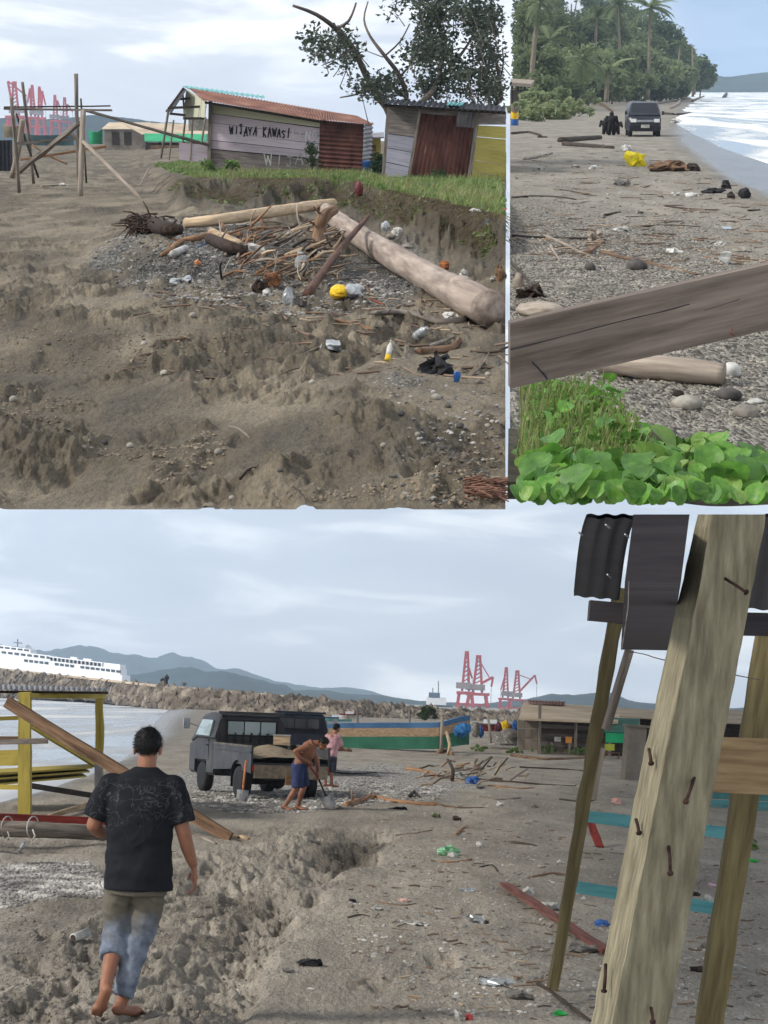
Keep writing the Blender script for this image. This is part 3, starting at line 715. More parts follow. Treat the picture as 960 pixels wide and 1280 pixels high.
# -- frame of bare poles
D0 = 66.0
fr = thing('pole_structure', 'unfinished stall frame of grey poles and crossed braces on sand', 'frame', p, S(p, 100, 240))
def pole(q0, q1, w, m, d0=D0, d1=None, nm='pole', sq=False):
    a, b = P(p, q0[0], q0[1], d0), P(p, q1[0], q1[1], d1 or d0); r = px2m(p, D0, w)
    mb = MB()
    if sq: mb.beam(a, b, r, r*.6, seg=5, jit=r*.05)
    else: mb.tube([a, lerp(a, b, .5)+rng.normal(0, .03, 3), b], r/2, 8, jit=.05, sub=3)
    return part(nm, mb, m, fr, smooth=not sq)
pole((14, 122), (24, 240), 4.5, M['wood_grey'], 64, 66); pole((28, 103), (42, 229), 4, M['wood_grey'], 68, 70); pole((95, 92), (100, 241), 5, M['wood_grey'], 65.5)
pole((104, 138), (100, 249), 7, M['wood_silver'], 64.5, 63.5); pole((101, 123), (108, 229), 2.5, M['wood_dark'], 70, 70); pole((28, 150), (15, 222), 7, M['wood_silver'], 67, 67.5)
pole((20, 142), (48, 222), 3, M['wood_dark'], 68.5, 69)
pole((5, 136), (140, 138), 4, M['wood_grey'], 64.8, 64.8, 'beam', True); pole((5, 134), (138, 132.5), 3, M['wood_dark'], 69.2, 69.2, 'beam', True)
pole((104, 137), (262, 182), 5, M['wood_grey'], 66, 74, 'brace', True); pole((22, 216), (98, 154), 7, M['wood_grey'], 66, 64.4, 'brace', True)
pole((104, 177), (178, 250), 4.5, M['wood_silver'], 64, 61.5, 'brace'); pole((20, 179), (103, 173), 5, M['wood_grey'], 65, 66.5, 'rail', True); pole((25, 200), (132, 183), 5, M['wood_orange'], 66.6, 67.4, 'rail', True)
pole((40, 181), (84, 205), 2.5, M['wood_orange'], 67.6, 67.8, 'brace'); pole((85, 163), (100, 178), 4, M['wood_silver'], 65, 65, 'brace')
mb = MB(); mb.corr([P(p, -30, 176, 72), P(p, 15, 175, 72), P(p, 16, 214, 72), P(p, -30, 214, 72)], 9, .03); single('corrugated_panel', mb, M['dark_sheet'], p, 'dark corrugated panel at far left edge beside the pole frame', 'panel')
plank('loose_plank', p, (54, 233), (82, 231), 3, M['wood_dark'], 'small dark plank on the sand between the frame posts')
lump('plastic_scrap', p, 235//3, 232, 9, 3, M['white'], 'white plastic scrap at the end of the dark plank by the frame', 'litter')

# -- far stalls behind the sand
M['concrete'] = mat('bare_concrete', lin(150, 140, 128), lin(112, 104, 94), scale=.8, rough=.9, bump=.1)
M['sandroof'] = mat('dusty_roof', lin(200, 184, 160), lin(170, 150, 126), scale=.5, rough=.8, bump=.05)
M['tarp_green'] = mat('green_tarp', lin(40, 176, 120), lin(26, 140, 92), scale=.8, rough=.6, bump=.2)
M['wall_dark'] = wood('dark_plank', lin(96, 84, 76), lin(60, 52, 48), stretch=(.4, 2, 3))
def building_box(name, label, cat, p, px0, px1, ytop, ybase, d, dep, wall, roof, yr=None):
    a, b = P(p, px0, ybase, d), P(p, px1, ybase, d); zt = P(p, px0, ytop, d)[2]; zb = a[2]-.4
    t = thing(name, label, cat, p, (a+b)/2*np.array([1, 1, 0])+np.array([0, 0, a[2]]))
    th = .12
    for (nm, c, s_) in (('front_wall', ((a[0]+b[0])/2, d, (zt+zb)/2), (b[0]-a[0], th, zt-zb)), ('back_wall', ((a[0]+b[0])/2, d+dep, (zt+zb)/2), (b[0]-a[0], th, zt-zb)),
                        ('side_wall', (a[0]+th/2, d+dep/2, (zt+zb)/2), (th, dep-th*1.02, zt-zb)), ('side_wall', (b[0]-th/2, d+dep/2, (zt+zb)/2), (th, dep-th*1.02, zt-zb))):
        mb = MB(); mb.box(c, s_); part(nm, mb, wall, t)
    z2 = zt+(P(p, px0, ytop-(yr or 6), d)[2]-zt)
    mb = MB(); mb.slab([(a[0]-.3, d+dep+.3, z2), (b[0]+.3, d+dep+.3, z2), (b[0]+.3, d-.4, zt+.06), (a[0]-.3, d-.4, zt+.06)], .06); part('roof', mb, roof, t)
    return t, a, b, zt
t, a, b, zt = building_box('concrete_hut', 'small concrete hut with pale roof behind the pole frame', 'hut', p, 131, 178, 162, 184, 235, 6, M['concrete'], M['sandroof'], 9)
for q in (.30, .62):
    mb = MB(); c = lerp(a, b, q); mb.box((c[0], 235-.08, (zt+a[2])/2), ((b[0]-a[0])*.2, .05, (zt-a[2])*.75)); part('opening', mb, M['wood_dark'], t)
st = thing('tarp_stall', 'market stall with bright green tarp behind the shack porch', 'stall', p, P(p, 215, 186, 215))
mb = MB(); mb.slab([P(p, 180, 167, 218), P(p, 258, 168, 218), P(p, 258, 177, 214), P(p, 181, 177, 214)], .05); part('tarp', mb, M['tarp_green'], st)
mb = MB(); mb.slab([P(p, 150, 153, 225), P(p, 262, 156, 225), P(p, 262, 168, 219), P(p, 178, 168, 219)], .08); part('roof', mb, M['sandroof'], st)
for q in (183, 200, 214, 230, 246):
    mb = MB(); mb.beam(P(p, q, 176, 215.5), P(p, q, 189, 215.5), .18); part('post', mb, M['wood_dark'], st)
mb = MB(); mb.slab([P(p, 184, 178, 222), P(p, 256, 178, 222), P(p, 256, 190, 222), P(p, 184, 190, 222)], .1); part('back_wall', mb, M['wall_dark'], st)
mb = MB(); mb.box(P(p, 210, 184, 214), (3.6, .8, .4)); part('counter', mb, M['wood_brown'], st)
M['crowd'] = mat('striped_hull', lin(90, 110, 130), lin(60, 70, 80), scale=.4)
for (x0, x1, yt, yb, d, m_, lb) in ((28, 92, 169, 182, 240, mat('teal_hull', lin(96, 128, 132), lin(70, 96, 100), scale=.4), 'long teal boat hull seen through the pole frame'),
                                 (112, 128, 165, 180, 238, M['tarp_green'], 'green covered boat right of the tall pole'),
                                 (5, 30, 158, 172, 300, mat('straw', lin(150, 140, 110), lin(110, 100, 80), scale=.5), 'straw coloured hut roof at far left behind the frame')):
    mb = MB(); A1, B1 = P(p, x0, yb, d), P(p, x1, yb, d); zt = P(p, x0, yt, d)[2]-A1[2]; n = 14; V = []
    for i in range(n+1):
        q = i/n; w = 1.3*math.sin(math.pi*min(max(q, .04), .96))**.5; c = lerp(A1, B1, q); rise = zt*(1+.25*(2*q-1)**4)
        V += [c+[0, -w*.5, 0], c+[0, -w, rise], c+[0, w, rise], c+[0, w*.5, 0]]
    f = []
    for i in range(n):
        for j in range(4): f.append([4*i+j, 4*i+(j+1) % 4, 4*i+4+(j+1) % 4, 4*i+4+j])
    f += [[3, 2, 1, 0], [4*n+j for j in range(4)]]
    mb.add(V, f); single('beached_boat' if 'boat' in lb else 'thatched_roof', mb, m_, p, lb, 'boat' if 'boat' in lb else 'roof')
for i, (x, y, c, lb) in enumerate(((116, 170, M['yellow_pl'], 'yellow'), (121, 172, M['blue_pl'], 'blue'), (125, 171, M['white'], 'white'))):
    lump('tarpaulin_bundle', p, x, y+8, 6, 9, c, f'{lb} bundle among the far boats right of the tall pole', 'bundle', n=2)

# -- long shack
M['lilac'] = wood('lilac_plank', lin(198, 186, 194), lin(160, 148, 154), stretch=(.5, 2, 4), lo=.2, hi=.5)
M['cream'] = wood('cream_plank', lin(196, 196, 172), lin(160, 158, 136), stretch=(.5, 2, 4), lo=.2, hi=.5)
M['greyplank'] = wood('grey_wall_plank', lin(142, 134, 128), lin(98, 92, 88), stretch=(.5, 2, 4))
M['teal_sheet'] = mat('teal_sheet', lin(110, 176, 176), lin(80, 140, 142), scale=2, rough=.6)
DS = 74.0
sh = thing('long_shack', 'long lilac plank shack with rusty roof and hand painted lettering', 'shack', p, P(p, 320, 210, DS))
c4 = wallquad(p, [(262, 128), (403, 149), (399, 219), (260, 208)], (DS, DS-1))
planks_h(sh, c4, 1, M['cream'], f0=.0, f1=.17)
planks_h(sh, c4, 4, [M['lilac'], M['lilac'], M['lilac'], M['lilac']], f0=.17, f1=.72)
planks_h(sh, c4, 2, M['greyplank'], f0=.72, f1=1.0)
mb = MB(); mb.slab([q+np.array([0, .25, 0]) for q in c4], .04); part('wall_backing', mb, M['wood_dark'], sh)
for q in (263, 398):
    mb = MB(); mb.beam(P(p, q, 126+(q-262)*.15, DS-.1), P(p, q-2, 214, DS-.1), .12); part('corner_post', mb, M['wood_grey'], sh)
wd = lambda x: DS-(x-262)/141-.06
writing(sh, p, 'WIJAYA KAWASI', 287, 167, 364, 173, 10.5, wd, M['black'], 1.5, 'lettering')
writing(sh, p, 'WIJAY', 331, 206, 395, 208, 14, wd, M['white'], 1.5, 'chalk_lettering')
writing(sh, p, 'LENG', 366, 172, 398, 174, 10, wd, mat('faded_paint', lin(214, 208, 208), lin(200, 194, 196), scale=5), 2.2, 'faded_lettering')
# corrugated end wall
mb = MB(); mb.corr([P(p, 400, 150, DS-1.2), P(p, 398, 216, DS-1.2), P(p, 452, 219, DS-1.2), P(p, 455, 155, DS-1.2)], 12, .03, 4); part('corrugated_wall', mb, M['rust'], sh)
mb = MB(); mb.corr([P(p, 455, 154, DS-1.1), P(p, 452, 219, DS-1.1), P(p, 464, 216, DS+.6), P(p, 466, 153, DS+.6)], 12, .03, 4); part('corrugated_wall', mb, M['zinc'], sh)
# roofs
mb = MB(); mb.corr([P(p, 236, 110, DS+2.8), P(p, 404, 138, DS+2.8), P(p, 409, 152, DS-1.4), P(p, 254, 125, DS-1.4)], 44, .022, 3); part('roof_sheet', mb, M['rust_roof'], sh)
mb = MB(); mb.corr([P(p, 404, 138, DS+2.6), P(p, 446, 145, DS+2.4), P(p, 468, 156, DS-1.6), P(p, 402, 150, DS-1.6)], 18, .02, 3); part('roof_sheet', mb, M['rust_roof'], sh)
mb = MB(); mb.corr([P(p, 228, 107, DS+4.5), P(p, 330, 120, DS+4.5), P(p, 332, 123, DS+2.6), P(p, 236, 111, DS+2.6)], 16, .03, 2); part('roof_sheet', mb, M['teal_sheet'], sh)
mb = MB(); mb.beam(P(p, 256, 128, DS-1.2), P(p, 405, 153, DS-1.2), .09); part('eave_beam', mb, M['wood_dark'], sh)
# porch at the left end
g4 = wallquad(p, [(233, 112), (258, 127), (256, 147), (229, 147)], (DS+3, DS-1)); planks_v(sh, g4, 5, M['cream'])
for (a, b, w, d) in (((211, 135), (201, 198), 3, DS+1), ((232, 146), (226, 196), 2.6, DS+2), ((241, 146), (238, 200), 2.6, DS), ((257, 147), (252, 178), 2.6, DS-1), ((217, 150), (211, 200), 2.4, DS-.5), ((228, 112), (231, 148), 2.4, DS+3)):
    mb = MB(); mb.tube([P(p, *a, d), P(p, *b, d)], px2m(p, d, w)/2, 7); part('post', mb, M['wood_grey'], sh)
for (a, b, d) in (((210, 135), (258, 133), DS), ((230, 110), (208, 140), DS+2), ((221, 124), (256, 122), DS+2), ((212, 142), (232, 144), DS+1), ((229, 148), (258, 148), DS-.5)):
    mb = MB(); mb.beam(P(p, *a, d), P(p, *b, d), .09); part('rafter', mb, M['wood_dark'], sh)
mb = MB(); mb.corr([P(p, 229, 109, DS+3.4), P(p, 233, 112, DS+1), P(p, 215, 141, DS+.8), P(p, 208, 138, DS+3)], 5, .03, 3); part('roof_sheet', mb, M['dark_sheet'], sh)
planks_h(sh, wallquad(p, [(224, 178), (260, 181), (260, 204), (224, 200)], (DS, DS)), 2, M['lilac'])
mb = MB(); mb.box(P(p, 252, 156, DS+4), (1.0, .1, .45)); part('window', mb, M['white'], sh)

# -- second shack
DB = 57.0
s2 = thing('tin_shack', 'tin and plank shack with rusty sheet door and yellow side wall', 'shack', p, P(p, 540, 222, DB))
M['bluegrey'] = wood('blue_grey_plank', lin(158, 158, 170), lin(122, 122, 134), stretch=(.5, 2, 4), lo=.25, hi=.55)
M['wyellow'] = wood('yellow_wall_plank', lin(180, 168, 90), lin(148, 134, 70), stretch=(.5, 2, 4), lo=.2, hi=.5)
planks_h(s2, wallquad(p, [(484, 130), (524, 133), (510, 228), (477, 220)], (DB+.2, DB)), 5, [M['greyplank'], M['greyplank'], M['bluegrey'], M['bluegrey'], M['bluegrey']], gap=.035)
mb = MB(); mb.slab(wallquad(p, [(484, 130), (598, 138), (584, 230), (477, 222)], (DB+.35, DB+.35)), .03); part('wall_backing', mb, M['wood_dark'], s2)
q4 = wallquad(p, [(527, 141), (594, 145), (583, 222), (511, 218)], (DB-.05, DB-.05))
mb = MB(); mb.corr(q4, 13, .022, 3); part('corrugated_door', mb, M['rust'], s2)
mb = MB(); mb.corr(wallquad(p, [(572, 138), (596, 140), (593, 160), (570, 158)], (DB-.18, DB-.18)), 5, .02, 2); part('corrugated_patch', mb, M['zinc'], s2)
planks_h(s2, wallquad(p, [(527, 134), (572, 137), (571, 145), (526, 142)], (DB-.1, DB-.1)), 1, M['greyplank'])
for (a, b, w) in (((486, 131), (479, 222), 4), ((526, 133), (510, 226), 3.5), ((598, 138), (585, 234), 5)):
    mb = MB(); mb.beam(P(p, *a, DB-.25), P(p, *b, DB-.25), px2m(p, DB, w)); part('post', mb, M['wood_grey'], s2)
planks_h(s2, wallquad(p, [(598, 139), (632, 140), (632, 156), (595, 156)], (DB, DB+1.2)), 2, M['greyplank'])
planks_h(s2, wallquad(p, [(595, 156), (632, 158), (632, 238), (584, 228)], (DB, DB+1.2)), 5, M['wyellow'], gap=.03)
planks_h(s2, wallquad(p, [(511, 218), (585, 222), (584, 231), (509, 228)], (DB+.1, DB+.1)), 1, M['greyplank'])
mb = MB(); mb.corr([P(p, 486, 124, DB+3), P(p, 632, 132.5, DB+3.4), P(p, 632, 140.5, DB-.7), P(p, 478, 130, DB-.7)], 22, .03, 3); part('roof_sheet', mb, M['dark_sheet'], s2)
mb = MB(); mb.corr([P(p, 560, 127.5, DB+1.6), P(p, 580, 128.5, DB+1.6), P(p, 578, 132.2, DB-.4), P(p, 558, 131.2, DB-.4)], 4, .02, 2); part('roof_patch', mb, M['teal_sheet'], s2)
mb = MB(); mb.beam(P(p, 478, 131.5, DB-.5), P(p, 632, 141, DB-.5), .10, .08); part('eave_beam', mb, M['wood_dark'], s2)
# -- hut glimpsed between the shacks
yh = thing('yellow_hut', 'small yellow hut glimpsed between the two shacks', 'hut', p, P(p, 467, 212, 80))
mb = MB(); mb.slab(wallquad(p, [(455, 172), (476, 170), (476, 214), (455, 214)], (80, 80)), .08); part('wall', mb, M['wyellow'], yh)
mb = MB(); mb.slab(wallquad(p, [(462, 182), (470, 181), (470, 206), (462, 206)], (79.85, 79.85)), .05); part('door', mb, M['wood_brown'], yh)
mb = MB(); mb.slab([P(p, 450, 168, 83), P(p, 480, 166, 83), P(p, 480, 172, 79), P(p, 450, 173, 79)], .05); part('roof', mb, M['zinc'], yh)
mb = MB(); mb.lathe([(.30, 0), (.36, .42), (.38, .45)], 14, base=P(p, 463, 217, 73)+np.array([0, 0, 0])); single('plastic_tub', mb, M['blue_pl'], p, 'blue plastic tub between the two shacks', 'tub', smooth=True)

# -- big tree behind the shacks
M['leafA'] = leafmat('almond_leaf', (.075, .095, .062), (.035, .048, .034), .3, c3=(.13, .15, .09), scale=1.2)
M['barkA'] = wood('tree_bark_grey', lin(128, 116, 108), lin(74, 66, 60), stretch=(2, 2, .6))
tr = thing('almond_tree', 'large spreading tree with pale bare limbs behind the tin shack', 'tree', p, P(p, 490, 205, 64))
DT = 64.0
limbs = [[(484, 214, 13), (490, 150, 13), (465, 110, 11), (442, 62, 9), (420, 36, 8), (395, 18, 6), (366, 7, 4)],
         [(490, 160, 9), (508, 128, 8), (500, 96, 7), (481, 70, 6), (463, 46, 4), (455, 24, 3), (460, 2, 2)],
         [(500, 150, 10), (530, 125, 9), (546, 104, 7), (553, 70, 5), (549, 36, 4), (540, 4, 3)],
         [(546, 104, 6), (570, 76, 5), (588, 50, 4), (603, 16, 3)], [(530, 150, 9), (618, 132, 7), (624, 104, 6), (618, 70, 4), (600, 40, 3)],
         [(420, 36, 6), (436, 26, 4), (445, 4, 3)], [(465, 110, 4), (445, 118, 3), (425, 122, 2)], [(500, 96, 4), (520, 70, 3), (524, 40, 2)],
         [(481, 70, 3), (500, 52, 2.4), (512, 30, 2)], [(442, 62, 3), (420, 74, 2), (402, 82, 1.4)], [(553, 70, 3), (575, 60, 2), (600, 66, 1.6)], [(624, 104, 3), (629, 80, 2.4), (628, 60, 2)]]
mb = MB()
for k, L_ in enumerate(limbs):
    pts = [P(p, q[0], q[1], DT+(1.4*math.sin(k*2.1+i*.8) if i else 0)) for i, q in enumerate(L_)]
    mb.tube(pts, [px2m(p, DT, q[2])*.40 for q in L_], 9, jit=.04, sub=3)
part('trunk', mb, M['barkA'], tr, smooth=True)
cl = []
def sprinkle(n, x0, x1, y0, y1, cond=None):
    k = 0
    while k < n:
        x, y = rng.uniform(x0, x1), rng.uniform(y0, y1)
        if cond is None or cond(x, y): cl.append(P(p, x, y, DT+rng.normal(0, 1.6))); k += 1
nzc = lambda x, y: fbm(np.array([x*.035]), np.array([y*.045]), 3, 44)[0] > .50
sprinkle(260, 470, 622, 0, 118, nzc); sprinkle(30, 470, 600, -40, 0)
sprinkle(26, 388, 460, 6, 60, lambda x, y: abs(y-(70-(x-380)*.6)) < 26 and nzc(x, y)); sprinkle(12, 400, 446, 66, 84, lambda x, y: y > 64)
sprinkle(14, 440, 475, 84, 112, nzc); sprinkle(20, 560, 622, 96, 128)
cl2 = np.array(cl)
lm = leaves_mb(cl2, .50, 27, .155, .55, 5, 1.0)
part('crown', lm, M['leafA'], tr)
# twigs joining the clumps
mb = MB()
for c in cl2[::2]:
    q = c+rng.normal(0, .35, 3); mb.tube([c+np.array([0, 0, -.05]), q+np.array([0, 0, -.45])], [.008, .018], 5)
part('twig', mb, M['barkA'], tr, kind='stuff')

# -- bushes by the shacks
M['bush'] = leafmat('bush_leaf', (.06, .105, .03), (.03, .06, .02), .3, scale=2)
M['vine'] = leafmat('vine_leaf', (.20, .30, .08), (.10, .18, .05), .35, scale=1.5, c3=(.34, .38, .14))
M['drygrass'] = leafmat('dry_grass', (.22, .17, .095), (.09, .068, .042), .25, scale=2)
def bush(px, py, wpx, hpx, d, label, m, n=14, per=40, ls=.10, group=None, pp='A'):
    t = thing('bush', label, 'bush', pp, P(pp, px, py, d), 0, group)
    r_ = np.random.default_rng(int(px*7+py)); w = px2m(pp, d, wpx)/2; h = px2m(pp, d, hpx)
    c = np.stack([r_.normal(0, w*.45, n), r_.normal(0, w*.4, n), r_.uniform(.12, .95, n)*h], 1); c[:, 0] *= (1.2-c[:, 2]/h*.6)
    mb = MB()
    for q in c[:8]: mb.tube([(q[0]*.2, q[1]*.2, -.05), q*.6, q], [h*.022, h*.016, h*.008], 5)
    part('stem', mb, M['bark'], t, False)
    part('foliage', leaves_mb(c, h*.24, per, ls, .5, int(px), 1), m, t, False)
    return t
bush(390, 211, 18, 30, DS-3, 'green bush in front of the lilac wall under the lettering', M['bush'])
bush(548, 236, 34, 22, DB-1.5, 'green bush at the foot of the rusty sheet door', M['bush'])
bush(575, 238, 22, 14, DB-1.6, 'low weeds right of the bush at the tin shack', M['bush'])
bush(472, 218, 20, 26, DB+3, 'dark green weeds between the two shacks', M['bush'])
bush(262, 216, 26, 16, DS-6, 'leafy weeds at the corner of the lilac shack', M['vine'])
bush(290, 214, 26, 12, DS-5, 'low bright weeds under the grey planks of the lilac shack', M['vine'])

# -- grass on the bank: blades and vine leaves nobody could count
def scatter_px(p, n, poly, seed):
    r_ = np.random.default_rng(seed); xs = [q[0] for q in poly]; ys = [q[1] for q in poly]; out = []
    while len(out) < n:
        x = r_.uniform(min(xs), max(xs)); y = r_.uniform(min(ys), max(ys)); c = False; j = len(poly)-1
        for i in range(len(poly)):
            if (poly[i][1] > y) != (poly[j][1] > y) and x < (poly[j][0]-poly[i][0])*(y-poly[i][1])/(poly[j][1]-poly[i][1])+poly[i][0]: c = not c
            j = i
        if c: out.append((x, y))
    return np.array(out)
def on_plane_h(p, uv):          # base-plane points with terrain height
    x, y = plane_pts(p, uv[:, 0], uv[:, 1]); return np.stack([x, y, HF[p](x, y)], 1)
def blades_mb(base, h, w, seed, lean=.5):
    r_ = np.random.default_rng(seed); n = len(base); a = r_.uniform(0, 2*math.pi, n); hh = h*(.5+r_.random(n))
    dx = np.stack([np.cos(a), np.sin(a), np.zeros(n)], 1)
    l = np.stack([np.cos(a+1.5), np.sin(a+1.5), np.zeros(n)], 1)*(lean*hh*r_.normal(.6, .6, n))[:, None]
    tip = base+l+np.stack([np.zeros(n), np.zeros(n), hh], 1); mid = base+l*.35+np.stack([np.zeros(n), np.zeros(n), hh*.6], 1)
    v = np.stack([base-dx*w/2, base+dx*w/2, mid+dx*w*.35, mid-dx*w*.35, tip], 1).reshape(-1, 3)
    i = np.arange(n)*5
    f = np.stack([i, i+1, i+2, i+3], 1).tolist()+np.stack([i+3, i+2, i+4], 1).tolist()
    mb = MB(); mb.v = [v]; mb.f = f; mb.n = len(v); return mb
# plateau in base-plane pixels lies nearer than it looks: rows of v between scarp foot and the shacks
uv = scatter_px(p, 5200, [(190, 212), (240, 245), (330, 250), (400, 248), (450, 262), (500, 284), (560, 302), (624, 327), (624, 262), (480, 246), (400, 236), (300, 224), (230, 214)], 3)
bs = on_plane_h(p, uv)
mb = leaves_mb(bs+np.array([0, 0, .05]), .11, 5, .12, .75, 8, .6)
o = single('ground_vine', mb, M['vine'], p, 'bright green creeping vine covering the bank before the shacks', 'vine', kind='stuff')
uv = scatter_px(p, 9000, [(215, 212), (240, 250), (330, 254), (400, 252), (450, 266), (500, 288), (560, 306), (626, 331), (626, 255), (480, 240), (400, 226), (300, 214)], 4)
o = single('bank_grass', blades_mb(on_plane_h(p, uv), .19, .022, 5, .7), leafmat('bank_grass_blade', (.28, .33, .11), (.16, .21, .07), .35, scale=1.2, c3=(.42, .38, .18)), p, 'short yellow green grass standing on top of the bank', 'grass', kind='stuff')
# dry mat hanging over the eroded edge
uv = scatter_px(p, 4600, [(225, 252), (330, 256), (400, 254), (450, 264), (500, 286), (560, 306), (620, 329), (620, 340), (560, 318), (500, 299), (450, 275), (400, 262), (330, 266), (230, 262)], 5)
bs = on_plane_h(p, uv); r_ = np.random.default_rng(9); n = len(bs)
mb = MB(); V = []; Fs = []
for i in range(n):
    b0 = bs[i]+np.array([0, -.1, .06]); L_ = .06+.42*r_.random()**2.2; dx = r_.normal(0, .30); w = r_.uniform(.004, .012)
    m1 = b0+[dx*.4, -.45*L_-.1, .05-.15*L_]; e1 = b0+[dx, -.7*L_-.12, -.75*L_]
    k = len(V); V += [b0+[-w, 0, 0], b0+[w, 0, 0], m1+[w, 0, 0], m1+[-w, 0, 0], e1]; Fs += [[k, k+1, k+2, k+3], [k+3, k+2, k+4]]
mb.add(V, Fs); single('root_mat', mb, M['drygrass'], p, 'dry brown roots and grass hanging over the eroded bank edge', 'roots', kind='stuff')

# creepers spilling over the eroded edge, ragged
uv = scatter_px(p, 760, [(200, 232), (235, 256), (330, 259), (400, 256), (450, 268), (500, 290), (560, 310), (618, 334), (618, 342), (560, 319), (500, 300), (450, 277), (400, 264), (330, 267), (235, 264)], 15)
k_ = fbm(uv[:, 0]*.06, uv[:, 1]*.02, 3, 19) > .47; bs = on_plane_h(p, uv[k_]); r_ = np.random.default_rng(16)
bs = bs+np.stack([np.zeros(len(bs)), -.12*np.ones(len(bs)), .02-.22*r_.random(len(bs))**2], 1)
single('edge_creeper', leaves_mb(bs, .13, 6, .11, .6, 18, .9), leafmat('edge_creeper_leaf', (.17, .22, .07), (.09, .12, .04), .3, scale=2, c3=(.30, .26, .12)), p, 'ragged creeper leaves spilling over the eroded bank edge', 'vine', kind='stuff')
uv = scatter_px(p, 1500, [(190, 214), (240, 250), (330, 254), (400, 252), (450, 266), (500, 288), (560, 306), (624, 330), (624, 300), (480, 262), (400, 244), (300, 230)], 25)
k_ = fbm(uv[:, 0]*.08, uv[:, 1]*.1, 3, 29) > .5
single('dry_tufts', blades_mb(on_plane_h(p, uv[k_]), .24, .02, 26, .9), leafmat('dry_tuft', (.36, .31, .16), (.24, .20, .10), .3, scale=2), p, 'dry straw coloured tufts among the bank grass', 'grass', kind='stuff')
# ================================================================== upper beach: drift line
p = 'A'
def bigwood(label, pts, m, name='driftwood_log', knots=(), n=14, hollow=False):
    W = []; rad = []
    for (x, y, w, lift) in pts:
        d = S(p, x, y+w*.5+lift)[1]; W.append(P(p, x, y, d)); rad.append(px2m(p, d, w)/2)
    t = thing(name, label, 'driftwood', p, W[0]-np.array([0, 0, rad[0]]))
    mb = MB(); mb.tube(W, rad, n, jit=.035, sub=6); part('log', mb, m, t, smooth=True)
    for (i, f_, r, up) in knots:
        c = lerp(W[i], W[i+1], f_); q = MB(); q.blob(c+np.array([0, -rad[i]*.4, rad[i]*up]), (rad[i]*r*1.6, rad[i]*r*2.4, rad[i]*r), 3, .25, 1.5, 3); part('knot', q, m, t, smooth=True)
    return t
bigwood('huge grey driftwood trunk sloping down to the right edge', [(404, 262, 20, 4), (432, 283, 24, 4), (470, 308, 30, 2), (510, 332, 34, 0), (552, 356, 38, 0), (585, 373, 44, 0), (611, 386, 47, 0)], M['log_y'], knots=((4, .75, .45, .75),))
bigwood('long pale peeled log lying across the drift pile', [(233, 279, 13, 3), (280, 274, 14, 6), (340, 265, 14, 8), (380, 259, 14, 10), (416, 254, 12, 12)], M['log_x'])
bigwood('short pale log wedged below the long peeled log', [(264, 289, 9, 1), (285, 298, 9, 1), (300, 304, 8, 1)], M['wood_pale'])
t = bigwood('shaggy dark palm stump at the left end of the drift pile', [(164, 275, 15, 0), (185, 279, 20, 0), (205, 285, 18, 0), (228, 288, 12, 0)], M['root'], 'palm_stump')
mb = MB(); r_ = np.random.default_rng(4)
for i in range(160):
    q = r_.random(); c = P(p, 165+62*q, 276+12*q+r_.normal(0, 5), S(p, 190, 292)[1]+r_.normal(0, .5)); dv = np.array([r_.normal(-.3, .5), r_.normal(0, .4), r_.normal(-.2, .4)])*.4
    mb.tube([c, c+dv*.5, c+dv+[0, 0, -.05]], [.02, .014, .006], 4)
part('root_fibres', mb, M['root'], t, kind='stuff')
stick('branch', p, [(300, 296), (262, 296), (245, 300), (226, 303), (212, 314), (201, 321)], 9, M['wood_orange'], 'forked orange brown branch below the pale log at left', w1=5, twigs=2)
bigwood('dark bark covered log under the pale log', [(262, 298, 13, 0), (285, 308, 16, 0), (308, 315, 14, 0)], M['root'], 'dark_log')
t = bigwood('upright root stump where the two logs meet', [(395, 312, 16, 0), (398, 290, 14, 22), (404, 272, 16, 40), (418, 262, 12, 50)], M['wood_brown'], 'root_stump')
for (a, b, w) in (((395, 305), (383, 322), 6), ((398, 300), (412, 318), 5), ((400, 285), (386, 276), 5), ((404, 272), (392, 258), 4)):
    d = S(p, 398, 318)[1]; mb = MB(); mb.tube([P(p, *a, d), P(p, *b, d-.3)], [px2m(p, d, w)/2, px2m(p, d, w)/4], 7, jit=.08); part('root', mb, M['wood_brown'], t, smooth=True)
# long stick propped on the big trunk
d = S(p, 386, 368)[1]; mb = MB(); mb.tube([P(p, 384, 368, d), P(p, 400, 345, d+2), P(p, 428, 308, d+6), P(p, 455, 277, d+9), P(p, 462, 268, d+10)], [.062, .055, .05, .04, .02], 8, jit=.06, sub=3)
single('propped_stick', mb, wood('red_brown_stick', lin(108, 80, 68), lin(62, 46, 40)), p, 'long red brown stick leaning against the huge grey trunk', 'driftwood', smooth=True)
# husks and chunks
lump('coconut_husk', p, 326, 366, 22, 14, M['root'], 'dark fibrous husk lying left of the propped stick', 'husk', .3)
lump('coconut_husk', p, 341, 357, 24, 14, mat('orange_husk', lin(150, 100, 60), lin(80, 50, 32), scale=9, bump=.6), 'orange brown husk just behind the dark husk', 'husk', .35)
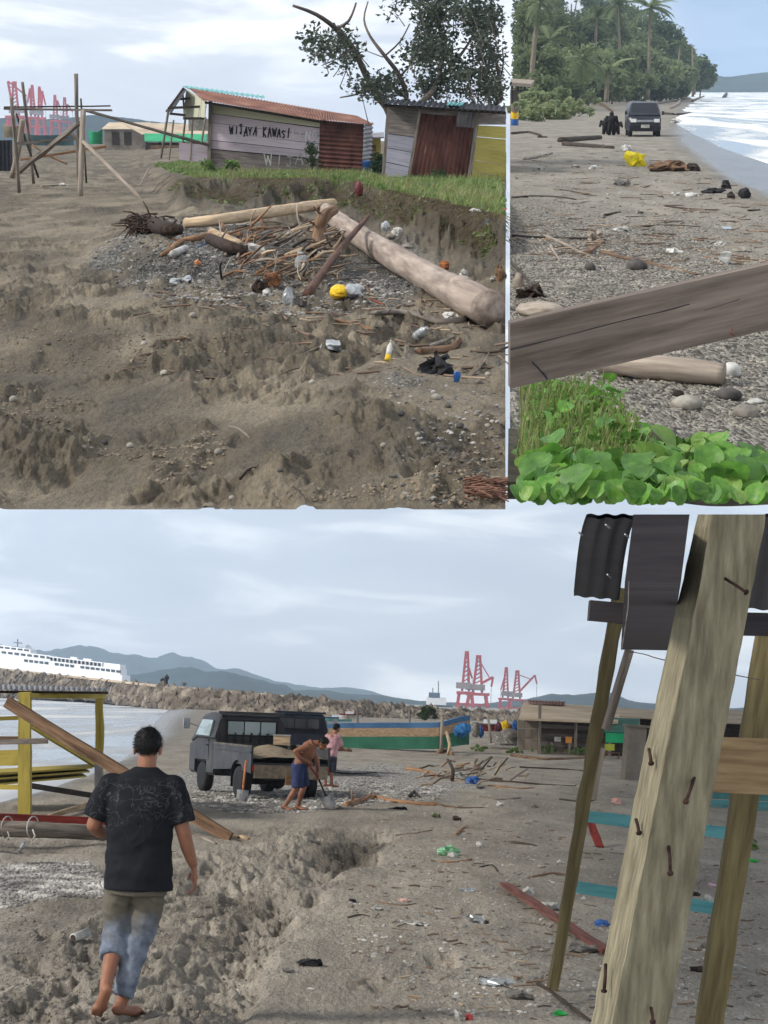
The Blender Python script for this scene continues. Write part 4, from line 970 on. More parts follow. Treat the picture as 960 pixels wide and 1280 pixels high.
# tangle of sticks between the logs: one drift pile with its branches
pile = thing('drift_pile', 'tangle of bleached and brown sticks between the two logs', 'driftwood', p, S(p, 345, 325))
r_ = np.random.default_rng(21)
cols = [M['wood_pale'], M['wood_brown'], M['wood_grey'], M['wood_dark'], M['wood_silver'], M['wood_orange']]
for i in range(150):
    x, y = r_.uniform(275, 425), r_.uniform(284, 350); a = r_.uniform(-.9, .9)*(1 if r_.random() < .7 else 2.2); L_ = r_.uniform(12, 52)
    g = S(p, x, y+4); dd = g[1]; e = np.array([math.cos(a)*L_, -abs(math.sin(a))*L_*.7])
    w = r_.uniform(.9, 4.6); b0 = P(p, x, y, dd); b1 = P(p, x+e[0], y+e[1], dd+r_.uniform(-1, 2))
    if x+e[0] > 450: continue
    mb = MB(); mb.tube([b0, lerp(b0, b1, .5)+r_.normal(0, .05, 3), b1], [px2m(p, dd, w)/2, px2m(p, dd, w)*.45, px2m(p, dd, w)*.25], 6, jit=.08, sub=2); part('branch', mb, cols[i % 6], pile, smooth=True)
for i, (x, y, w, h, m_, lb) in enumerate(((378, 336, 14, 22, M['clear'], 'crumpled clear plastic bag hanging in the drift pile'), (344, 300, 12, 8, M['stone'], 'pale rounded stone in the drift pile'),
        (318, 320, 18, 14, M['white'], 'white cloth scrap among the sticks left of the plastic bag'), (360, 300, 16, 10, M['cloth_grey'], 'grey rag on top of the drift pile'),
        (405, 326, 16, 12, M['stone'], 'whitish rock beside the root stump'), (333, 370, 10, 8, M['white'], 'small white scrap just right of the dark husk'),
        (360, 382, 14, 24, M['clear'], 'clear bottle half buried below the husks'), (375, 384, 13, 8, M['stone_dark'], 'dark stone beside the half buried clear bottle'),
        (388, 322, 12, 12, M['cloth_black'], 'dark rag under the root stump'), (300, 322, 8, 8, M['stone'], 'small white stone at the tip of the dark log'))):
    lump('debris_lump', p, x, y, w, h, m_, lb, 'litter' if 'stone' not in lb and 'rock' not in lb else 'stone', .3)
mb = MB(); g = S(p, 216, 322); q = S(p, 232, 315); mb.tube([g+[0, 0, .05], q+[0, 0, .05]], .055, 14); single('foam_tube', mb, M['white'], p, 'short white foam tube on the gravel below the forked branch', 'litter', smooth=True)
lump('flat_wrapper', p, 226, 354, 27, 6, M['clear'], 'flat whitish plastic wrapper on gravel', 'litter', .25)
plank('wood_chip', p, (231, 337), (246, 333), 4, M['wood_brown'], 'small brown wood chip on gravel above the wrapper', 'wood')
lump('orange_stone', p, 247, 331, 8, 6, mat('orange_stone', lin(190, 130, 90), lin(150, 96, 64), scale=5), 'small orange stone on the gravel', 'stone', .2)
stick('blue_straw', p, [(247, 309), (262, 304)], 2, M['blue_pl'], 'thin blue plastic strap left of the pile', 'litter')
# stones and bottles on the big trunk
for (x, y, w, h, m_, lb) in ((482, 290, 11, 13, M['clear'], 'clear plastic cup on the huge trunk'), (497, 296, 13, 12, M['white'], 'white foam block on the huge trunk'), (488, 300, 12, 8, M['stone'], 'pale stone tucked beside the foam block'), (508, 312, 15, 7, M['stone'], 'flat pale stone behind the huge trunk')):
    d = S(p, x, y+10)[1]; mb = MB(); mb.blob(P(p, x, y-h/2, d+.6), (px2m(p, d, w)/2, px2m(p, d, w)/2, px2m(p, d, h)/2), 3, .5, 3, x); single('trunk_litter', mb, m_, p, lb, 'litter' if 'stone' not in lb else 'stone')
# foreground drift
plank('broken_plank', p, (376, 391), (424, 393), 5, M['wood_brown'], 'flat brown plank left of the two broken boards')
plank('broken_plank', p, (420, 400), (478, 415), 6.5, M['wood_orange'], 'split orange brown board pointing at the clear bottle')
plank('broken_plank', p, (462, 405), (490, 410), 5, M['wood_dark'], 'short dark board beside the split orange board')
stick('branch', p, [(470, 394), (495, 392), (525, 396), (548, 404), (575, 402), (588, 397)], 8, M['wood_grey'], 'knotty branch with pale tip below the huge trunk', w1=9, twigs=4)
stick('branch', p, [(524, 443), (545, 440), (565, 437), (574, 428)], 11, M['wood_brown'], 'curved brown driftwood piece above the black clump', w1=9)
stick('branch', p, [(530, 438), (548, 430), (568, 422)], 7, M['wood_grey'], 'grey driftwood sliver behind the curved brown piece', w1=3)
lump('burnt_clump', p, 545, 468, 30, 22, M['cloth_black'], 'black charred clump near the right edge', 'clump', .6, 3.5)
lump('blue_bottle_cap', p, 571, 478, 9, 14, M['blue_pl'], 'small blue grey plastic bottle stub by the black clump', 'litter', .2)
bottle(p, 484, 453, 28, .55, .35, M['white'], M['clear'], M['yellow_pl'], 'plastic bottle with yellow base standing tilted in the sand')
bottle(p, 520, 425, 24, 1.0, 2.4, M['clear'], M['clear'], M['clear'], 'empty clear plastic bottle lying below the branch', .5)
b_ = thing('snack_packet', 'yellow and clear snack packet near the propped stick', 'litter', p, S(p, 433, 371))
g = S(p, 433, 371); mb = MB(); mb.blob(g+[-.08, 0, .06], (.11, .12, .08), 3, .3, 2, 3); part('yellow_end', mb, M['yellow_pl'], b_)
mb = MB(); mb.blob(g+[.09, 0, .07], (.12, .12, .09), 3, .35, 2, 5); part('clear_end', mb, M['clear'], b_)
lump('crumpled_bag', p, 415, 438, 22, 9, M['clear'], 'crumpled torn plastic bag left of the yellow based bottle', 'litter', .6, 3)
lump('plastic_scrap', p, 581, 397, 16, 8, mat('tan_plastic', lin(220, 190, 120), lin(190, 150, 90), scale=5), 'tan plastic scrap at the tip of the knotty branch', 'litter')
lump('white_scrap', p, 562, 398, 14, 6, M['white'], 'white plastic scrap on the knotty branch', 'litter')
for (pts, w, m_, lb) in (([(527, 385), (526, 375), (528, 365)], 3, M['wood_brown'], 'short upright twig in front of the huge trunk'), ([(470, 375), (458, 360), (450, 352)], 3, M['wood_brown'], 'brown twig lying below the propped stick'), ([(480, 382), (462, 374), (448, 370)], 3, wood('red_twig', lin(140, 80, 60), lin(90, 50, 40)), 'reddish twig right of the snack packet'),
        ([(590, 470), (604, 455), (612, 440)], 4, M['wood_grey'], 'grey twig near the right edge above the stones'), ([(300, 600), (310, 588), (320, 585)], 4, M['wood_dark'], 'small dark twig in the foreground sand'), ([(288, 535), (300, 538), (312, 548)], 5, M['wood_grey'], 'curled grey root in the foreground sand')):
    stick('twig', p, pts, w, m_, lb, w1=w*.5)
# right edge: litter on the bank
for (x, y, w, h, m_, lb) in ((598, 270, 18, 7, M['white'], 'white plastic lying on the bank top near the right edge'), (612, 265, 26, 6, mat('red_cloth', lin(160, 90, 70), lin(110, 60, 48), scale=5), 'red brown rag on the bank top near the right edge'), (614, 282, 14, 8, M['blue_pl'], 'bluish scrap on the bank near the right edge'), (580, 345, 10, 6, M['white'], 'white scrap on sand behind the huge trunk'), (617, 352, 8, 7, M['white'], 'tiny white cup behind the huge trunk at the right'), (553, 338, 14, 10, mat('orange_scrap', lin(190, 120, 70), lin(140, 84, 50), scale=5), 'orange leaf scrap behind the huge trunk'), (626, 352, 12, 22, M['wood_brown'], 'brown wood block standing behind the trunk at right edge')):
    lump('bank_litter', p, x, y, w, h, m_, lb, 'litter')
# red brown bird-like bag on stick on the bank
d = S(p, 447, 250)[1]; mb = MB(); mb.blob(P(p, 449, 236, d), (px2m(p, d, 5), px2m(p, d, 5), px2m(p, d, 9)), 3, .3, 1.5, 2); single('red_bag', mb, mat('maroon_plastic', lin(120, 50, 52), lin(84, 34, 38), scale=6, rough=.5), p, 'maroon plastic bag snagged upright on the bank above the trunk', 'bag')
stick('branch', p, [(432, 250), (440, 243, 8), (446, 236, 14)], 3, M['wood_grey'], 'short grey stick poking up beside the maroon bag', w1=2)
# thin twigs and white plants hanging on the bank corner
for i, pts in enumerate(([(190, 240), (200, 228, 10), (214, 218, 18)], [(193, 242), (206, 230, 10), (216, 222, 16)], [(175, 232), (180, 222, 8), (186, 210, 14)])):
    stick('hanging_vine', p, pts, 1.6, M['wood_silver'], ('pale bare vine stem at the left end of the bank', 'second pale vine stem beside the first at the bank end', 'short bare stem at the far left of the bank')[i], 'vine', w1=1)
# palm fibre mat bottom right corner
mb = MB(); r_ = np.random.default_rng(5)
for i in range(110):
    x, y = r_.uniform(578, 624), r_.uniform(612, 630); g = S(p, x, y)+[0, 0, .03+.05*r_.random()]; a = r_.normal(0, .35); L_ = r_.uniform(.05, .14)
    mb.tube([g, g+np.array([math.cos(a)*L_, math.sin(a)*L_*2, r_.normal(0, .015)])], [.006, .004], 4)
single('palm_fibre', mb, mat('rusty_fibre', lin(132, 96, 78), lin(84, 60, 48), scale=8), p, 'reddish palm fibre mat in the bottom right corner of sand', 'fibre', kind='stuff')
# pebbles one can pick out
PLACE = ['left', 'middle', 'right']
PEB = [(130, 556), (162, 560), (104, 562), (235, 553), (273, 568), (290, 625), (60, 432), (241, 397), (180, 432), (500, 520), (595, 520), (610, 535), (575, 535), (545, 500), (598, 480), (560, 510), (480, 560), (455, 610), (588, 565), (610, 470), (522, 545), (575, 600), (16, 502), (205, 470), (350, 590), (390, 480)]
seen = {}
def pebl(x, y, i):
    a = ('at the left side' if x < 150 else 'left of the middle' if x < 300 else 'in the middle' if x < 470 else 'at the right side')
    b = ('beside the gravel hump' if y < 440 else 'halfway down' if y < 540 else 'near the bottom edge')
    c = 'dark' if i % 3 == 0 else 'pale'
    k = (a, b, c); seen[k] = seen.get(k, 0)+1
    o_ = ['', 'second ', 'third ', 'fourth ', 'fifth ', 'sixth ', 'seventh '][seen[k]-1]
    return f'{o_}{c} pebble on the sand {a}, {b}'
for i, (x, y) in enumerate(PEB):
    w = rng.uniform(6, 12); o = lump('pebble', p, x, y, w, w*.65, M['stone'] if i % 3 else M['stone_dark'], pebl(x, y, i), 'pebble', .15, 1, 2, i, 'pebbles on the foreground sand', smooth=True)
def gravel(name, p, poly, n, r0, r1, m, label, seed):
    uv = scatter_px(p, n, poly, seed); b0 = on_plane_h(p, uv); r_ = np.random.default_rng(seed)
    v, f = ICO[1]; rr = r0*(r1/r0)**r_.random(n)
    sc = np.stack([rr*r_.uniform(.7, 1.3, n), rr*r_.uniform(.7, 1.5, n), rr*r_.uniform(.4, .8, n)], 1)
    a = r_.uniform(0, 6.28, n); ca, sa = np.cos(a), np.sin(a)
    V = v[None]*sc[:, None]*(1+r_.normal(0, .12, (n, len(v), 1)))
    V = np.stack([V[..., 0]*ca[:, None]-V[..., 1]*sa[:, None], V[..., 0]*sa[:, None]+V[..., 1]*ca[:, None], V[..., 2]], -1)+(b0+np.array([0, 0, 1])*rr[:, None]*.15)[:, None]
    Fs = (np.array(f)[None]+(np.arange(n)*len(v))[:, None, None]).reshape(-1, 3)
    mb = MB(); mb.v = [V.reshape(-1, 3)]; mb.f = Fs.tolist(); mb.n = n*len(v)
    return single(name, mb, m, p, label, 'gravel', kind='stuff')
def speckmat(name, cols, sc):
    m = bpy.data.materials.new(name); m.use_nodes = True; nt = m.node_tree; b = nt.nodes['Principled BSDF']; b.inputs['Roughness'].default_value = .85
    t = nt.nodes.new('ShaderNodeTexCoord'); v = nt.nodes.new('ShaderNodeTexNoise'); v.inputs['Scale'].default_value = sc; v.inputs['Detail'].default_value = 1
    r = nt.nodes.new('ShaderNodeValToRGB'); e = r.color_ramp.elements; e[0].position = .3; e[0].color = (*cols[0], 1); e[1].position = .7; e[1].color = (*cols[-1], 1)
    if len(cols) > 2: k = e.new(.5); k.color = (*cols[1], 1)
    nt.links.new(t.outputs['Object'], v.inputs['Vector']); nt.links.new(v.outputs['Fac'], r.inputs[0]); nt.links.new(r.outputs[0], b.inputs['Base Color']); return m
M['gravelA'] = speckmat('gravel_stone', [lin(64, 62, 62), lin(112, 108, 104), lin(178, 174, 168)], 3.0)
M['clod'] = speckmat('sand_clod', [lin(84, 74, 62), lin(114, 102, 86), lin(136, 122, 102)], 2.0)
gravel('gravel', p, [(110, 330), (180, 290), (300, 292), (420, 330), (500, 345), (520, 380), (420, 395), (330, 400), (200, 385)], 5200, .008, .034, M['gravelA'], 'grey gravel spread over the hump below the drift pile', 2)
gravel('gravel', p, [(430, 480), (560, 450), (628, 480), (628, 628), (480, 628), (520, 540)], 420, .006, .022, M['gravelA'], 'scattered gravel among the clods at the lower right', 3)
def clods(p, n, box, seed, thr, r0, r1, m, label, fx=.9, fy=1.5, sd=37, name='sand_clods', cond=None):
    r_ = np.random.default_rng(seed); uv = np.stack([r_.uniform(box[0], box[2], n*4), r_.uniform(box[1], box[3], n*4)], 1)
    x, y = plane_pts(p, uv[:, 0], uv[:, 1]); k = fbm(x*fx, y/KS*fy, 3, sd) > thr
    if cond is not None: k &= cond(uv[:, 0], uv[:, 1])
    uv = uv[k][:n]; n = len(uv); b0 = on_plane_h(p, uv); v, f = ICO[1]
    rr = r0*(r1/r0)**(r_.random(n)**1.6); V = v[None]*rr[:, None, None]*np.array([1, 1.5, .75])*(1+r_.normal(0, .2, (n, len(v), 1)))+(b0+np.array([0, 0, 1])*rr[:, None]*.1)[:, None]
    Fs = (np.array(f)[None]+(np.arange(n)*len(v))[:, None, None]).reshape(-1, 3)
    mb = MB(); mb.v = [V.reshape(-1, 3)]; mb.f = Fs.tolist(); mb.n = n*len(v)
    return single(name, mb, m, p, label, 'sand', kind='stuff')
clods(p, 4200, (0, 270, 626, 628), 4, .50, .005, .02, M['clod'], 'crumbled clods of damp sand over the churned foreground', cond=lambda u, v: (v > 400) | (u < 200) | (v > 300+(u-0)*.25))
# ================================================================== palm beach (photograph top right)
p = 'B'
M['leafB'] = [leafmat('jungle_leaf', (.20, .25, .115), (.105, .145, .066), .45, scale=.25, c3=(.23, .27, .13)),
              leafmat('jungle_leaf_pale', (.30, .35, .17), (.17, .215, .105), .45, scale=.25, c3=(.30, .34, .18)),
              leafmat('jungle_leaf_dark', (.12, .165, .08), (.066, .10, .047), .45, scale=.25, c3=(.15, .18, .09))]
M['trunkB'] = wood('pale_trunk', lin(150, 140, 122), lin(98, 90, 76), stretch=(1, 1, .4), scale=2)
# -- palms
def frond_mesh(L_, seed, name='frond'):
    r_ = np.random.default_rng(seed); mb = MB(); n = 16; pts = []
    for i in range(n+1):
        q = i/n; pts.append(np.array([L_*q*(1-.12*q), 0, L_*(.25*q-.62*q*q)]))
    mb.tube(pts, [L_*.012*(1-.7*i/n) for i in range(n+1)], 4)
    for i in range(2, n*2):
        q = i/(2*n); k = min(int(q*n), n-1); c = lerp(pts[k], pts[k+1], q*n-k); w = L_*.24*math.sin(math.pi*min(q*.9+.12, 1))
        for sgn in (-1, 1):
            tip = c+np.array([w*.45, sgn*w, -w*.55*r_.uniform(.6, 1.3)]); hw = L_*.018
            mb.add([c+[-hw, 0, 0], c+[hw, 0, 0], tip], [[0, 1, 2]])
    return mesh_from(name, mb)
FR = [frond_mesh(1.0, i) for i in range(3)]
for f_ in FR: f_.materials.append(M['leafB'][0])
def palm(px, pyb, pyt, d, label, lean=0, nf=15, size=None):
    base = P(p, px, pyb, d); top = P(p, px+lean, pyt, d); t = thing('palm_tree', label, 'palm', p, base, 0, 'coconut palms in the beach jungle')
    H_ = top[2]-base[2]; rel = top-base; L_ = size or max(3.2, H_*.32)
    mb = MB(); mb.tube([(0, 0, -.5), (rel[0]*.3, 0, H_*.4), (rel[0]*.7, .3, H_*.75), (rel[0], 0, H_)], [.34, .26, .22, .20], 8, jit=.03, sub=4); part('trunk', mb, M['trunkB'], t, False, True)
    r_ = np.random.default_rng(int(px*3+pyt))
    for i in range(nf):
        a = i*2.399+r_.normal(0, .2); e = R(r_.uniform(-55, 48)); s_ = L_*r_.uniform(.8, 1.1)
        m_ = Matrix.Translation(Vector((float(rel[0]), 0, float(H_)))) @ Matrix.Rotation(a, 4, 'Z') @ Matrix.Rotation(e, 4, 'Y') @ Matrix.Scale(s_, 4)
        inst('frond', FR[i % 3], t, m_)
    return t
def jtree(px, pyb, pyt, wpx, d, label, k, n=46, per=34, lean=0, trunk=1.0, ls=None, clip=True):
    base = P(p, px, pyb, d); H_ = px2m(p, d, pyb-pyt); w = px2m(p, d, wpx)/2
    t = thing('jungle_tree', label, 'tree', p, base, 0, 'trees of the beach jungle')
    r_ = np.random.default_rng(int(px*5+pyt*3)); c = []
    while len(c) < n:
        q = r_.normal(0, 1, 3); q = q/np.linalg.norm(q)*r_.random()**.4; z = H_*(.58+.42*q[2]) if trunk else H_*(.5+.5*q[2])
        x = q[0]*w+px2m(p, d, lean)*z/H_
        if clip and (base[0]+x)/d*F+480 < 643: continue
        if fbm(np.array([x/w*2.2+px]), np.array([z/H_*3]), 2, 7)[0] < .40: continue
        c.append([x, q[1]*w*.7, z])
    c = np.array(c); mb = MB()
    ll = px2m(p, d, lean)
    mb.tube([(0, 0, -.5), (ll*.2+.1, 0, H_*.3), (ll*.5, 0, H_*.55), (ll*.8, 0, H_*.85)], [H_*.022, H_*.018, H_*.013, H_*.005], 8, sub=2)
    for q in c[::4]: mb.tube([(ll*.35, 0, H_*.4), lerp((ll*.35, 0, H_*.4), q, .6)+r_.normal(0, .2, 3), q], [H_*.010, H_*.007, H_*.003], 5)
    part('trunk', mb, M['trunkB'], t, False, True)
    part('crown', leaves_mb(c, w*.30, per, ls or px2m(p, d, 5.5), .5, int(px+pyb), .8), M['leafB'][k], t, False)
    return t
TREES = [(655, 135, 6, 44, 230, 'tall pale tree at the left edge of the jungle', 1), (690, 128, 12, 50, 300, 'tall leafy tree second from the left in the jungle', 0), (722, 126, 22, 52, 340, 'rounded tree left of the middle palms', 2), (752, 124, 18, 50, 380, 'tall bushy tree behind the middle of the jungle', 0),
         (785, 122, 26, 54, 400, 'broad tree below the two tall palms', 1), (815, 121, 22, 50, 430, 'dark tree right of the two tall palms', 2), (838, 120, 46, 40, 450, 'tree on the right shoulder of the jungle', 0), (858, 118, 62, 34, 480, 'lower tree near the right end of the jungle', 2), (875, 117, 78, 28, 520, 'small tree at the seaward tip of the jungle', 0),
         (672, 132, 60, 44, 220, 'leafy mid height tree above the hut roof', 1), (705, 128, 66, 46, 250, 'pale mid height tree above the fallen poles', 1), (735, 126, 62, 46, 290, 'broad leaved tree in the jungle middle row', 1), (765, 124, 66, 44, 320, 'mid height tree behind the van on its left', 0), (795, 122, 60, 44, 350, 'mid height tree straight above the van', 1), (823, 121, 72, 38, 380, 'mid height tree right of the van', 1), (848, 119, 82, 32, 420, 'low rounded tree close to the driftwood point', 1),
         (668, 128, 94, 44, 205, 'low bushy tree just right of the hut', 0), (700, 126, 96, 44, 235, 'low bushy tree behind the fallen poles', 0), (733, 124, 96, 44, 275, 'low bushy tree at the jungle foot, middle', 2), (762, 122, 98, 40, 300, 'low bushy tree left above the people', 1), (790, 121, 94, 42, 330, 'low bushy tree behind the van roof', 0), (818, 120, 96, 36, 360, 'low bushy tree right behind the van', 2), (842, 119, 100, 30, 400, 'lowest bush tree at the driftwood point', 0)]
TREES += [(648, 130, -14, 40, 380, 'dark tall tree filling the left top corner of the jungle', 2), (672, 128, -8, 50, 420, 'dark tall tree behind the leaning palm', 2), (712, 126, -10, 56, 460, 'dark tall tree behind the cut off palm', 2), (745, 125, 0, 56, 480, 'dark tall tree behind the jungle middle', 2), (772, 124, 8, 50, 500, 'dark tall tree left behind the palm pair', 0), (800, 123, 14, 50, 520, 'dark tall tree right behind the palm pair', 2), (824, 122, 36, 44, 540, 'dark tree behind the right shoulder', 2), (655, 130, 40, 40, 300, 'mid height tree right above the hut', 0), (690, 128, 44, 46, 330, 'mid height tree between the left palms', 0), (730, 126, 46, 48, 360, 'mid height tree behind the shorter palm', 0), (775, 124, 48, 48, 390, 'mid height tree below the ragged palm crown', 1), (806, 122, 50, 44, 410, 'mid height tree below the round palm crown', 0)]
for (x, yb, yt, w, d, lb, k) in TREES:
    low = yt > 90
    jtree(x, yb+2, yt, w*1.4, d, lb, k, 96 if not low else 56, 48, trunk=0 if low else 1)
palm(662, 128, 2, 215, 'leaning palm at the left edge above the hut', 12, 14); palm(700, 124, -6, 330, 'tall palm with crown cut off by the picture top, left', -6, 15)
palm(776, 122, 6, 330, 'tall palm with ragged crown left of the pair', -4, 16); palm(810, 121, 10, 340, 'tall palm with round crown right of the pair', 3, 17); palm(742, 123, 24, 300, 'shorter palm in the middle of the jungle', 4, 15)
palm(845, 119, 54, 420, 'palm at the right shoulder of the jungle', 6, 14); palm(722, 124, 74, 240, 'young palm with drooping fronds in the jungle middle', 6, 14, 4.5); palm(866, 118, 76, 460, 'small palm near the seaward tip', 4, 12)
palm(684, 126, 50, 225, 'middle height palm right of the leaning palm', 3, 13); palm(758, 122, 88, 262, 'low young palm above the people', 2, 12, 4.0)
# bare snag
mb = MB(); mb.tube([P(p, 868, 118, 440), P(p, 866, 85, 440), P(p, 865, 55, 440)], [.3, .22, .08], 7); single('dead_tree', mb, M['trunkB'], p, 'bare dead tree trunk sticking up at the jungle end', 'tree', smooth=True)
# bushes at the foot
for (x, y, w, h, d, lb) in ((660, 158, 44, 24, 150, 'bright scrub spilling onto the sand right of the boat'), (690, 152, 46, 22, 160, 'bright scrub above the small dark stick'), (716, 146, 40, 20, 178, 'bright scrub left of the curved branch'), (668, 138, 46, 26, 185, 'tall scrub in front of the hut posts'), (700, 136, 44, 24, 200, 'tall scrub around the fallen pole'), (652, 146, 30, 18, 170, 'low scrub below the hut at the left edge'), (680, 146, 36, 16, 175, 'low scrub right of the hut posts'), (705, 136, 34, 14, 210, 'low scrub beyond the fallen poles'), (735, 130, 34, 14, 260, 'low scrub at the jungle foot left of the people')):
    bush(x, y, w, h, d, lb, M['leafB'][1], 16, 36, .5, 'scrub at the jungle foot', 'B')
# -- hut at left edge
hu = thing('beach_hut', 'open hut with flat thatch roof at the left edge of palm beach', 'hut', p, P(p, 648, 135, 195))
mb = MB(); mb.slab([P(p, 638, 100, 200), P(p, 668, 102, 200), P(p, 664, 107, 192), P(p, 638, 105, 192)], .3); part('roof', mb, M['wood_silver'], hu)
for x in (640, 647, 656, 662):
    mb = MB(); mb.tube([P(p, x, 105, 194), P(p, x, 136, 194)], .13, 7); part('post', mb, M['wood_dark'], hu)
mb = MB(); mb.slab([P(p, 638, 112, 200), P(p, 660, 112, 200), P(p, 660, 132, 200), P(p, 638, 132, 200)], .1); part('back_wall', mb, M['wall_dark'], hu)
bo = thing('beached_boat', 'small beached boat with yellow gunwale and blue hull at left edge', 'boat', p, P(p, 642, 158, 132))
def hull(parent, a, b, zt0, zt1, wid, m, name='hull', rise=.15, n=14):
    V = []; 
    for i in range(n+1):
        q = i/n; w = wid*max(.06, math.sin(math.pi*min(max(.12+q*.88, .0), 1)))**.6; c = lerp(a, b, q)
        z0, z1 = zt0, zt1*(1+rise*(2*q-1)**2)
        V += [c+[0, -w*.75, z0], c+[0, -w, z1], c+[0, w, z1], c+[0, w*.75, z0]]
    f = []
    for i in range(n):
        for j in range(4): f.append([4*i+j, 4*i+(j+1) % 4, 4*i+4+(j+1) % 4, 4*i+4+j])
    f += [[3, 2, 1, 0], [4*n+j for j in range(4)]]
    mb = MB(); mb.add(V, f); return part(name, mb, m, parent)
a, b = P(p, 638.5, 158, 132), P(p, 648, 158, 132)
hull(bo, a, b, 0, .45, .4, M['blue_pl']); hull(bo, a, b, .46, .85, .46, M['yellow_pl'], 'gunwale'); hull(bo, a, b, .86, 1.2, .4, M['wood_grey'], 'cover')
# -- fallen poles and logs on the beach
LOGS = [([(680, 126), (700, 121, 4), (722, 117, 8)], 5, M['wood_silver'], 'pale fallen pole leaning out of the scrub'), ([(712, 133), (738, 128), (755, 133), (765, 140)], 4, M['wood_brown'], 'curved fallen branch left above the people'), ([(640, 168), (660, 166), (676, 170)], 4, M['wood_dark'], 'dark stick at the left edge below the boat'),
        ([(701, 178), (725, 176), (750, 174)], 9, M['wood_dark'], 'thick dark log left of the van'), ([(705, 182), (735, 184), (766, 186)], 7, M['wood_dark'], 'second dark log lying below the thick one'), ([(655, 200), (672, 197), (690, 192)], 4, M['wood_grey'], 'grey stick at the left below the dark logs'),
        ([(672, 172), (684, 172)], 3, M['wood_dark'], 'small dark stick left of the thick dark log'), ([(830, 143), (848, 144), (862, 142)], 4, M['wood_dark'], 'dark log in the shallows right of the van'), ([(812, 132), (835, 128), (862, 124)], 4, M['wood_grey'], 'long driftwood trunk at the jungle point'), ([(838, 136), (848, 130), (850, 124)], 4, M['wood_silver'], 'pale upright driftwood stump at the jungle point'),
        ([(865, 127), (880, 121)], 3, M['wood_brown'], 'driftwood pole sticking out to sea'), ([(905, 123), (908, 118)], 5, M['stone_dark'], 'dark rock stump in the surf'),
        ([(640, 248), (665, 246), (700, 247), (720, 250)], 3, M['wood_dark'], 'thin dark stick in the drift line at the left'), ([(700, 238), (735, 244), (760, 249)], 3, M['wood_dark'], 'thin dark stick in the middle of the drift line'), ([(832, 258), (860, 262), (898, 263)], 3, M['wood_dark'], 'thin dark stick at the right of the drift line'), ([(800, 284), (840, 282), (875, 284)], 2.5, M['wood_dark'], 'long thin branch above the gravel at right'), ([(756, 270), (775, 266)], 4, M['wood_dark'], 'short dark branch in the middle above the gravel'), ([(935, 264), (950, 263)], 3, M['wood_dark'], 'short dark stick at the right edge'),
        ([(680, 296), (700, 304), (725, 316), (738, 321)], 5, M['wood_silver'], 'bleached stick left of the broken plank'), ([(637.8, 301), (650, 300), (668, 305)], 4, M['wood_silver'], 'bleached stick at the left edge of the gravel'), ([(688, 308), (694, 318), (700, 326)], 4, M['wood_silver'], 'short bleached crossing stick'), ([(640, 296), (680, 298), (730, 299), (745, 297)], 4, M['wood_dark'], 'dark half buried branch behind the bleached stick'),
        ([(795, 327), (830, 335), (850, 338)], 3, M['wood_pale'], 'white stick alongside the broken plank'), ([(880, 322), (910, 325), (935, 324)], 3, M['wood_brown'], 'brown stick at right behind the beam'), ([(640, 330), (655, 345, 14), (668, 362, 10), (682, 372)], 4, M['wood_dark'], 'dark bent branch arching at the left edge'), ([(642, 345), (665, 368), (690, 380), (705, 384)], 4, M['wood_dark'], 'dark branch lying against the beam at left')]
for (pts, w, m_, lb) in LOGS: stick('drift_stick', p, pts, w, m_, lb, w1=w*.7)
plank('broken_plank', p, (752, 316), (872, 344), 8, M['wood_brown'], 'long broken brown plank lying on the gravel')
plank('broken_plank', p, (733, 318), (752, 304), 9, M['wood_brown'], 'short upturned plank end on the gravel', t=.5)
lump('bleached_root', p, 747, 302, 18, 12, M['wood_silver'], 'bleached root knob above the broken plank', 'driftwood', .5)
lump('beach_rock', p, 797, 338, 26, 14, M['stone_dark'], 'grey rounded rock below the broken plank', 'rock', .2, smooth=True)
lump('beach_rock', p, 738, 338, 14, 10, M['stone_dark'], 'dark small rock left of the rounded rock', 'rock', .2, smooth=True)
lump('half_buried_log', p, 676, 395, 60, 16, M['wood_silver'], 'rounded grey log half hidden by the beam at left', 'driftwood', .2, smooth=True)
lump('half_buried_log', p, 649, 360, 14, 18, M['wood_silver'], 'stubby pale log at the left edge above the beam', 'driftwood', .2, smooth=True)
lump('root_tangle', p, 664, 372, 26, 14, M['root'], 'dark tangled roots at the left edge above the beam', 'roots', .6, 4)
lump('yellow_bag', p, 797, 208, 21, 18, mat('bright_yellow_bag', lin(236, 220, 40), lin(200, 180, 20), scale=4, rough=.5, bump=.3), 'bright yellow plastic bag on the sand below the van', 'bag', .4)
lump('drift_heap', p, 838, 214, 40, 10, M['wood_brown'], 'brown heap of drift debris right of the yellow bag', 'debris', .6, 4)
lump('drift_heap', p, 778, 232, 22, 8, M['cloth_grey'], 'grey heap of debris below the yellow bag', 'debris', .5, 3)
lump('drift_heap', p, 868, 214, 16, 9, M['wood_dark'], 'dark end of the debris heap at the wet sand', 'debris', .5, 3)
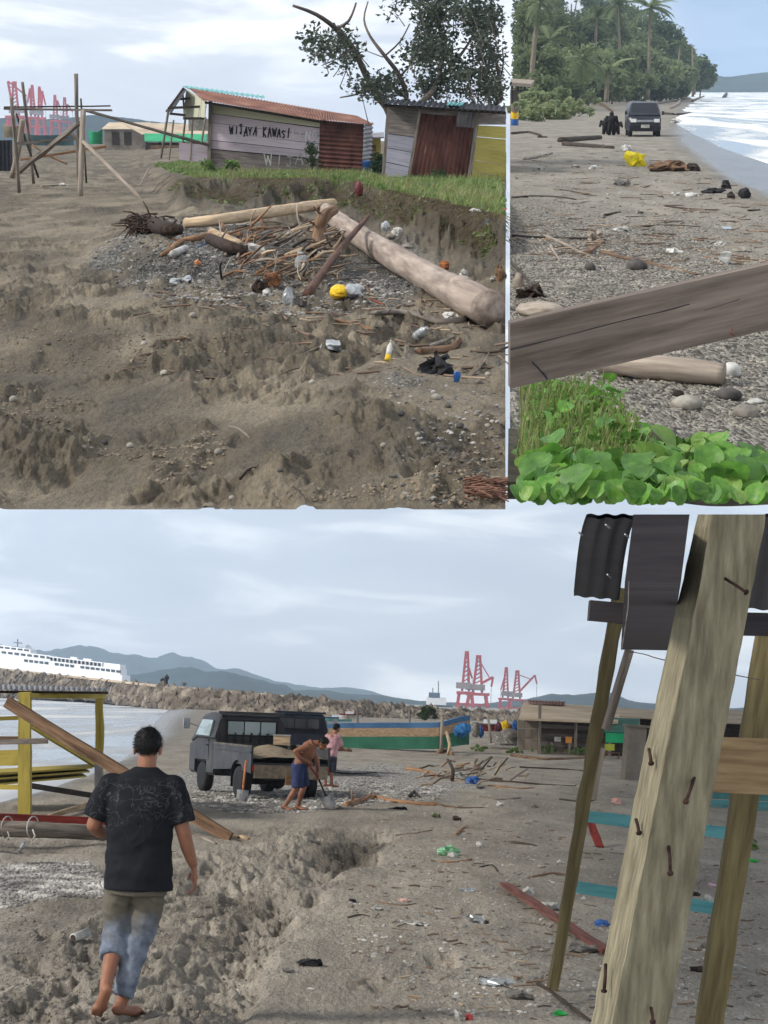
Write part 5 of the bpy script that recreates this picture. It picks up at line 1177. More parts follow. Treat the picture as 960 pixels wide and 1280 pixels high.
for (x, y, w, h, m_, lb) in ((893, 242, 20, 6, M['cloth_black'], 'flat dark seaweed clump on wet sand'), (908, 236, 10, 9, M['cloth_black'], 'upright dark clump beside the seaweed'), (932, 248, 10, 12, M['cloth_black'], 'tall dark clump nearest the sea'), (914, 248, 12, 6, M['wood_dark'], 'low dark clump left of the tall one'), (783, 188, 12, 7, M['white'], 'white bundle in front of the van'), (845, 154, 10, 6, M['white'], 'white foam block in the shallows'), (742, 212, 9, 5, M['white'], 'white scrap left of the yellow bag'), (868, 246, 14, 5, M['white'], 'white scrap above the drift sticks'), (845, 245, 10, 4, M['white'], 'small white scrap in the middle right'), (778, 289, 14, 5, M['white'], 'white scrap on sand above the gravel'), (843, 316, 14, 5, M['white'], 'white scrap behind the beam, middle right'), (908, 330, 16, 14, M['white'], 'pointed white plastic behind the beam at right'), (902, 308, 12, 5, M['white'], 'flat white piece at right'), (930, 315, 16, 5, M['stone'], 'pale flat stone at right'), (676, 212, 8, 4, M['white'], 'white speck of litter at left'), (800, 267, 8, 4, M['stone'], 'pale stone in the drift line'), (720, 210, 8, 4, M['stone'], 'pale stone left of the white scrap')):
    lump('shore_litter', p, x, y, w, h, m_, lb, 'litter' if 'stone' not in lb else 'stone', .35)
M['gravelB'] = speckmat('shore_pebbles', [lin(80, 75, 68), lin(132, 125, 113), lin(186, 178, 164)], 2.5)
gravel('pebbles', p, [(638, 305), (720, 290), (800, 310), (958, 330), (958, 420), (880, 420), (640, 405)], 6500, .005, .024, M['gravelB'], 'pale pebbles carpeting the sand behind the beam', 6)
gravel('pebbles', p, [(638, 180), (760, 190), (860, 215), (958, 270), (958, 330), (638, 300)], 2400, .006, .028, M['gravelB'], 'scattered shell and pebble bits along the drift line', 7)
gravel('pebbles', p, [(800, 440), (958, 420), (958, 540), (830, 540)], 1200, .004, .02, M['gravelB'], 'pebbles below the beam at the right', 8)
# log and boulders below the beam
def Bw(label, pts, m, name='driftwood_log'):
    W = []; rad = []
    for (x, y, w, l) in pts:
        d = S(p, x, y+w*.5+l)[1]; W.append(P(p, x, y, d)); rad.append(px2m(p, d, w)/2)
    mb = MB(); mb.tube(W, rad, 12, jit=.05, sub=5); return single(name, mb, m, p, label, 'driftwood', smooth=True)
Bw('weathered driftwood log with split end below the beam', [(750, 455, 22, 0), (800, 458, 30, 0), (850, 462, 32, 0), (905, 468, 28, 0)], M['wood_silver'])
for (x, y, w, h, m_, lb) in ((915, 470, 24, 16, M['white'], 'whitish rock at the split end of the log'), (912, 500, 34, 14, M['stone_dark'], 'dark hollow rock under the split log end'), (860, 512, 40, 16, M['stone'], 'flat pale rock below the driftwood log'), (935, 522, 34, 16, M['stone'], 'rounded pale rock near the right edge'), (945, 505, 20, 6, M['white'], 'white plastic strip among the rocks at right'), (848, 496, 16, 8, M['wood_dark'], 'dark bark chip below the log')):
    lump('shore_rock', p, x, y, w, h, m_, lb, 'rock' if 'rock' in lb else 'litter', .22, smooth=True)
# -- van
M['navy'] = mat('dark_blue_paint', (.012, .016, .026), (.008, .011, .018), scale=2, rough=.35, bump=0, spec=.5)
M['glassd'] = mat('dark_glass', (.02, .024, .028), (.012, .014, .018), scale=2, rough=.1, bump=0, spec=.6)
M['lamp'] = mat('lamp_glass', lin(236, 236, 230), lin(210, 210, 204), scale=5, rough=.2, bump=0, spec=.6)
M['chrome'] = mat('chrome_trim', lin(170, 172, 176), lin(130, 132, 136), scale=5, rough=.3, bump=0, metal=.6)
def loft(mb, secs):      # sections: list of (y, [(x,z)...]) closed loops
    n = len(secs[0][1]); v = []; f = []
    for (y, L_) in secs: v += [(x, y, z) for (x, z) in L_]
    for i in range(len(secs)-1):
        for j in range(n): f.append([i*n+j, i*n+(j+1) % n, (i+1)*n+(j+1) % n, (i+1)*n+j])
    f += [list(range(n))[::-1], [(len(secs)-1)*n+j for j in range(n)]]
    mb.add(v, f)
def rsec(w, z0, z1, tw=None, r=.08, zm=None):
    tw = w if tw is None else tw; zm = (z0+z1)/2 if zm is None else zm
    return [(-w+r, z0), (w-r, z0), (w, z0+r), (w, zm), (tw, z1-r), (tw-r, z1), (-tw+r, z1), (-tw, z1-r), (-w, zm), (-w, z0+r)]
def wheel(parent, c, r, w, nm='wheel'):
    mb = MB(); mb.lathe([(r*.6, -w/2), (r*.93, -w/2), (r, -w*.35), (r, w*.35), (r*.93, w/2), (r*.6, w/2)], 22, (1, 0, 0), c); o = part(nm, mb, M['black'], parent, False, True)
    mb = MB(); mb.lathe([(r*.2, -w*.46), (r*.58, -w*.44), (r*.6, -w*.3), (r*.6, w*.3), (r*.58, w*.44), (r*.2, w*.46)], 16, (1, 0, 0), c)
    q = part('rim', mb, M['chrome'] if False else M['rimgrey'], o, False, True); return o
M['rimgrey'] = mat('rim_grey', lin(110, 104, 98), lin(70, 66, 62), scale=6, rough=.7)
g = S(p, 806, 171); va = thing('van', 'dark blue van driving towards the viewer on wet sand', 'van', p, (g[0], g[1], g[2]-.02), R(-4))
# van faces -y: front at y=0
mb = MB(); loft(mb, [(0.0, rsec(.74, .32, .86)), (.12, rsec(.80, .28, .98)), (.55, rsec(.82, .28, 1.02)), (.9, rsec(.83, .28, 1.12)), (3.9, rsec(.83, .28, 1.12)), (4.1, rsec(.80, .32, 1.1))]); part('body', mb, M['navy'], va, False)
mb = MB(); loft(mb, [(.62, rsec(.80, 1.0, 1.06)), (1.0, rsec(.80, 1.0, 1.45, .74)), (1.25, rsec(.80, 1.0, 1.68, .68)), (1.6, rsec(.80, 1.0, 1.74, .67)), (3.8, rsec(.80, 1.0, 1.74, .67)), (4.05, rsec(.78, 1.0, 1.6, .68))]); part('cabin', mb, M['navy'], va, False)
mb = MB(); mb.slab([(-.62, 1.235, 1.60), (.62, 1.235, 1.60), (.70, .66, 1.09), (-.70, .66, 1.09)], .03); part('windscreen', mb, M['glassd'], va, False)
mb = MB(); mb.slab([(-.60, 1.28, 1.685), (.60, 1.28, 1.685), (.61, 1.22, 1.625), (-.61, 1.22, 1.625)], .025); part('sun_strip', mb, M['chrome'], va, False)
for sx in (-1, 1):
    mb = MB(); mb.box((sx*.58, .02, .82), (.28, .12, .17)); part('headlight', mb, M['lamp'], va, False)
    mb = MB(); mb.box((sx*.92, .85, 1.18), (.12, .06, .18)); part('mirror', mb, M['navy'], va, False)
    wheel(va, (sx*.70, .75, .29), .30, .2); wheel(va, (sx*.70, 3.2, .29), .30, .2)
mb = MB(); mb.box((0, -.01, .80), (.86, .06, .10)); part('grille', mb, M['chrome'], va, False)
mb = MB(); mb.box((0, -.02, .46), (1.56, .14, .20)); part('bumper', mb, M['black'], va, False)
mb = MB(); mb.box((0, -.11, .54), (.42, .02, .16)); part('number_plate', mb, M['white'], va, False)

# -- leafy bank in the foreground with beam above it
def hBank(x, y): return .84+.05*np.sin(x*3+y)+.06*fbm(x*2, y*.8, 3, 5)
D1, D2 = 7.1, 9.8
us = np.linspace(637.5, 1100, 90); ds_ = np.linspace(D1, D2, 60); V = []
for d in ds_:
    for u in us:
        x = (u-480)/F*d*1.0; q = (d-D1)/(D2-D1)
        far = ss(.62, 1.0, q+(.0 if u < 800 else .35*min((u-800)/120, 1)))
        V.append([x, d, float(hBank(np.array([x]), np.array([d]))[0])*(1-far)+max(-.1, 2.3-.2045*d)*far])
nb = len(us); mb = MB(); mb.add(V, [[j*nb+i, j*nb+i+1, (j+1)*nb+i+1, (j+1)*nb+i] for j in range(len(ds_)-1) for i in range(nb-1)])
o = bpy.data.objects.new('leafy_bank', mesh_from('leafy_bank', mb, True)); COL.objects.link(o); o.matrix_world = PM[p]; o['kind'] = 'structure'
o.data.materials.append(mat('dark_humus', lin(70, 62, 44), lin(40, 36, 26), scale=8, bump=.5))
bankV = np.array(V)
M['vineleaf'] = leafmat('beach_vine_leaf', (.19, .40, .06), (.10, .26, .04), .36, .42, 3.0, (.30, .50, .12), .45)
M['vineleaf2'] = leafmat('beach_vine_leaf_young', (.27, .42, .10), (.17, .31, .06), .4, .42, 3.0, (.36, .50, .17), .45)
def leafmesh(seed, m):
    r_ = np.random.default_rng(seed); out = []; n = 9; mb = MB(); V = []; k = r_.uniform(.85, 1.1)
    for i in range(n+1):                      # broad rounded leaf with notched tip, folded along the midrib
        q = i/n; w = .5*k*(math.sin(math.pi*min(.06+q*.9, 1))**.62); y = q-.06*(q > .95)
        z = .10*math.sin(q*2.6+seed)*.6-.16*q*q
        for s_ in (-1, -.5, 0, .5, 1): V.append([s_*w, y+(.05 if abs(s_) == .5 and i == n else 0), z+abs(s_)*w*.38+.02*math.sin(9*q+s_*3)])
    f = [[i*5+j, i*5+j+1, i*5+5+j+1, i*5+5+j] for i in range(n) for j in range(4)]
    mb.add(V, f); me = mesh_from('leaf', mb, True); me.materials.append(m); return me
M['vineleaf3'] = leafmat('beach_vine_leaf_old', (.12, .27, .05), (.07, .17, .035), .3, .5, 3.0, (.20, .34, .09), .4)
LM = [leafmesh(0, M['vineleaf']), leafmesh(1, M['vineleaf']), leafmesh(2, M['vineleaf3']), leafmesh(3, M['vineleaf3'])]+[leafmesh(7, M['vineleaf2']), leafmesh(8, M['vineleaf2'])]
vine = thing('beach_vine', 'lush green vine with broad round leaves filling the bank in front', 'vine', p, P(p, 800, 600, 6.5))
iv = INFO[vine.name]; r_ = np.random.default_rng(31); stems = MB(); cnt = 0; tries = 0
while cnt < 236 and tries < 9000:
    tries += 1
    x, y = r_.uniform(638, 975), (r_.uniform(468, 622) if r_.random() < .5 else r_.uniform(588, 628))
    lim = np.interp(x, [637, 660, 700, 740, 770, 800, 815, 860, 900, 960], [480, 480, 474, 470, 480, 556, 566, 558, 566, 574])
    if y < lim: continue
    if y < 545 and x < 800 and r_.random() < .62: continue       # dry stems and thin leaves there
    d = np.interp(y, [465, 650], [8.6, 6.0])+r_.normal(0, .12)
    c = P(p, x, y, d); s_ = .05*(2.7**r_.random())*(1.0 if y > 550 else .8)
    if x < 640+s_*F/d*.35: continue
    az = r_.uniform(0, 6.28) if x > 642+s_*F/d else r_.uniform(-2.5, -.7); el_ = R(r_.uniform(5, 75) if y < 590 else r_.uniform(35, 80)); 
    m_ = Matrix.Translation(Vector((iv[:3, :3] @ c+iv[:3, 3]).tolist())) @ Matrix.Rotation(az, 4, 'Z') @ Matrix.Rotation(el_, 4, 'X') @ Matrix.Rotation(r_.normal(0, .35), 4, 'Y') @ Matrix.Scale(s_, 4)
    # keep inside the frame of the bank front
    tip = c[2]
    inst('leaf', LM[r_.integers(0, 6) if r_.random() < .5 else r_.integers(0, 4)], vine, m_)
    if y > 575: cnt += 1; continue
    root = c+np.array([r_.normal(0, .04), r_.uniform(.1, .3), -r_.uniform(.06, .16)*(1 if y < 600 else .3)]); stems.tube([root, lerp(root, c, .6)+r_.normal(0, .01, 3), c], [.004, .0035, .003], 5); cnt += 1
for i in range(62):                       # low leaves at the front lip of the bank
    x, y = 648+(975-648)*(i+r_.random())/62, r_.uniform(622, 632); d = 6.25+r_.normal(0, .05); c = P(p, x, y, d); s_ = r_.uniform(.05, .085)
    m_ = Matrix.Translation(Vector((iv[:3, :3] @ c+iv[:3, 3]).tolist())) @ Matrix.Rotation(r_.uniform(-1.0, 1.0), 4, 'Z') @ Matrix.Rotation(R(r_.uniform(50, 85)), 4, 'X') @ Matrix.Scale(s_, 4)
    inst('leaf', LM[r_.integers(0, 6)], vine, m_)
part('stems', stems, leafmat('vine_stem', (.30, .36, .12), (.20, .26, .08), .2), vine, kind='stuff')
uvx = r_.uniform(650, 826, 2000); uvy = r_.uniform(476, 596, 2000); kk_ = uvx < 742+(uvy-478)*.75+r_.normal(0, 14, 2000); uvx, uvy = uvx[kk_], uvy[kk_]
B0 = np.array([P(p, a, b, np.interp(b, [465, 650], [8.6, 6.1])) for a, b in zip(uvx, uvy)])
mb = blades_mb(B0-np.array([0, 0, .05]), .11, .006, 6, .5)
single('grass_stems', mb, leafmat('straw_stem', (.30, .33, .11), (.17, .20, .07), .3, scale=4, c3=(.42, .40, .20)), p, 'thin yellow green grass stems among the vine leaves on the bank', 'grass', kind='stuff')
single('small_leaves', leaves_mb(B0[uvx > 662]+np.array([0, 0, -.02]), .045, 2, .042, .75, 3), M['vineleaf'], p, 'small green leaves between the grass stems under the beam', 'leaves', kind='stuff')
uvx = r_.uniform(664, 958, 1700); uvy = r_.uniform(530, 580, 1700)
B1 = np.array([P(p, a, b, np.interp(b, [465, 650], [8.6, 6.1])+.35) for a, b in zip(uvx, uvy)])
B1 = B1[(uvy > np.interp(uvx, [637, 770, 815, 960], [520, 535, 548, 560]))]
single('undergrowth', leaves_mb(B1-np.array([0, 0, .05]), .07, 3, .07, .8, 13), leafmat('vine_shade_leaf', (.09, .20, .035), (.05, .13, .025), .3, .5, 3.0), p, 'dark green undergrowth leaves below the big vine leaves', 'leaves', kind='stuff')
# beam
M['beam'] = wood('dark_weathered_beam', lin(126, 114, 104), lin(82, 72, 64), stretch=(.8, 3, 9), scale=3, bump=.5, c3=lin(140, 124, 112))
bt = thing('timber_beam', 'thick dark timber beam slanting across in front of the beach', 'beam', p, P(p, 800, 480, 5.4))
db = 5.4
A4 = [P(p, 637.8, 404, db), P(p, 1010, 319, db+.1), P(p, 1010, 401, db+.1), P(p, 637.8, 486, db)]
mb = MB(); th = np.array([0, .09, -.003]); mb.hexa(np.array([q for q in A4]+[A4[0]+th, A4[1]+th, A4[2]+th, A4[3]+th])); part('timber', mb, M['beam'], bt)
mb = MB()
for (pts, w) in (([(638, 437), (690, 424), (740, 411), (790, 398), (830, 389), (862, 380)], 1.6), ([(665, 452), (676, 464), (684, 474)], 2.6), ([(880, 388), (900, 382), (925, 374)], 1.0)):
    mb.tube([P(p, x, y, db-.004) for (x, y) in pts], px2m(p, db, w)/2, 5, jit=.2, sub=3)
part('crack', mb, M['black'], bt, kind='stuff')
mb = MB(); mb.tube([P(p, 915, 411, db-.01), P(p, 913, 416, db-.02), P(p, 918, 420, db-.01)], .003, 5); part('nail', mb, M['rust'], bt)
# ================================================================== lower beach (photograph bottom)
p = 'C'
# -- breakwater
bw_ = thing('breakwater', 'long rubble stone breakwater curving behind the cove', 'breakwater', p, P(p, 300, 880, 280))
BU = [-160, 0, 100, 200, 300, 420, 520, 600, 720]; BT = [820, 836, 847, 857.5, 866, 876.5, 885.5, 890, 893]; BB = [872, 870, 870, 884, 891, 896, 900, 902, 902]; BD = [430, 400, 370, 285, 262, 250, 262, 275, 290]
V = []; us = np.arange(-160, 721, 10)
for u in us:
    d = np.interp(u, BU, BD); t_ = P(p, u, np.interp(u, BU, BT)+1.5, d+5); b_ = P(p, u, np.interp(u, BU, BB)+4, d-3)
    V += [b_, t_, t_+np.array([0, 9, 0]), t_+np.array([0, 16, -7])]
mb = MB(); mb.add(V, [[4*i+j, 4*i+4+j, 4*i+5+j, 4*i+1+j] for i in range(len(us)-1) for j in range(3)]); part('core', mb, M['stone_dark'], bw_)
r_ = np.random.default_rng(3); n = 3400; uu = r_.uniform(-150, 700, n); qq = r_.random(n); b0 = []
for u, q in zip(uu, qq):
    d = np.interp(u, BU, BD); yv = np.interp(u, BU, BB)*(1-q)+np.interp(u, BU, BT)*q; b0.append(P(p, u, yv+1.5, d-3+8*q))
b0 = np.array(b0); v, f = ICO[1]; rr = r_.uniform(.28, .75, n)
V = v[None]*rr[:, None, None]*r_.uniform(.7, 1.3, (n, 1, 3))*(1+r_.normal(0, .16, (n, len(v), 1)))+b0[:, None]
mb = MB(); mb.v = [V.reshape(-1, 3)]; mb.f = (np.array(f)[None]+(np.arange(n)*len(v))[:, None, None]).reshape(-1, 3).tolist(); mb.n = n*len(v)
part('rocks', mb, speckmat('rubble_rock', [lin(80, 72, 64), lin(120, 109, 97), lin(160, 149, 134)], .35), bw_, kind='stuff')
for i in range(len(us)-1):
    if us[i] > 540 or i % 3: continue
    u0, u1 = us[i], us[min(i+3, len(us)-1)]; d0, d1 = np.interp(u0, BU, BD)+6, np.interp(u1, BU, BD)+6
    a, b = P(p, u0+.15, np.interp(u0, BU, BT), d0), P(p, u1-.15, np.interp(u1, BU, BT), d1)
    mb = MB(); mb.beam(a, b, .7, .35); part('kerb_block', mb, M['sandroof'], bw_)
# figures on the breakwater
M['skin'] = mat('brown_skin', lin(150, 104, 80), lin(124, 82, 62), scale=5, rough=.55, bump=.05, spec=.35)
M['skin2'] = mat('tanned_skin', lin(158, 108, 82), lin(128, 84, 62), scale=5, rough=.5, bump=.05, spec=.35)
M['hair'] = mat('black_hair', (.012, .011, .011), (.006, .006, .006), scale=40, rough=.6, bump=.5)
def fuse(name, mb, voxel, m, parent, smooth=6, absolute=False, disp=None):
    me = mesh_from('tmp', mb); o = bpy.data.objects.new('tmp', me); COL.objects.link(o)
    md = o.modifiers.new('r', 'REMESH'); md.mode = 'VOXEL'; md.voxel_size = voxel
    if smooth:
        ms = o.modifiers.new('s', 'SMOOTH'); ms.iterations = smooth; ms.factor = .5
    dg = bpy.context.evaluated_depsgraph_get(); me2 = bpy.data.meshes.new_from_object(o.evaluated_get(dg)); bpy.data.objects.remove(o)
    nv = len(me2.vertices); co = np.zeros(nv*3, np.float32); me2.vertices.foreach_get('co', co); co = co.reshape(-1, 3)
    if disp is not None:
        nr = np.zeros(nv*3, np.float32); me2.vertices.foreach_get('normal', nr); co = co+nr.reshape(-1, 3)*disp(co)[:, None]
        me2.vertices.foreach_set('co', co.astype(np.float32).reshape(-1)); me2.update()
    me2.name = name; me2.polygons.foreach_set('use_smooth', [True]*len(me2.polygons)); me2.materials.clear(); me2.materials.append(m)
    o = bpy.data.objects.new(name, me2); COL.objects.link(o); o.parent = parent; return o
def cap(mb, pts, rad, n=14, sub=4):       # tapered limb with rounded ends
    pts = [np.asarray(q, float) for q in pts]
    for q, r in ((pts[0], rad[0]), (pts[-1], rad[-1])): mb.blob(q, (r*.99,)*3, 2, 0)
    mb.tube(pts, rad, n, sub=sub)
def ell(mb, c, r, n=3): mb.blob(c, r, n, 0)
def hand(mb, w, d, side, palmn, curl=.5, s=1.0):
    # w wrist, d direction of the hand; side = direction of the thumb
    d = unit(d); side = unit(np.asarray(side, float)-d*np.dot(side, d)); nrm = np.cross(d, side)*palmn; w = np.asarray(w, float)
    pc = w+d*.05*s; v, f = ICO[2]; B_ = np.stack([side, d, nrm], 1)
    mb.add((v*np.array([.042, .055, .018])*s) @ B_.T+pc, f)
    for i, L_ in enumerate((.068, .078, .074, .058)):
        b0 = w+d*.095*s+side*(.030-.020*i)*s; q1 = b0+(d*math.cos(curl*.5)+nrm*math.sin(curl*.5))*L_*.5*s; q2 = q1+(d*math.cos(curl*1.5)+nrm*math.sin(curl*1.5))*L_*.5*s
        cap(mb, [b0-d*.02*s, q1, q2], [.0098*s, .009*s, .0075*s], 8, 2)
    t0 = w+d*.03*s+side*.034*s; t1 = t0+(side*.6+d*.7+nrm*.3)*.035*s; cap(mb, [t0, t1, t1+(d*.85+side*.1+nrm*.5)*.03*s], [.012*s, .0105*s, .009*s], 8, 2)
def head(mb, c, f, s=1.0, up=(0, 0, 1)):
    # f facing direction; skull, jaw, nose, ears, brow
    f = unit(f); up = unit(np.asarray(up, float)-f*np.dot(up, f)); x = np.cross(f, up); c = np.asarray(c, float); B_ = np.stack([x, f, up], 1)
    def e(o, r, n=3): v, fc = ICO[n]; mb.add((v*np.array(r)*s) @ B_.T+c+B_ @ (np.array(o)*s), fc)
    e((0, -.005, .025), (.074, .092, .088)); e((0, .03, -.055), (.055, .062, .062)); e((0, .098, -.022), (.013, .018, .022), 2); e((0, .082, -.065), (.026, .014, .012), 2)
    for sx in (-1, 1): e((sx*.080, -.008, -.018), (.012, .024, .034), 2); e((sx*.032, .082, .012), (.022, .014, .010), 2)
    return B_, c
def hair(parent, c, f, s, m, up=(0, 0, 1)):
    f = unit(f); up = unit(np.asarray(up, float)-f*np.dot(up, f)); x = np.cross(f, up); B_ = np.stack([x, f, up], 1); v, fc = ICO[4]
    w = v.copy(); keep = []
    r = np.array([.084, .103, .102]); q = w*r
    q *= (1+.10*(fbm(v[:, 0]*7+v[:, 2]*5, v[:, 1]*7, 3, 3)-.5)+.07*(vn(v[:, 0]*26+v[:, 2]*17, v[:, 1]*26, 5)-.5))[:, None]
    q[:, 2] += .026; lowf = -.035+.095*ss(-.02, .08, q[:, 1])
    lowf = np.where(q[:, 1] < -.03, -.052-.014*np.cos(q[:, 0]*38), lowf)+.02*(vn(v[:, 0]*14, v[:, 1]*14, 9)-.5)
    bl = ss(.034, -.014, q[:, 2]-lowf); q *= (1-.17*bl)[:, None]
    mb = MB(); mb.add((q*s) @ B_.T+np.asarray(c, float), fc)
    r_ = np.random.default_rng(12); k = np.where(q[:, 2] > lowf-.004)[0]; T = []; Tf = []
    for i in r_.choice(k, 1500):          # short strands standing off the scalp
        n_ = unit(v[i]); dn = unit(n_*.5+np.array([r_.normal(0, .35), -.25+r_.normal(0, .3), -.45+r_.normal(0, .35)])); L_ = r_.uniform(.012, .026); sd = unit(np.cross(dn, n_))*.0022
        k0 = len(T); T += [q[i]-sd, q[i]+sd, q[i]+dn*L_]; Tf.append([k0, k0+1, k0+2])
    mb.add((np.array(T)*s) @ B_.T+np.asarray(c, float), Tf)
    return part('hair', mb, m, parent, False, True)

# -- man walking in the foreground
g = S(p, 163, 1271); mx_ = g[0]
man = thing('person', 'person walking away barefoot in black shirt and dusty jeans', 'person', p, (g[0], g[1], g[2]))
sk = MB()
hc = (.022, .03, 1.635); head(sk, hc, (.12, 1, -.1)); cap(sk, [(.015, .01, 1.42), (.02, .012, 1.50), (.022, .02, 1.57)], [.066, .060, .058])
cap(sk, [(.19, 0, 1.37), (.275, -.02, 1.12)], [.05, .046]); cap(sk, [(.275, -.02, 1.12), (.30, .0, 1.03), (.335, .03, .93)], [.046, .042, .029]); hand(sk, (.338, .035, .92), (.10, .10, -.9), (-.3, 1, 0), -1, .6, 1.08)
cap(sk, [(-.20, 0, 1.37), (-.285, .0, 1.15)], [.05, .046]); cap(sk, [(-.285, 0, 1.15), (-.25, .12, 1.10), (-.17, .24, 1.12)], [.046, .04, .029]); hand(sk, (-.165, .25, 1.12), (.5, .8, .1), (0, .2, 1), 1, .8, 1.05)
cap(sk, [(0, 0, .9), (0, 0, 1.2), (0, 0, 1.30)], [.12, .12, .12])
# legs
cap(sk, [(-.10, 0, .86), (-.12, .07, .50)], [.08, .055]); cap(sk, [(-.12, .07, .50), (-.125, -.05, .37), (-.138, -.20, .19)], [.055, .052, .034])
cap(sk, [(.08, 0, .86), (.03, .06, .47)], [.08, .055]); cap(sk, [(.03, .06, .47), (.0, .0, .34), (-.055, -.05, .08)], [.055, .053, .036])
def foot(mb, a, toe, s=1.0):
    a = np.asarray(a, float); toe = np.asarray(toe, float); d = unit(toe-a); x = unit(np.cross(d, (0, 0, 1)))
    heel = a-d*.05*s+np.array([0, 0, -.045*s]); cap(mb, [a, heel], [.036*s, .034*s], 10, 1)
    cap(mb, [heel, lerp(a, toe, .5)+np.array([0, 0, -.028*s]), toe+np.array([0, 0, 0])], [.034*s, .037*s, .026*s], 12, 3)
    cap(mb, [lerp(a, toe, .6)+x*.025*s-[0, 0, .03*s], toe+x*.026*s], [.026*s, .018*s], 10, 1); cap(mb, [lerp(a, toe, .6)-x*.025*s-[0, 0, .03*s], toe-x*.026*s-d*.02], [.026*s, .018*s], 10, 1)
    for k, o_ in enumerate((.034, .016, 0, -.016, -.032)): cap(mb, [toe+x*o_*s-d*.02*s, toe+x*o_*s+d*(.035-.006*k)*s-[0, 0, .004]], [.011*s, .0085*s], 8, 1)
foot(sk, (-.055, -.05, .085), (.02, .12, .025)); foot(sk, (-.138, -.20, .19), (-.185, -.13, .045))
fuse('body', sk, .0065, M['skin'], man, 3)
hair(man, hc, (.12, 1, -.1), 1.0, M['hair'])
sh_ = MB()
def ring(cx, cy, z, rx, ry, n=28): return [(cx+rx*math.cos(2*math.pi*i/n), cy+ry*math.sin(2*math.pi*i/n), z) for i in range(n)]
def rings(mb, L_):
    n = len(L_[0]); v = [q for r in L_ for q in r]; f = [[i*n+j, i*n+(j+1) % n, (i+1)*n+(j+1) % n, (i+1)*n+j] for i in range(len(L_)-1) for j in range(n)]
    mb.add(v, f+[list(range(n))[::-1], [(len(L_)-1)*n+j for j in range(n)]])
rings(sh_, [ring(.01, 0, .765, .214, .15), ring(.005, 0, .90, .205, .145), ring(0, 0, 1.02, .20, .14), ring(0, -.005, 1.15, .205, .142), ring(0, -.01, 1.28, .215, .145), ring(0, -.005, 1.36, .232, .132), ring(.003, 0, 1.43, .205, .112), ring(.01, .003, 1.475, .135, .092), ring(.014, .006, 1.50, .088, .078), ring(.016, .008, 1.515, .074, .068)])
ell(sh_, (.185, 0, 1.40), (.085, .085, .075)); ell(sh_, (-.185, 0, 1.40), (.085, .085, .075)); sh_.tube([(.17, 0, 1.42), (.225, -.01, 1.32), (.268, -.018, 1.18)], [.078, .080, .080], 18, sub=3); sh_.tube([(-.17, 0, 1.42), (-.23, 0, 1.32), (-.278, 0, 1.19)], [.078, .080, .080], 18, sub=3)
def sdisp(co):
    return (.014*(fbm(co[:, 0]*9+3, co[:, 2]*5, 3, 3)-.5)+.026*(ridge(co[:, 0]*5+co[:, 2]*3, co[:, 2]*7-co[:, 0]*4, 3, 8)-.55)*ss(1.42, 1.1, co[:, 2])*ss(.76, .86, co[:, 2])).astype(np.float32)
def shirtmat():
    m = mat('black_tshirt', (.016, .017, .021), (.010, .011, .014), scale=8, rough=.9, bump=.3, bscale=60, spec=.15, bdist=.004); nt = m.node_tree; b = nt.nodes['Principled BSDF']; L = nt.links.new
    t = nt.nodes.new('ShaderNodeTexCoord'); src = b.inputs['Base Color'].links[0].from_socket
    def lines(sc, dist, rot):
        mp = nt.nodes.new('ShaderNodeMapping'); mp.inputs['Rotation'].default_value = (0, R(rot), 0); L(t.outputs['Object'], mp.inputs[0])
        n = nt.nodes.new('ShaderNodeTexNoise'); n.inputs['Scale'].default_value = sc; n.inputs['Detail'].default_value = 2; n.inputs['Distortion'].default_value = dist; L(mp.outputs[0], n.inputs['Vector'])
        a = nt.nodes.new('ShaderNodeMath'); a.operation = 'SUBTRACT'; a.inputs[1].default_value = .5; L(n.outputs['Fac'], a.inputs[0])
        c = nt.nodes.new('ShaderNodeMath'); c.operation = 'ABSOLUTE'; L(a.outputs[0], c.inputs[0])
        r = nt.nodes.new('ShaderNodeMapRange'); r.inputs[1].default_value = .004; r.inputs[2].default_value = .012; r.inputs[3].default_value = 1; r.inputs[4].default_value = 0; L(c.outputs[0], r.inputs[0]); return r.outputs[0]
    def mth(op, a, b_):
        x = nt.nodes.new('ShaderNodeMath'); x.operation = op
        for i, q in enumerate((a, b_)):
            if hasattr(q, 'links'): L(q, x.inputs[i])
            else: x.inputs[i].default_value = q
        return x.outputs[0]
    ln = mth('MAXIMUM', lines(7, 1.2, 20), lines(11, .8, -30))
    sx = nt.nodes.new('ShaderNodeSeparateXYZ'); L(t.outputs['Object'], sx.inputs[0])
    def band(s_, a, b_):
        r = nt.nodes.new('ShaderNodeMapRange'); r.inputs[1].default_value = a; r.inputs[2].default_value = b_; L(s_, r.inputs[0]); return r.outputs[0]
    mk = mth('MULTIPLY', band(sx.outputs['Z'], 1.08, 1.22), band(sx.outputs['Z'], 1.46, 1.40)); mk = mth('MULTIPLY', mk, band(sx.outputs['Y'], -.02, -.06)); mk = mth('MULTIPLY', mth('MULTIPLY', mk, ln), .30)
    mi = nt.nodes.new('ShaderNodeMix'); mi.data_type = 'RGBA'; L(mk, mi.inputs[0]); L(src, mi.inputs[6]); mi.inputs[7].default_value = (.16, .17, .18, 1); L(mi.outputs[2], b.inputs['Base Color']); return m
fuse('tshirt', sh_, .010, shirtmat(), man, 4, disp=sdisp)
jn = MB()
rings(jn, [ring(.0, 0, .74, .19, .125), ring(.0, 0, .82, .185, .128), ring(.0, 0, .90, .178, .12)])
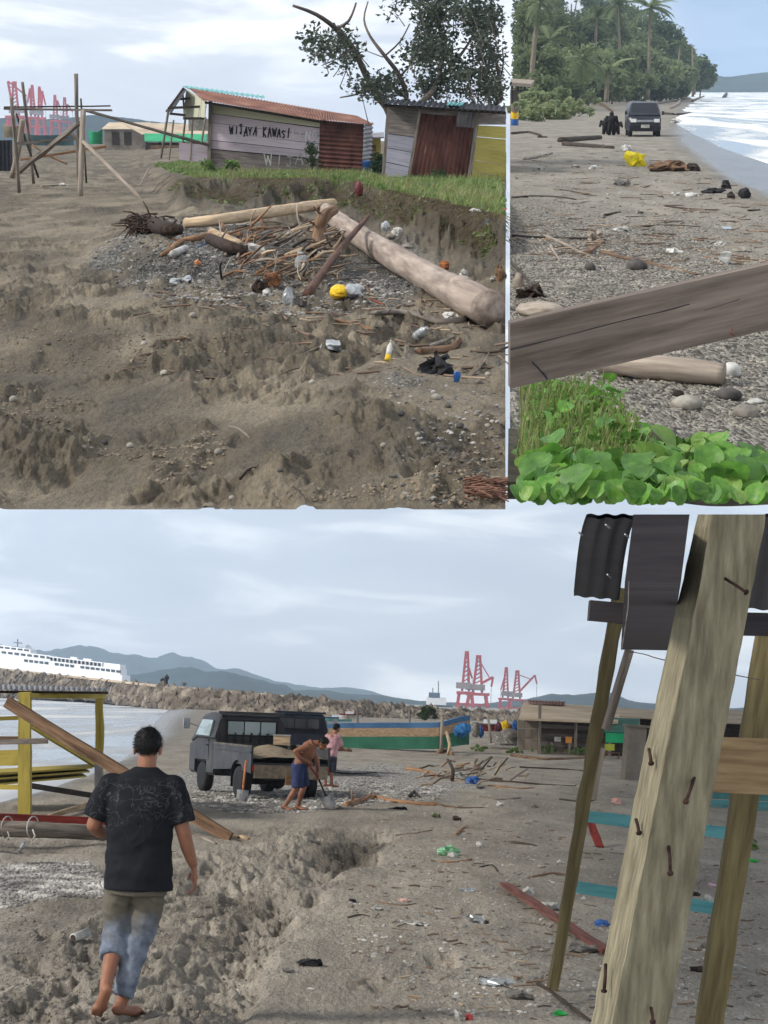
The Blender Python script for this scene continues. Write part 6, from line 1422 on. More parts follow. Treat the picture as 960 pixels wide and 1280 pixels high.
ell(jn, (-.09, 0, .80), (.105, .11, .09)); ell(jn, (.085, 0, .80), (.105, .11, .09)); jn.tube([(-.10, 0, .82), (-.118, .05, .66), (-.124, .06, .50), (-.128, -.05, .355)], [.103, .094, .078, .074], 18, sub=4); jn.tube([(.085, 0, .82), (.062, .04, .64), (.03, .06, .48), (-.008, .0, .32), (-.048, -.045, .13)], [.106, .096, .079, .070, .060], 18, sub=4)
def jdisp(co): return (.030*(ridge(co[:, 2]*11+co[:, 0]*5, co[:, 0]*4+co[:, 1]*3, 3, 4)-.55)+.006*(fbm(co[:, 0]*20, co[:, 2]*20, 2, 9)-.5)).astype(np.float32)
jm = mat('dusty_jeans', lin(140, 149, 162), lin(92, 100, 114), scale=9, rough=.95, bump=.3, bscale=80, spec=.1, bdist=.004)
nt = jm.node_tree; b = nt.nodes['Principled BSDF']; src = b.inputs['Base Color'].links[0].from_socket
t_ = nt.nodes.new('ShaderNodeTexCoord'); sx = nt.nodes.new('ShaderNodeSeparateXYZ'); nt.links.new(t_.outputs['Object'], sx.inputs[0]); n_ = nt.nodes.new('ShaderNodeTexNoise'); n_.inputs['Scale'].default_value = 7; nt.links.new(t_.outputs['Object'], n_.inputs['Vector'])
ma = nt.nodes.new('ShaderNodeMath'); ma.operation = 'MULTIPLY_ADD'; ma.inputs[1].default_value = .35; nt.links.new(n_.outputs['Fac'], ma.inputs[0]); nt.links.new(sx.outputs['Z'], ma.inputs[2])
mr_ = nt.nodes.new('ShaderNodeMapRange'); mr_.inputs[1].default_value = .66; mr_.inputs[2].default_value = .80; nt.links.new(ma.outputs[0], mr_.inputs[0])
mi = nt.nodes.new('ShaderNodeMix'); mi.data_type = 'RGBA'; nt.links.new(mr_.outputs[0], mi.inputs[0]); nt.links.new(src, mi.inputs[6]); mi.inputs[7].default_value = (*lin(104, 99, 88), 1); nt.links.new(mi.outputs[2], b.inputs['Base Color'])
fuse('jeans', jn, .010, jm, man, 3, disp=jdisp)
man.matrix_world = man.matrix_world @ Matrix.Scale(1.03, 4)

# -- man digging, stripped to the waist
g = S(p, 368, 1013); dg_ = thing('person', 'bare chested person in blue shorts bent over shovelling sand', 'person', p, g)
sk = MB()      # x right, z up; 17.2 mm per photo px here
hd = (.47, -.02, 1.24); head(sk, hd, (.75, -.15, -.62), 1.0); cap(sk, [(.30, 0, 1.22), (.40, 0, 1.24), (.44, -.01, 1.24)], [.07, .06, .06])
rings(sk, [[(.05+.14*math.cos(a), .10*math.sin(a)*1.5, .82+.03*math.cos(a)) for a in np.linspace(0, 2*math.pi, 20, endpoint=False)], [(.13+.13*math.cos(a), .16*math.sin(a), .98-.05*math.cos(a)) for a in np.linspace(0, 2*math.pi, 20, endpoint=False)], [(.22+.10*math.cos(a), .18*math.sin(a), 1.14-.10*math.cos(a)) for a in np.linspace(0, 2*math.pi, 20, endpoint=False)], [(.30+.06*math.cos(a), .15*math.sin(a), 1.23-.08*math.cos(a)) for a in np.linspace(0, 2*math.pi, 20, endpoint=False)]])
ell(sk, (.20, 0, 1.06), (.13, .17, .16)); ell(sk, (.07, 0, .86), (.12, .155, .12))
cap(sk, [(.24, .16, 1.20), (.36, .20, .96)], [.06, .045]); cap(sk, [(.36, .20, .96), (.39, .14, .80), (.395, .06, .68)], [.045, .04, .03]); hand(sk, (.395, .05, .67), (.1, -.4, -.8), (.5, -.5, .3), 1, 1.5)
cap(sk, [(.20, -.17, 1.18), (-.02, -.24, 1.08)], [.06, .046]); cap(sk, [(-.02, -.24, 1.08), (.08, -.22, .96), (.20, -.14, .90)], [.046, .042, .03]); hand(sk, (.20, -.14, .90), (.6, .4, -.3), (.3, 0, 1), 1, 1.5)
for (hx, hy, kx, ky, kz, ax, ay) in ((.03, -.10, .04, -.12, .44, -.17, -.12), (.06, .10, .16, .14, .46, .06, .20)):
    cap(sk, [(hx, hy, .82), (kx, ky, kz)], [.085, .06]); cap(sk, [(kx, ky, kz), (lerp(kx, ax, .35)-.02, ky, kz*.65), (ax, ay, .08)], [.058, .054, .036]); foot(sk, (ax, ay, .085), (ax+.14, ay-.06, .03))
fuse('body', sk, .009, M['skin2'], dg_, 3); hair(dg_, hd, (.75, -.15, -.62), 1.0, M['hair'])
jn = MB(); ell(jn, (.055, 0, .80), (.155, .175, .13)); jn.tube([(.035, -.09, .84), (.04, -.115, .60), (.035, -.12, .42)], [.115, .108, .105], 16, sub=3); jn.tube([(.07, .09, .84), (.12, .125, .62), (.15, .14, .44)], [.115, .106, .103], 16, sub=3)
M['shorts_blue'] = mat('blue_shorts', lin(52, 62, 100), lin(34, 42, 70), scale=8, rough=.95, bump=.3)
fuse('shorts', jn, .012, M['shorts_blue'], dg_, 3, disp=lambda co: (.014*(ridge(co[:, 2]*8, co[:, 0]*8+co[:, 1]*4, 2, 4)-.5)).astype(np.float32))
sv = thing('shovel', 'red handled shovel held by the bare chested person', 'shovel', p, g)
a_, m1_, b_, tip = np.array([.02, -.2, 1.12]), np.array([.27, -.08, .86]), np.array([.40, .04, .62]), np.array([.68, -.02, .06])
def shovel(t, a_, b_, tip, mh, ms, mblade, facing=(0, -1, 0)):
    a_, b_, tip = map(np.asarray, (a_, b_, tip)); d = unit(tip-b_)
    mb = MB(); mb.tube([a_, b_], .02, 8); part('handle', mb, mh, t, False, True)
    sh0 = tip-d*.24; mb = MB(); mb.tube([b_, sh0], .017, 8); part('shaft', mb, ms, t, False, True)
    x = unit(np.cross(d, facing)); n = np.cross(x, d); V = []
    for i in range(7):
        q = i/6; w = .115*(1 if q < .6 else math.cos((q-.6)/.4*1.35)); c = sh0+d*.26*q
        for s_ in (-1, -.5, 0, .5, 1): V.append(c+x*s_*w+n*(.03*(1-s_*s_)))
    f = [[i*5+j, i*5+j+1, i*5+5+j+1, i*5+5+j] for i in range(6) for j in range(4)]; k = len(V); V = V+[q+n*.005 for q in V]
    mb = MB(); mb.add(V, f+[[i+k for i in q][::-1] for q in f]); part('blade', mb, mblade, t, False)
    return n
M['red_handle'] = mat('red_handle', lin(170, 60, 60), lin(130, 44, 44), scale=6, rough=.5); M['steel'] = mat('worn_steel', lin(150, 150, 152), lin(100, 100, 102), scale=8, rough=.5, metal=.4)
M['orange_handle'] = mat('orange_handle', lin(206, 132, 82), lin(176, 104, 60), scale=6, rough=.6)
shovel(sv, a_, b_, tip, M['red_handle'], M['wood_dark'], M['steel'])
# -- man in pink shirt, seen from behind, turned right
g = S(p, 413, 984); pk = thing('person', 'person in pink shirt and dark shorts standing behind the digger', 'person', p, g)
k_ = 78*g[1]/F/1.66
sk = MB(); hd = (.10, .02, 1.55); head(sk, hd, (.75, .6, -.12)); cap(sk, [(.03, 0, 1.36), (.06, .01, 1.43), (.09, .015, 1.50)], [.07, .058, .055])
cap(sk, [(.19, .02, 1.33), (.24, .06, 1.07)], [.055, .044]); cap(sk, [(.24, .06, 1.07), (.30, .14, .99), (.38, .22, .98)], [.044, .038, .028]); hand(sk, (.38, .22, .98), (.9, .4, -.1), (0, .2, 1), 1, .8)
cap(sk, [(-.16, 0, 1.33), (-.17, .10, 1.08)], [.055, .044]); cap(sk, [(-.17, .10, 1.08), (-.02, .20, 1.0), (.14, .25, .98)], [.044, .038, .028]); hand(sk, (.14, .25, .98), (.9, .2, 0), (0, .2, 1), 1, .8)
cap(sk, [(0, 0, .85), (0, 0, 1.3)], [.11, .12])
for sx_, y_ in ((-.08, .0), (.08, .05)):
    cap(sk, [(sx_-.04, y_, .82), (sx_-.05, y_, .45)], [.08, .058]); cap(sk, [(sx_-.05, y_, .45), (sx_-.065, y_-.02, .33), (sx_-.05, y_, .08)], [.056, .056, .036]); foot(sk, (sx_-.05, y_, .085), (sx_+.11, y_+.06, .03))
b1 = fuse('body', sk, .010, M['skin'], pk, 3); h1 = hair(pk, hd, (.75, .6, -.12), 1.0, M['hair'])
sh_ = MB(); rings(sh_, [ring(-.03, 0, .80, .175, .13), ring(-.02, 0, .95, .17, .13), ring(0, 0, 1.12, .185, .135), ring(.01, 0, 1.28, .20, .125), ring(.015, 0, 1.36, .15, .09), ring(.03, 0, 1.40, .08, .07)])
cap(sh_, [(.15, .01, 1.32), (.22, .04, 1.14)], [.08, .085], 14); cap(sh_, [(-.13, 0, 1.32), (-.165, .06, 1.14)], [.08, .085], 14)
fuse('tshirt', sh_, .012, mat('pink_tshirt', lin(210, 164, 170), lin(170, 128, 132), scale=7, rough=.9, bump=.3, c3=lin(150, 140, 124)), pk, 3, disp=sdisp)
jn = MB(); ell(jn, (-.03, 0, .78), (.17, .14, .12))
for sx_, y_ in ((-.08, .0), (.08, .05)): cap(jn, [(sx_-.04, y_, .76), (sx_-.045, y_, .46)], [.11, .10], 14)
fuse('shorts', jn, .012, mat('charcoal_shorts', lin(66, 68, 80), lin(46, 48, 58), scale=8, rough=.95), pk, 3)
pk.matrix_world = pk.matrix_world @ Matrix.Scale(k_, 4)

# -- pickup trucks
M['truck_grey'] = mat('dusty_dark_paint', lin(66, 67, 70), lin(42, 43, 46), scale=2.2, rough=.5, bump=.03, c3=lin(112, 108, 100))
M['truck_navy'] = mat('navy_truck_paint', lin(44, 50, 64), lin(28, 32, 44), scale=1.6, rough=.45, bump=.03)
M['glassp'] = mat('pale_glass', lin(150, 166, 168), lin(120, 136, 138), scale=1, rough=.12, bump=0, spec=.6)
M['sandheap'] = mat('heaped_sand', lin(150, 136, 116), lin(110, 98, 84), scale=9, bump=.6, bdist=.03)
def prism(mb, prof, x0, x1):       # profile in (y,z), extruded along x
    n = len(prof); v = [(x0, y, z) for (y, z) in prof]+[(x1, y, z) for (y, z) in prof]
    mb.add(v, [list(range(n)), [n+i for i in range(n)][::-1]]+[[i, n+i, n+(i+1) % n, (i+1) % n] for i in range(n)])
def truck(loc, rz, paint, label, sand=True, gate_down=True, glass=None):
    glass = glass or M['glassp']
    t = thing('pickup_truck', label, 'truck', p, loc, rz, 'pickup trucks on the beach')
    arc = [(.85+.42*math.cos(a), .33+.42*math.sin(a)) for a in np.linspace(math.pi*.82, math.pi*.18, 9)]
    for sx in (-1, 1):
        mb = MB(); prism(mb, [(0, .52)]+[(y, z) for (y, z) in arc]+[(2.36, .50), (2.36, 1.02), (0, 1.02)], sx*.83, sx*.79); o = part('bed_side', mb, paint, t, False)
        mb = MB(); mb.beam((sx*.81, -.02, 1.04), (sx*.81, 2.36, 1.04), .07, .04); part('bed_rail', mb, M['rimgrey'], o, False)
        mb = MB(); mb.beam((sx*.838, .02, .93), (sx*.838, 2.3, .93), .02, .03); part('body_crease', mb, paint, o, False)
        mb = MB(); mb.box((sx*.70, -.03, .62), (.20, .05, .10)); part('tail_light', mb, mat('tail_light_red', lin(150, 40, 36), lin(120, 30, 30), scale=4, rough=.3), t, False)
        wheel(t, (sx*.70, .85, .31), .325, .2); wheel(t, (sx*.70, 3.25, .31), .315, .19)
        mb = MB(); mb.box((sx*.70, 1.28, .36), (.2, .02, .32)); part('mud_flap', mb, M['black'], t, False)
    mb = MB(); mb.box((0, 1.18, .70), (1.56, 2.3, .06)); part('bed_floor', mb, paint, t, False)
    mb = MB(); mb.box((0, 2.40, .88), (1.62, .04, .34)); part('bed_headboard', mb, paint, t, False)
    if gate_down: mb = MB(); mb.box((0, -.045, .56), (1.54, .035, .26)); part('tailgate', mb, M['sandheap'], t, False)
    else: mb = MB(); mb.box((0, -.02, .92), (1.58, .04, .40)); part('tailgate', mb, paint, t, False)
    mb = MB(); mb.box((0, 1.9, .46), (.8, 3.6, .16)); mb.tube([(-.62, .85, .33), (.62, .85, .33)], .06, 8); mb.blob((0.05, .85, .33), (.16, .18, .15), 2, 0); part('chassis', mb, M['black'], t, False)
    # cab
    low = lambda w, z1: rsec(w, .36, z1, r=.06)
    mb = MB(); loft(mb, [(2.44, low(.80, 1.10)), (2.55, low(.82, 1.12)), (2.86, low(.82, 1.12))]); loft(mb, [(2.861, rsec(.82, .62, 1.12, r=.05)), (3.66, rsec(.82, .62, 1.12, r=.05))]); loft(mb, [(3.661, low(.82, 1.1)), (4.1, low(.80, 1.02)), (4.25, low(.74, .92))]); part('cab_body', mb, paint, t, False)
    mb = MB(); loft(mb, [(2.44, rsec(.79, 1.08, 1.57, .70, .06, 1.17)), (2.52, rsec(.80, 1.08, 1.63, .70, .06, 1.17)), (3.2, rsec(.80, 1.08, 1.66, .69, .06, 1.17)), (3.65, rsec(.80, 1.08, 1.61, .68, .06, 1.17)), (4.05, rsec(.78, 1.02, 1.12, .76, .02))]); cb = part('cab', mb, paint, t, False)
    for (x0, x1) in ((-.52, -.18), (-.15, .18), (.21, .53)):
        mb = MB(); mb.box(((x0+x1)/2, 2.432, 1.355), (x1-x0, .03, .27)); part('rear_window', mb, glass, cb, False)
    mb = MB()
    for (c, s_) in (((0, 2.43, 1.51), (1.14, .04, .03)), ((0, 2.43, 1.20), (1.14, .04, .03)), ((-.555, 2.43, 1.355), (.03, .04, .34)), ((.565, 2.43, 1.355), (.03, .04, .34))): mb.box(c, s_)
    part('window_frame', mb, M['black'], cb, False, kind='stuff')
    for k in range(9):
        mb = MB(); mb.box((-.72+k*.18, 2.40, 1.15), (.03, .03, .22)); part('guard_bar', mb, M['black'], t, False)
    mb = MB(); mb.beam((-.72, 2.46, 1.665), (.72, 2.46, 1.665), .05, .06); part('roof_bar', mb, paint, cb, False)
    for sx in (-1, 1):
        mb = MB(); mb.slab([(sx*.742, 2.72, 1.50), (sx*.738, 3.45, 1.50), (sx*.815, 3.66, 1.17), (sx*.815, 2.72, 1.17)], .03); part('side_window', mb, M['glassp'], cb, False)
        mb = MB(); mb.beam((sx*.82, 3.55, 1.35), (sx*1.02, 3.62, 1.42), .025); mb.box((sx*1.05, 3.62, 1.40), (.14, .05, .22)); part('mirror', mb, M['chrome'], t, False)
        mb = MB(); mb.box((sx*.826, 2.85, .98), (.02, .14, .03)); part('door_handle', mb, M['black'], t, False)
        mb = MB(); mb.box((sx*.822, 2.74, .88), (.012, .015, .46)); part('door_seam', mb, M['black'], t, False)
    if sand:
        V = []; nx, ny = 24, 30
        for j in range(ny+1):
            for i in range(nx+1):
                x, y = -.77+1.54*i/nx, -.02+2.38*j/ny
                z = .76+.23*math.exp(-((x-.1)/.6)**2-((y-1.5)/.9)**2)+.10*(fbm(np.array([x*3]), np.array([y*3]), 3, 5)[0]-.3)+.06*(1-y/2.4)
                V.append((x, y, max(z, .735)))
        mb = MB(); mb.add(V, [[j*(nx+1)+i, j*(nx+1)+i+1, (j+1)*(nx+1)+i+1, (j+1)*(nx+1)+i] for j in range(ny) for i in range(nx)]); so_ = part('load_of_sand', mb, M['sandheap'], t, False, True)
        mb = MB(); mb.box((.08, -.10, .40), (.42, .03, .20), 0, .1, .06); part('hanging_board', mb, M['wood_orange'], t, False)
    return t
g = S(p, 360, 1001)
truck((g[0]+.02, g[1], g[2]), R(23), M['truck_grey'], 'dusty dark grey pickup loaded with sand, seen from behind')
q2 = P(p, 376, 962, 54.5)
truck((q2[0], 54.5, gz(p, q2[0], 54.5)-.02), R(4), M['truck_navy'], 'dark navy pickup parked behind the sand loaded one', False, False, M['glassd'])
sp_ = thing('shovel', 'orange handled spade leaning against the truck tail', 'shovel', p, S(p, 303, 1003))
shovel(sp_, (.02, .18, .80), (.0, .05, .34), (-.01, .0, .0), M['orange_handle'], M['orange_handle'], M['steel'])
bx_ = thing('box', 'pale box riding on the bed rim beside the digger', 'box', p, P(p, 352, 931, S(p, 353, 1001)[1]+2.0))
mb = MB(); mb.box((0, 0, .09), (.34, .25, .18)); part('carton', mb, M['wood_pale'], bx_, False); mb = MB(); mb.box((0, 0, .195), (.36, .27, .025)); part('lid', mb, M['white'], bx_, False)
# ================================================================== lower beach: stall at left, boats, harbour, foreground frame
p = 'C'
def bpx(parent, a, b, wpx, m, d0, d1=None, nm='rail', depth=None, hpx=None):
    A_, B_ = P(p, a[0], a[1], d0), P(p, b[0], b[1], d1 or d0); w = px2m(p, d0, wpx); mb = MB(); mb.beam(A_, B_, depth or w*.6, w, seg=6, jit=w*.015)
    return part(nm, mb, m, parent)
ds = 31.0
st = thing('beach_stall', 'yellow painted open stall frame at the left edge over the cove', 'stall', p, S(p, 78, 1012))
for (x, yt, yb, w, d) in ((31, 866, 1018, 15, 32.0), (124, 868, 992, 9, 36.0)):
    mb = MB(); a, b = P(p, x, yt, d), P(p, x, yb, d); mb.beam(a, b, px2m(p, d, w), seg=6, jit=.006); part('post', mb, M['wood_yellow'], st)
bpx(st, (37, 869.5), (131, 870.5), 6, M['wood_yellow'], 32, 36, 'beam'); bpx(st, (-40, 900), (30, 897), 5, M['wood_yellow'], 32.5, 32.5)
mb = MB(); mb.corr([P(p, -60, 854, 37), P(p, 138, 860.5, 37.5), P(p, 136, 864, 33), P(p, -60, 861, 31.5)], 30, .02, 3); part('roof_sheet', mb, M['zinc'], st)
bpx(st, (-40, 864.5), (135, 866), 3.2, M['wood_dark'], 33, 34.5, 'eave_beam')
bpx(st, (37, 905), (122, 957), 8, M['wood_yellow'], 32.4, 35.4, 'brace'); bpx(st, (38, 982), (119, 995), 7, M['wood_dark'], 32.3, 35); bpx(st, (-40, 983), (26, 984), 6, M['wood_yellow'], 32.3, 32.3)
bpx(st, (-40, 923), (38, 923), 5, M['wood_brown'], 33, 33, 'bench_plank'); bpx(st, (-30, 928), (60, 926), 7, M['wood_grey'], 31.2, 31.2, 'bench_plank'); bpx(st, (-40, 948), (26, 947), 19, M['wood_yellow'], 33.4, 33.4, 'panel_board')
for i, (y0, y1) in enumerate(((966, 957), (972, 962), (979, 968))):
    mb = MB(); mb.slab([P(p, -20, y0-3, 35), P(p, 110-i*4, y1-1, 37), P(p, 116-i*4, y1+2.5, 35), P(p, -20, y0+3, 33)], .03); part('table_board', mb, M['wood_yellow'], st)
mb = MB(); mb.beam(P(p, 123, 939, 34.2), P(p, 123, 990, 34.2), px2m(p, 34, 9), .08); single('zinc_post', mb, M['zinc'], p, 'grey sheet wrapped post against the yellow stall corner', 'post')
a, b = P(p, 9, 878, 30.5), P(p, 288, 1048, S(p, 288, 1050)[1]); mb = MB(); mb.beam(a, b, .09, .17, seg=10, jit=.004); single('slanting_plank', mb, M['wood_brown'], p, 'long brown plank slanting from the stall roof to sand', 'plank')
stick('stick', p, [(230, 1042), (252, 1048), (270, 1056)], 4, M['wood_grey'], 'thin grey stick lying behind the walking person')
stick('root_end', p, [(290, 1047), (300, 1047), (310, 1050)], 5, M['wood_pale'], 'pale root at the foot of the slanting plank')
mb = MB(); mb.beam(P(p, -40, 1021, 26.5), P(p, 133, 1028, 27.5), .12, .125); single('red_beam', mb, M['wood_red'], p, 'red painted beam lying across the stall front', 'beam')
bd = thing('pole_bundle', 'wrapped grey pole with white rope under the red beam', 'pole', p, S(p, 70, 1048))
mb = MB(); mb.tube([P(p, -40, 1035, 26), P(p, 40, 1037, 26), P(p, 132, 1041, 26.5)], [.10, .105, .10], 12, jit=.03, sub=12); part('pole', mb, M['wood_grey'], bd, smooth=True)
for x in (9, 41):
    mb = MB(); c = P(p, x, 1034, 26); mb.tube([c+np.array([.0+.13*math.cos(a)*.4, .13*math.cos(a), .0+.14*math.sin(a)]) for a in np.linspace(0, 2*math.pi, 15)], .009, 6); mb.tube([c+[.02, -.12, -.02], c+[.06, -.14, -.10], c+[.02, -.13, -.16]], .011, 6); part('rope', mb, M['white'], bd, smooth=True)
bpx(st, (60, 1021), (118, 1003), 6, M['wood_pale'], 30, 33, 'loose_brace'); bpx(st, (88, 1021), (120, 1012), 4, M['wood_grey'], 30, 31.5, 'loose_brace')
bottle(p, 24, 1067, 14, .5, 1.0, M['clear'], M['blue_pl'], M['white'], 'small clear bottle on the sand at far left below the rope', .4)
pv = thing('pipe', 'short white plastic pipe end sticking out of churned sand', 'pipe', p, S(p, 91, 1178)); g = S(p, 91, 1178)
mb = MB(); c = g+[0, 0, .035]; ax = unit(np.array([.5, 1.0, .15])); mb.lathe([(.036, 0), (.038, .005), (.038, .2), (.03, .2)], 16, ax, c); part('tube', mb, M['white'], pv, smooth=True); mb = MB(); mb.lathe([(.027, -.002), (.027, .001)], 16, ax, c); part('bore', mb, M['wood_dark'], pv)

# -- ferry behind the breakwater
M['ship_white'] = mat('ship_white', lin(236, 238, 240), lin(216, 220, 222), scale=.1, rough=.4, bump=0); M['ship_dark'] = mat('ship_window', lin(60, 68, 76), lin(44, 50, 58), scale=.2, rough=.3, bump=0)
fe = thing('ferry', 'white passenger ferry moored behind the breakwater at left', 'ferry', p, P(p, 60, 850, 560))
dF = lambda x: 1/((1/645)+((1/520)-(1/645))*(x+100)/250)
def fslab(x0, y0a, y1a, x1, y0b, y1b, m, nm, dd=0, thick=8, parent=fe):
    A_ = [P(p, x0, y0a, dF(x0)+dd), P(p, x1, y0b, dF(x1)+dd), P(p, x1, y1b, dF(x1)+dd), P(p, x0, y1a, dF(x0)+dd)]; off = np.array([.2, thick, 0])
    mb = MB(); mb.hexa(np.array(A_+[q+off for q in A_])); return part(nm, mb, m, parent)
yl = lambda x, y0: y0+x*.117          # the ship's lines run down to the right
fslab(-100, yl(-100, 826), yl(-100, 850), 152, yl(152, 826), yl(152, 850), M['ship_white'], 'hull', 0, 16)
fslab(-100, yl(-100, 818.5), yl(-100, 826), 150, yl(150, 818.5), yl(150, 826), M['ship_white'], 'lower_deck', 1.5, 13)
fslab(-100, yl(-100, 812), yl(-100, 818.5), 63, yl(63, 812), yl(63, 818.5), M['ship_white'], 'upper_deck', 3, 11); fslab(126, yl(126, 813), yl(126, 818.5), 150, yl(150, 813), yl(150, 818.5), M['ship_white'], 'stern_house', 3, 10)
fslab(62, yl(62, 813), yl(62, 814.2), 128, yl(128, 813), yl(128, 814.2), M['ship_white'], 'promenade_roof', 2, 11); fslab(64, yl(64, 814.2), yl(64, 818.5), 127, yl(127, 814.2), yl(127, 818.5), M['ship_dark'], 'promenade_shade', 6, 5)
fslab(-30, yl(-30, 805.5), yl(-30, 812), 38, yl(38, 807), yl(38, 812), M['ship_white'], 'wheelhouse', 4, 9)
for x in np.arange(66, 127, 5): fslab(x, yl(x, 814), yl(x, 818.6), x+.8, yl(x+.8, 814), yl(x+.8, 818.6), M['ship_white'], 'stanchion', 1.6, .4)
for x in np.arange(30, 150, 6.4):
    if 60 < x < 66 or 92 < x < 97: continue
    fslab(x, yl(x, 820.5), yl(x, 823.6), x+4.6, yl(x+4.6, 820.5), yl(x+4.6, 823.6), M['ship_dark'], 'window', 1.2, .5)
for x in np.arange(-30, 60, 8): fslab(x, yl(x, 813.6), yl(x, 816.4), x+5.4, yl(x+5.4, 813.6), yl(x+5.4, 816.4), M['ship_dark'], 'window', 2.7, .5)
for x in np.arange(-26, 32, 8): fslab(x, yl(x, 807.8), yl(x, 810), x+5.8, yl(x+5.8, 807.8), yl(x+5.8, 810), M['ship_dark'], 'window', 3.7, .5)
mb = MB(); mb.hexa(np.array([P(p, 30, 814, 590), P(p, 44, 816, 592), P(p, 37, 806, 592), P(p, 33, 806, 590), P(p, 30, 814, 596), P(p, 44, 816, 598), P(p, 37, 806, 598), P(p, 33, 806, 596)])); part('funnel', mb, M['ship_white'], fe)
mb = MB(); mb.tube([P(p, 22, 810, 592), P(p, 22, 799, 592)], .2, 5); mb.tube([P(p, 17, 803, 592), P(p, 28, 804, 592)], .15, 5); part('mast', mb, M['zinc'], fe)
for x0, x1 in ((88, 96), (104, 114)): fslab(x0, yl(x0, 810.5), yl(x0, 813), x1, yl(x1, 810.5), yl(x1, 813), M['ship_white'], 'life_raft', 5, 2)
# small dark figures on the breakwater
def tiny(px, py, hpx, d, label, m, p='C'):
    c = P(p, px, py, d); h = px2m(p, d, hpx); t = thing('person', label, 'person', p, c)
    mb = MB(); cap(mb, [(-.10, 0, .05), (-.08, 0, .45*h), (-.02, 0, .55*h)], [.09, .11, .13], 8, 1); cap(mb, [(.12, 0, .05), (.08, 0, .45*h), (.02, 0, .55*h)], [.09, .11, .13], 8, 1)
    mb.blob((0, 0, .66*h), (.25, .17, .24*h), 2, 0); cap(mb, [(.24, 0, .78*h), (.32, .05, .52*h)], [.08, .06], 8, 1); cap(mb, [(-.24, 0, .78*h), (-.30, .05, .5*h)], [.08, .06], 8, 1); mb.blob((0, 0, .93*h), (.12, .13, .08*h), 2, 0); part('body', mb, m, t, False, True)
    return t
tiny(208, 856, 13, 290, 'dark clothed person on the breakwater, the taller of two', M['cloth_black']); tiny(203, 856, 9, 290, 'dark clothed person sitting on the breakwater beside another', M['cloth_black']); tiny(230, 857.5, 5, 288, 'tiny pale clothed person on the breakwater', M['cloth_grey'])

# -- harbour
crane(p, 581, 890, 814, 1500, 'tallest red harbour crane, leftmost in the harbour', (.12, .72, .30, .55), 26, 1); crane(p, 596, 890, 819, 1560, 'red harbour crane with lowered boom beside the tallest one', (.55, .62, .50, .45), 34, 1)
crane(p, 631, 892, 834, 1620, 'slim red harbour crane left of the one with raised boom', (.12, .75, .3, .5), 20, -1); crane(p, 645, 892, 838, 1640, 'red harbour crane with boom raised to the right', (.85, .90, .95, .70), 26, 1)
cs = thing('cargo_ship', 'blue grey cargo ship moored left of the red cranes', 'ship', p, P(p, 548, 888, 1250))
for (x0, x1, y0, y1, m_, nm) in ((528, 566, 882, 894, mat('ship_hull', lin(70, 96, 104), lin(50, 70, 78), scale=.1), 'hull'), (533, 558, 872, 882, M['ship_white'], 'superstructure'), (536, 550, 866, 872, mat('ship_blue', lin(80, 104, 128), lin(60, 80, 100), scale=.1), 'bridge')):
    a, b = P(p, x0, y1, 1250), P(p, x1, y0, 1250); mb = MB(); mb.box(((a[0]+b[0])/2, 1254, (a[2]+b[2])/2), (b[0]-a[0], 8, b[2]-a[2])); part(nm, mb, m_, cs)
for x in (548, 541): mb = MB(); mb.tube([P(p, x, 868, 1252), P(p, x, 851 if x == 548 else 860, 1252)], .35, 5); part('mast', mb, M['zinc'], cs)
bush(535, 898, 20, 14, 180, 'green bush at the end of the breakwater', M['bush'], 18, 40, .4, None, 'C'); bush(528, 898, 14, 9, 184, 'smaller green bush left of the breakwater end bush', M['bush'], 14, 30, .4, None, 'C')
# -- long boat
BL = 88.0
bt_ = thing('long_boat', 'long wooden boat with green hull and blue cover on shore', 'boat', p, P(p, 490, 936, BL))
a, b = P(p, 386, 936, BL), P(p, 586, 936, BL-2)
def lhull(z0, z1, w, m, nm, ext=0):
    V = []; n = 26
    for i in range(n+1):
        q = i/n; c = lerp(a, b, q)+np.array([ext*(q > .9)*.25, 0, 0]); ww = w*(min(1, (1-q)*5+.10))**.6; up = .30*ss(.78, 1, q)
        V += [c+[0, -ww*.85, z0+up*(.6 if z0 < .1 else 1)], c+[0, -ww, z1+up], c+[0, ww, z1+up], c+[0, ww*.85, z0+up*(.6 if z0 < .1 else 1)]]
    f = [[4*i+j, 4*i+(j+1) % 4, 4*i+4+(j+1) % 4, 4*i+4+j] for i in range(n) for j in range(4)]+[[3, 2, 1, 0], [4*n+j for j in range(4)]]
    mb = MB(); mb.add(V, f); return part(nm, mb, m, bt_)
lhull(0, .53, .75, mat('green_hull', lin(58, 120, 96), lin(40, 92, 72), scale=.8, rough=.6), 'hull'); lhull(.535, .90, .82, wood('tan_plank', lin(186, 160, 132), lin(140, 116, 92), stretch=(.3, 1, 4)), 'side_plank'); lhull(.905, 1.12, .74, mat('blue_cover', lin(92, 140, 186), lin(66, 108, 156), scale=.8, rough=.7, bump=.3), 'cover')
mb = MB(); mb.blob(P(p, 577, 912, BL-2)+[0, 0, 0], (.42, .6, .34), 3, .3, 2, 4); part('tarp_bundle', mb, mat('blue_tarp', lin(60, 130, 190), lin(40, 96, 150), scale=2, bump=.4), bt_)
for x in (447, 512): mb = MB(); mb.tube([P(p, x, 886, BL), P(p, x, 914, BL)], .05, 6); part('mast', mb, M['wood_grey'], bt_)
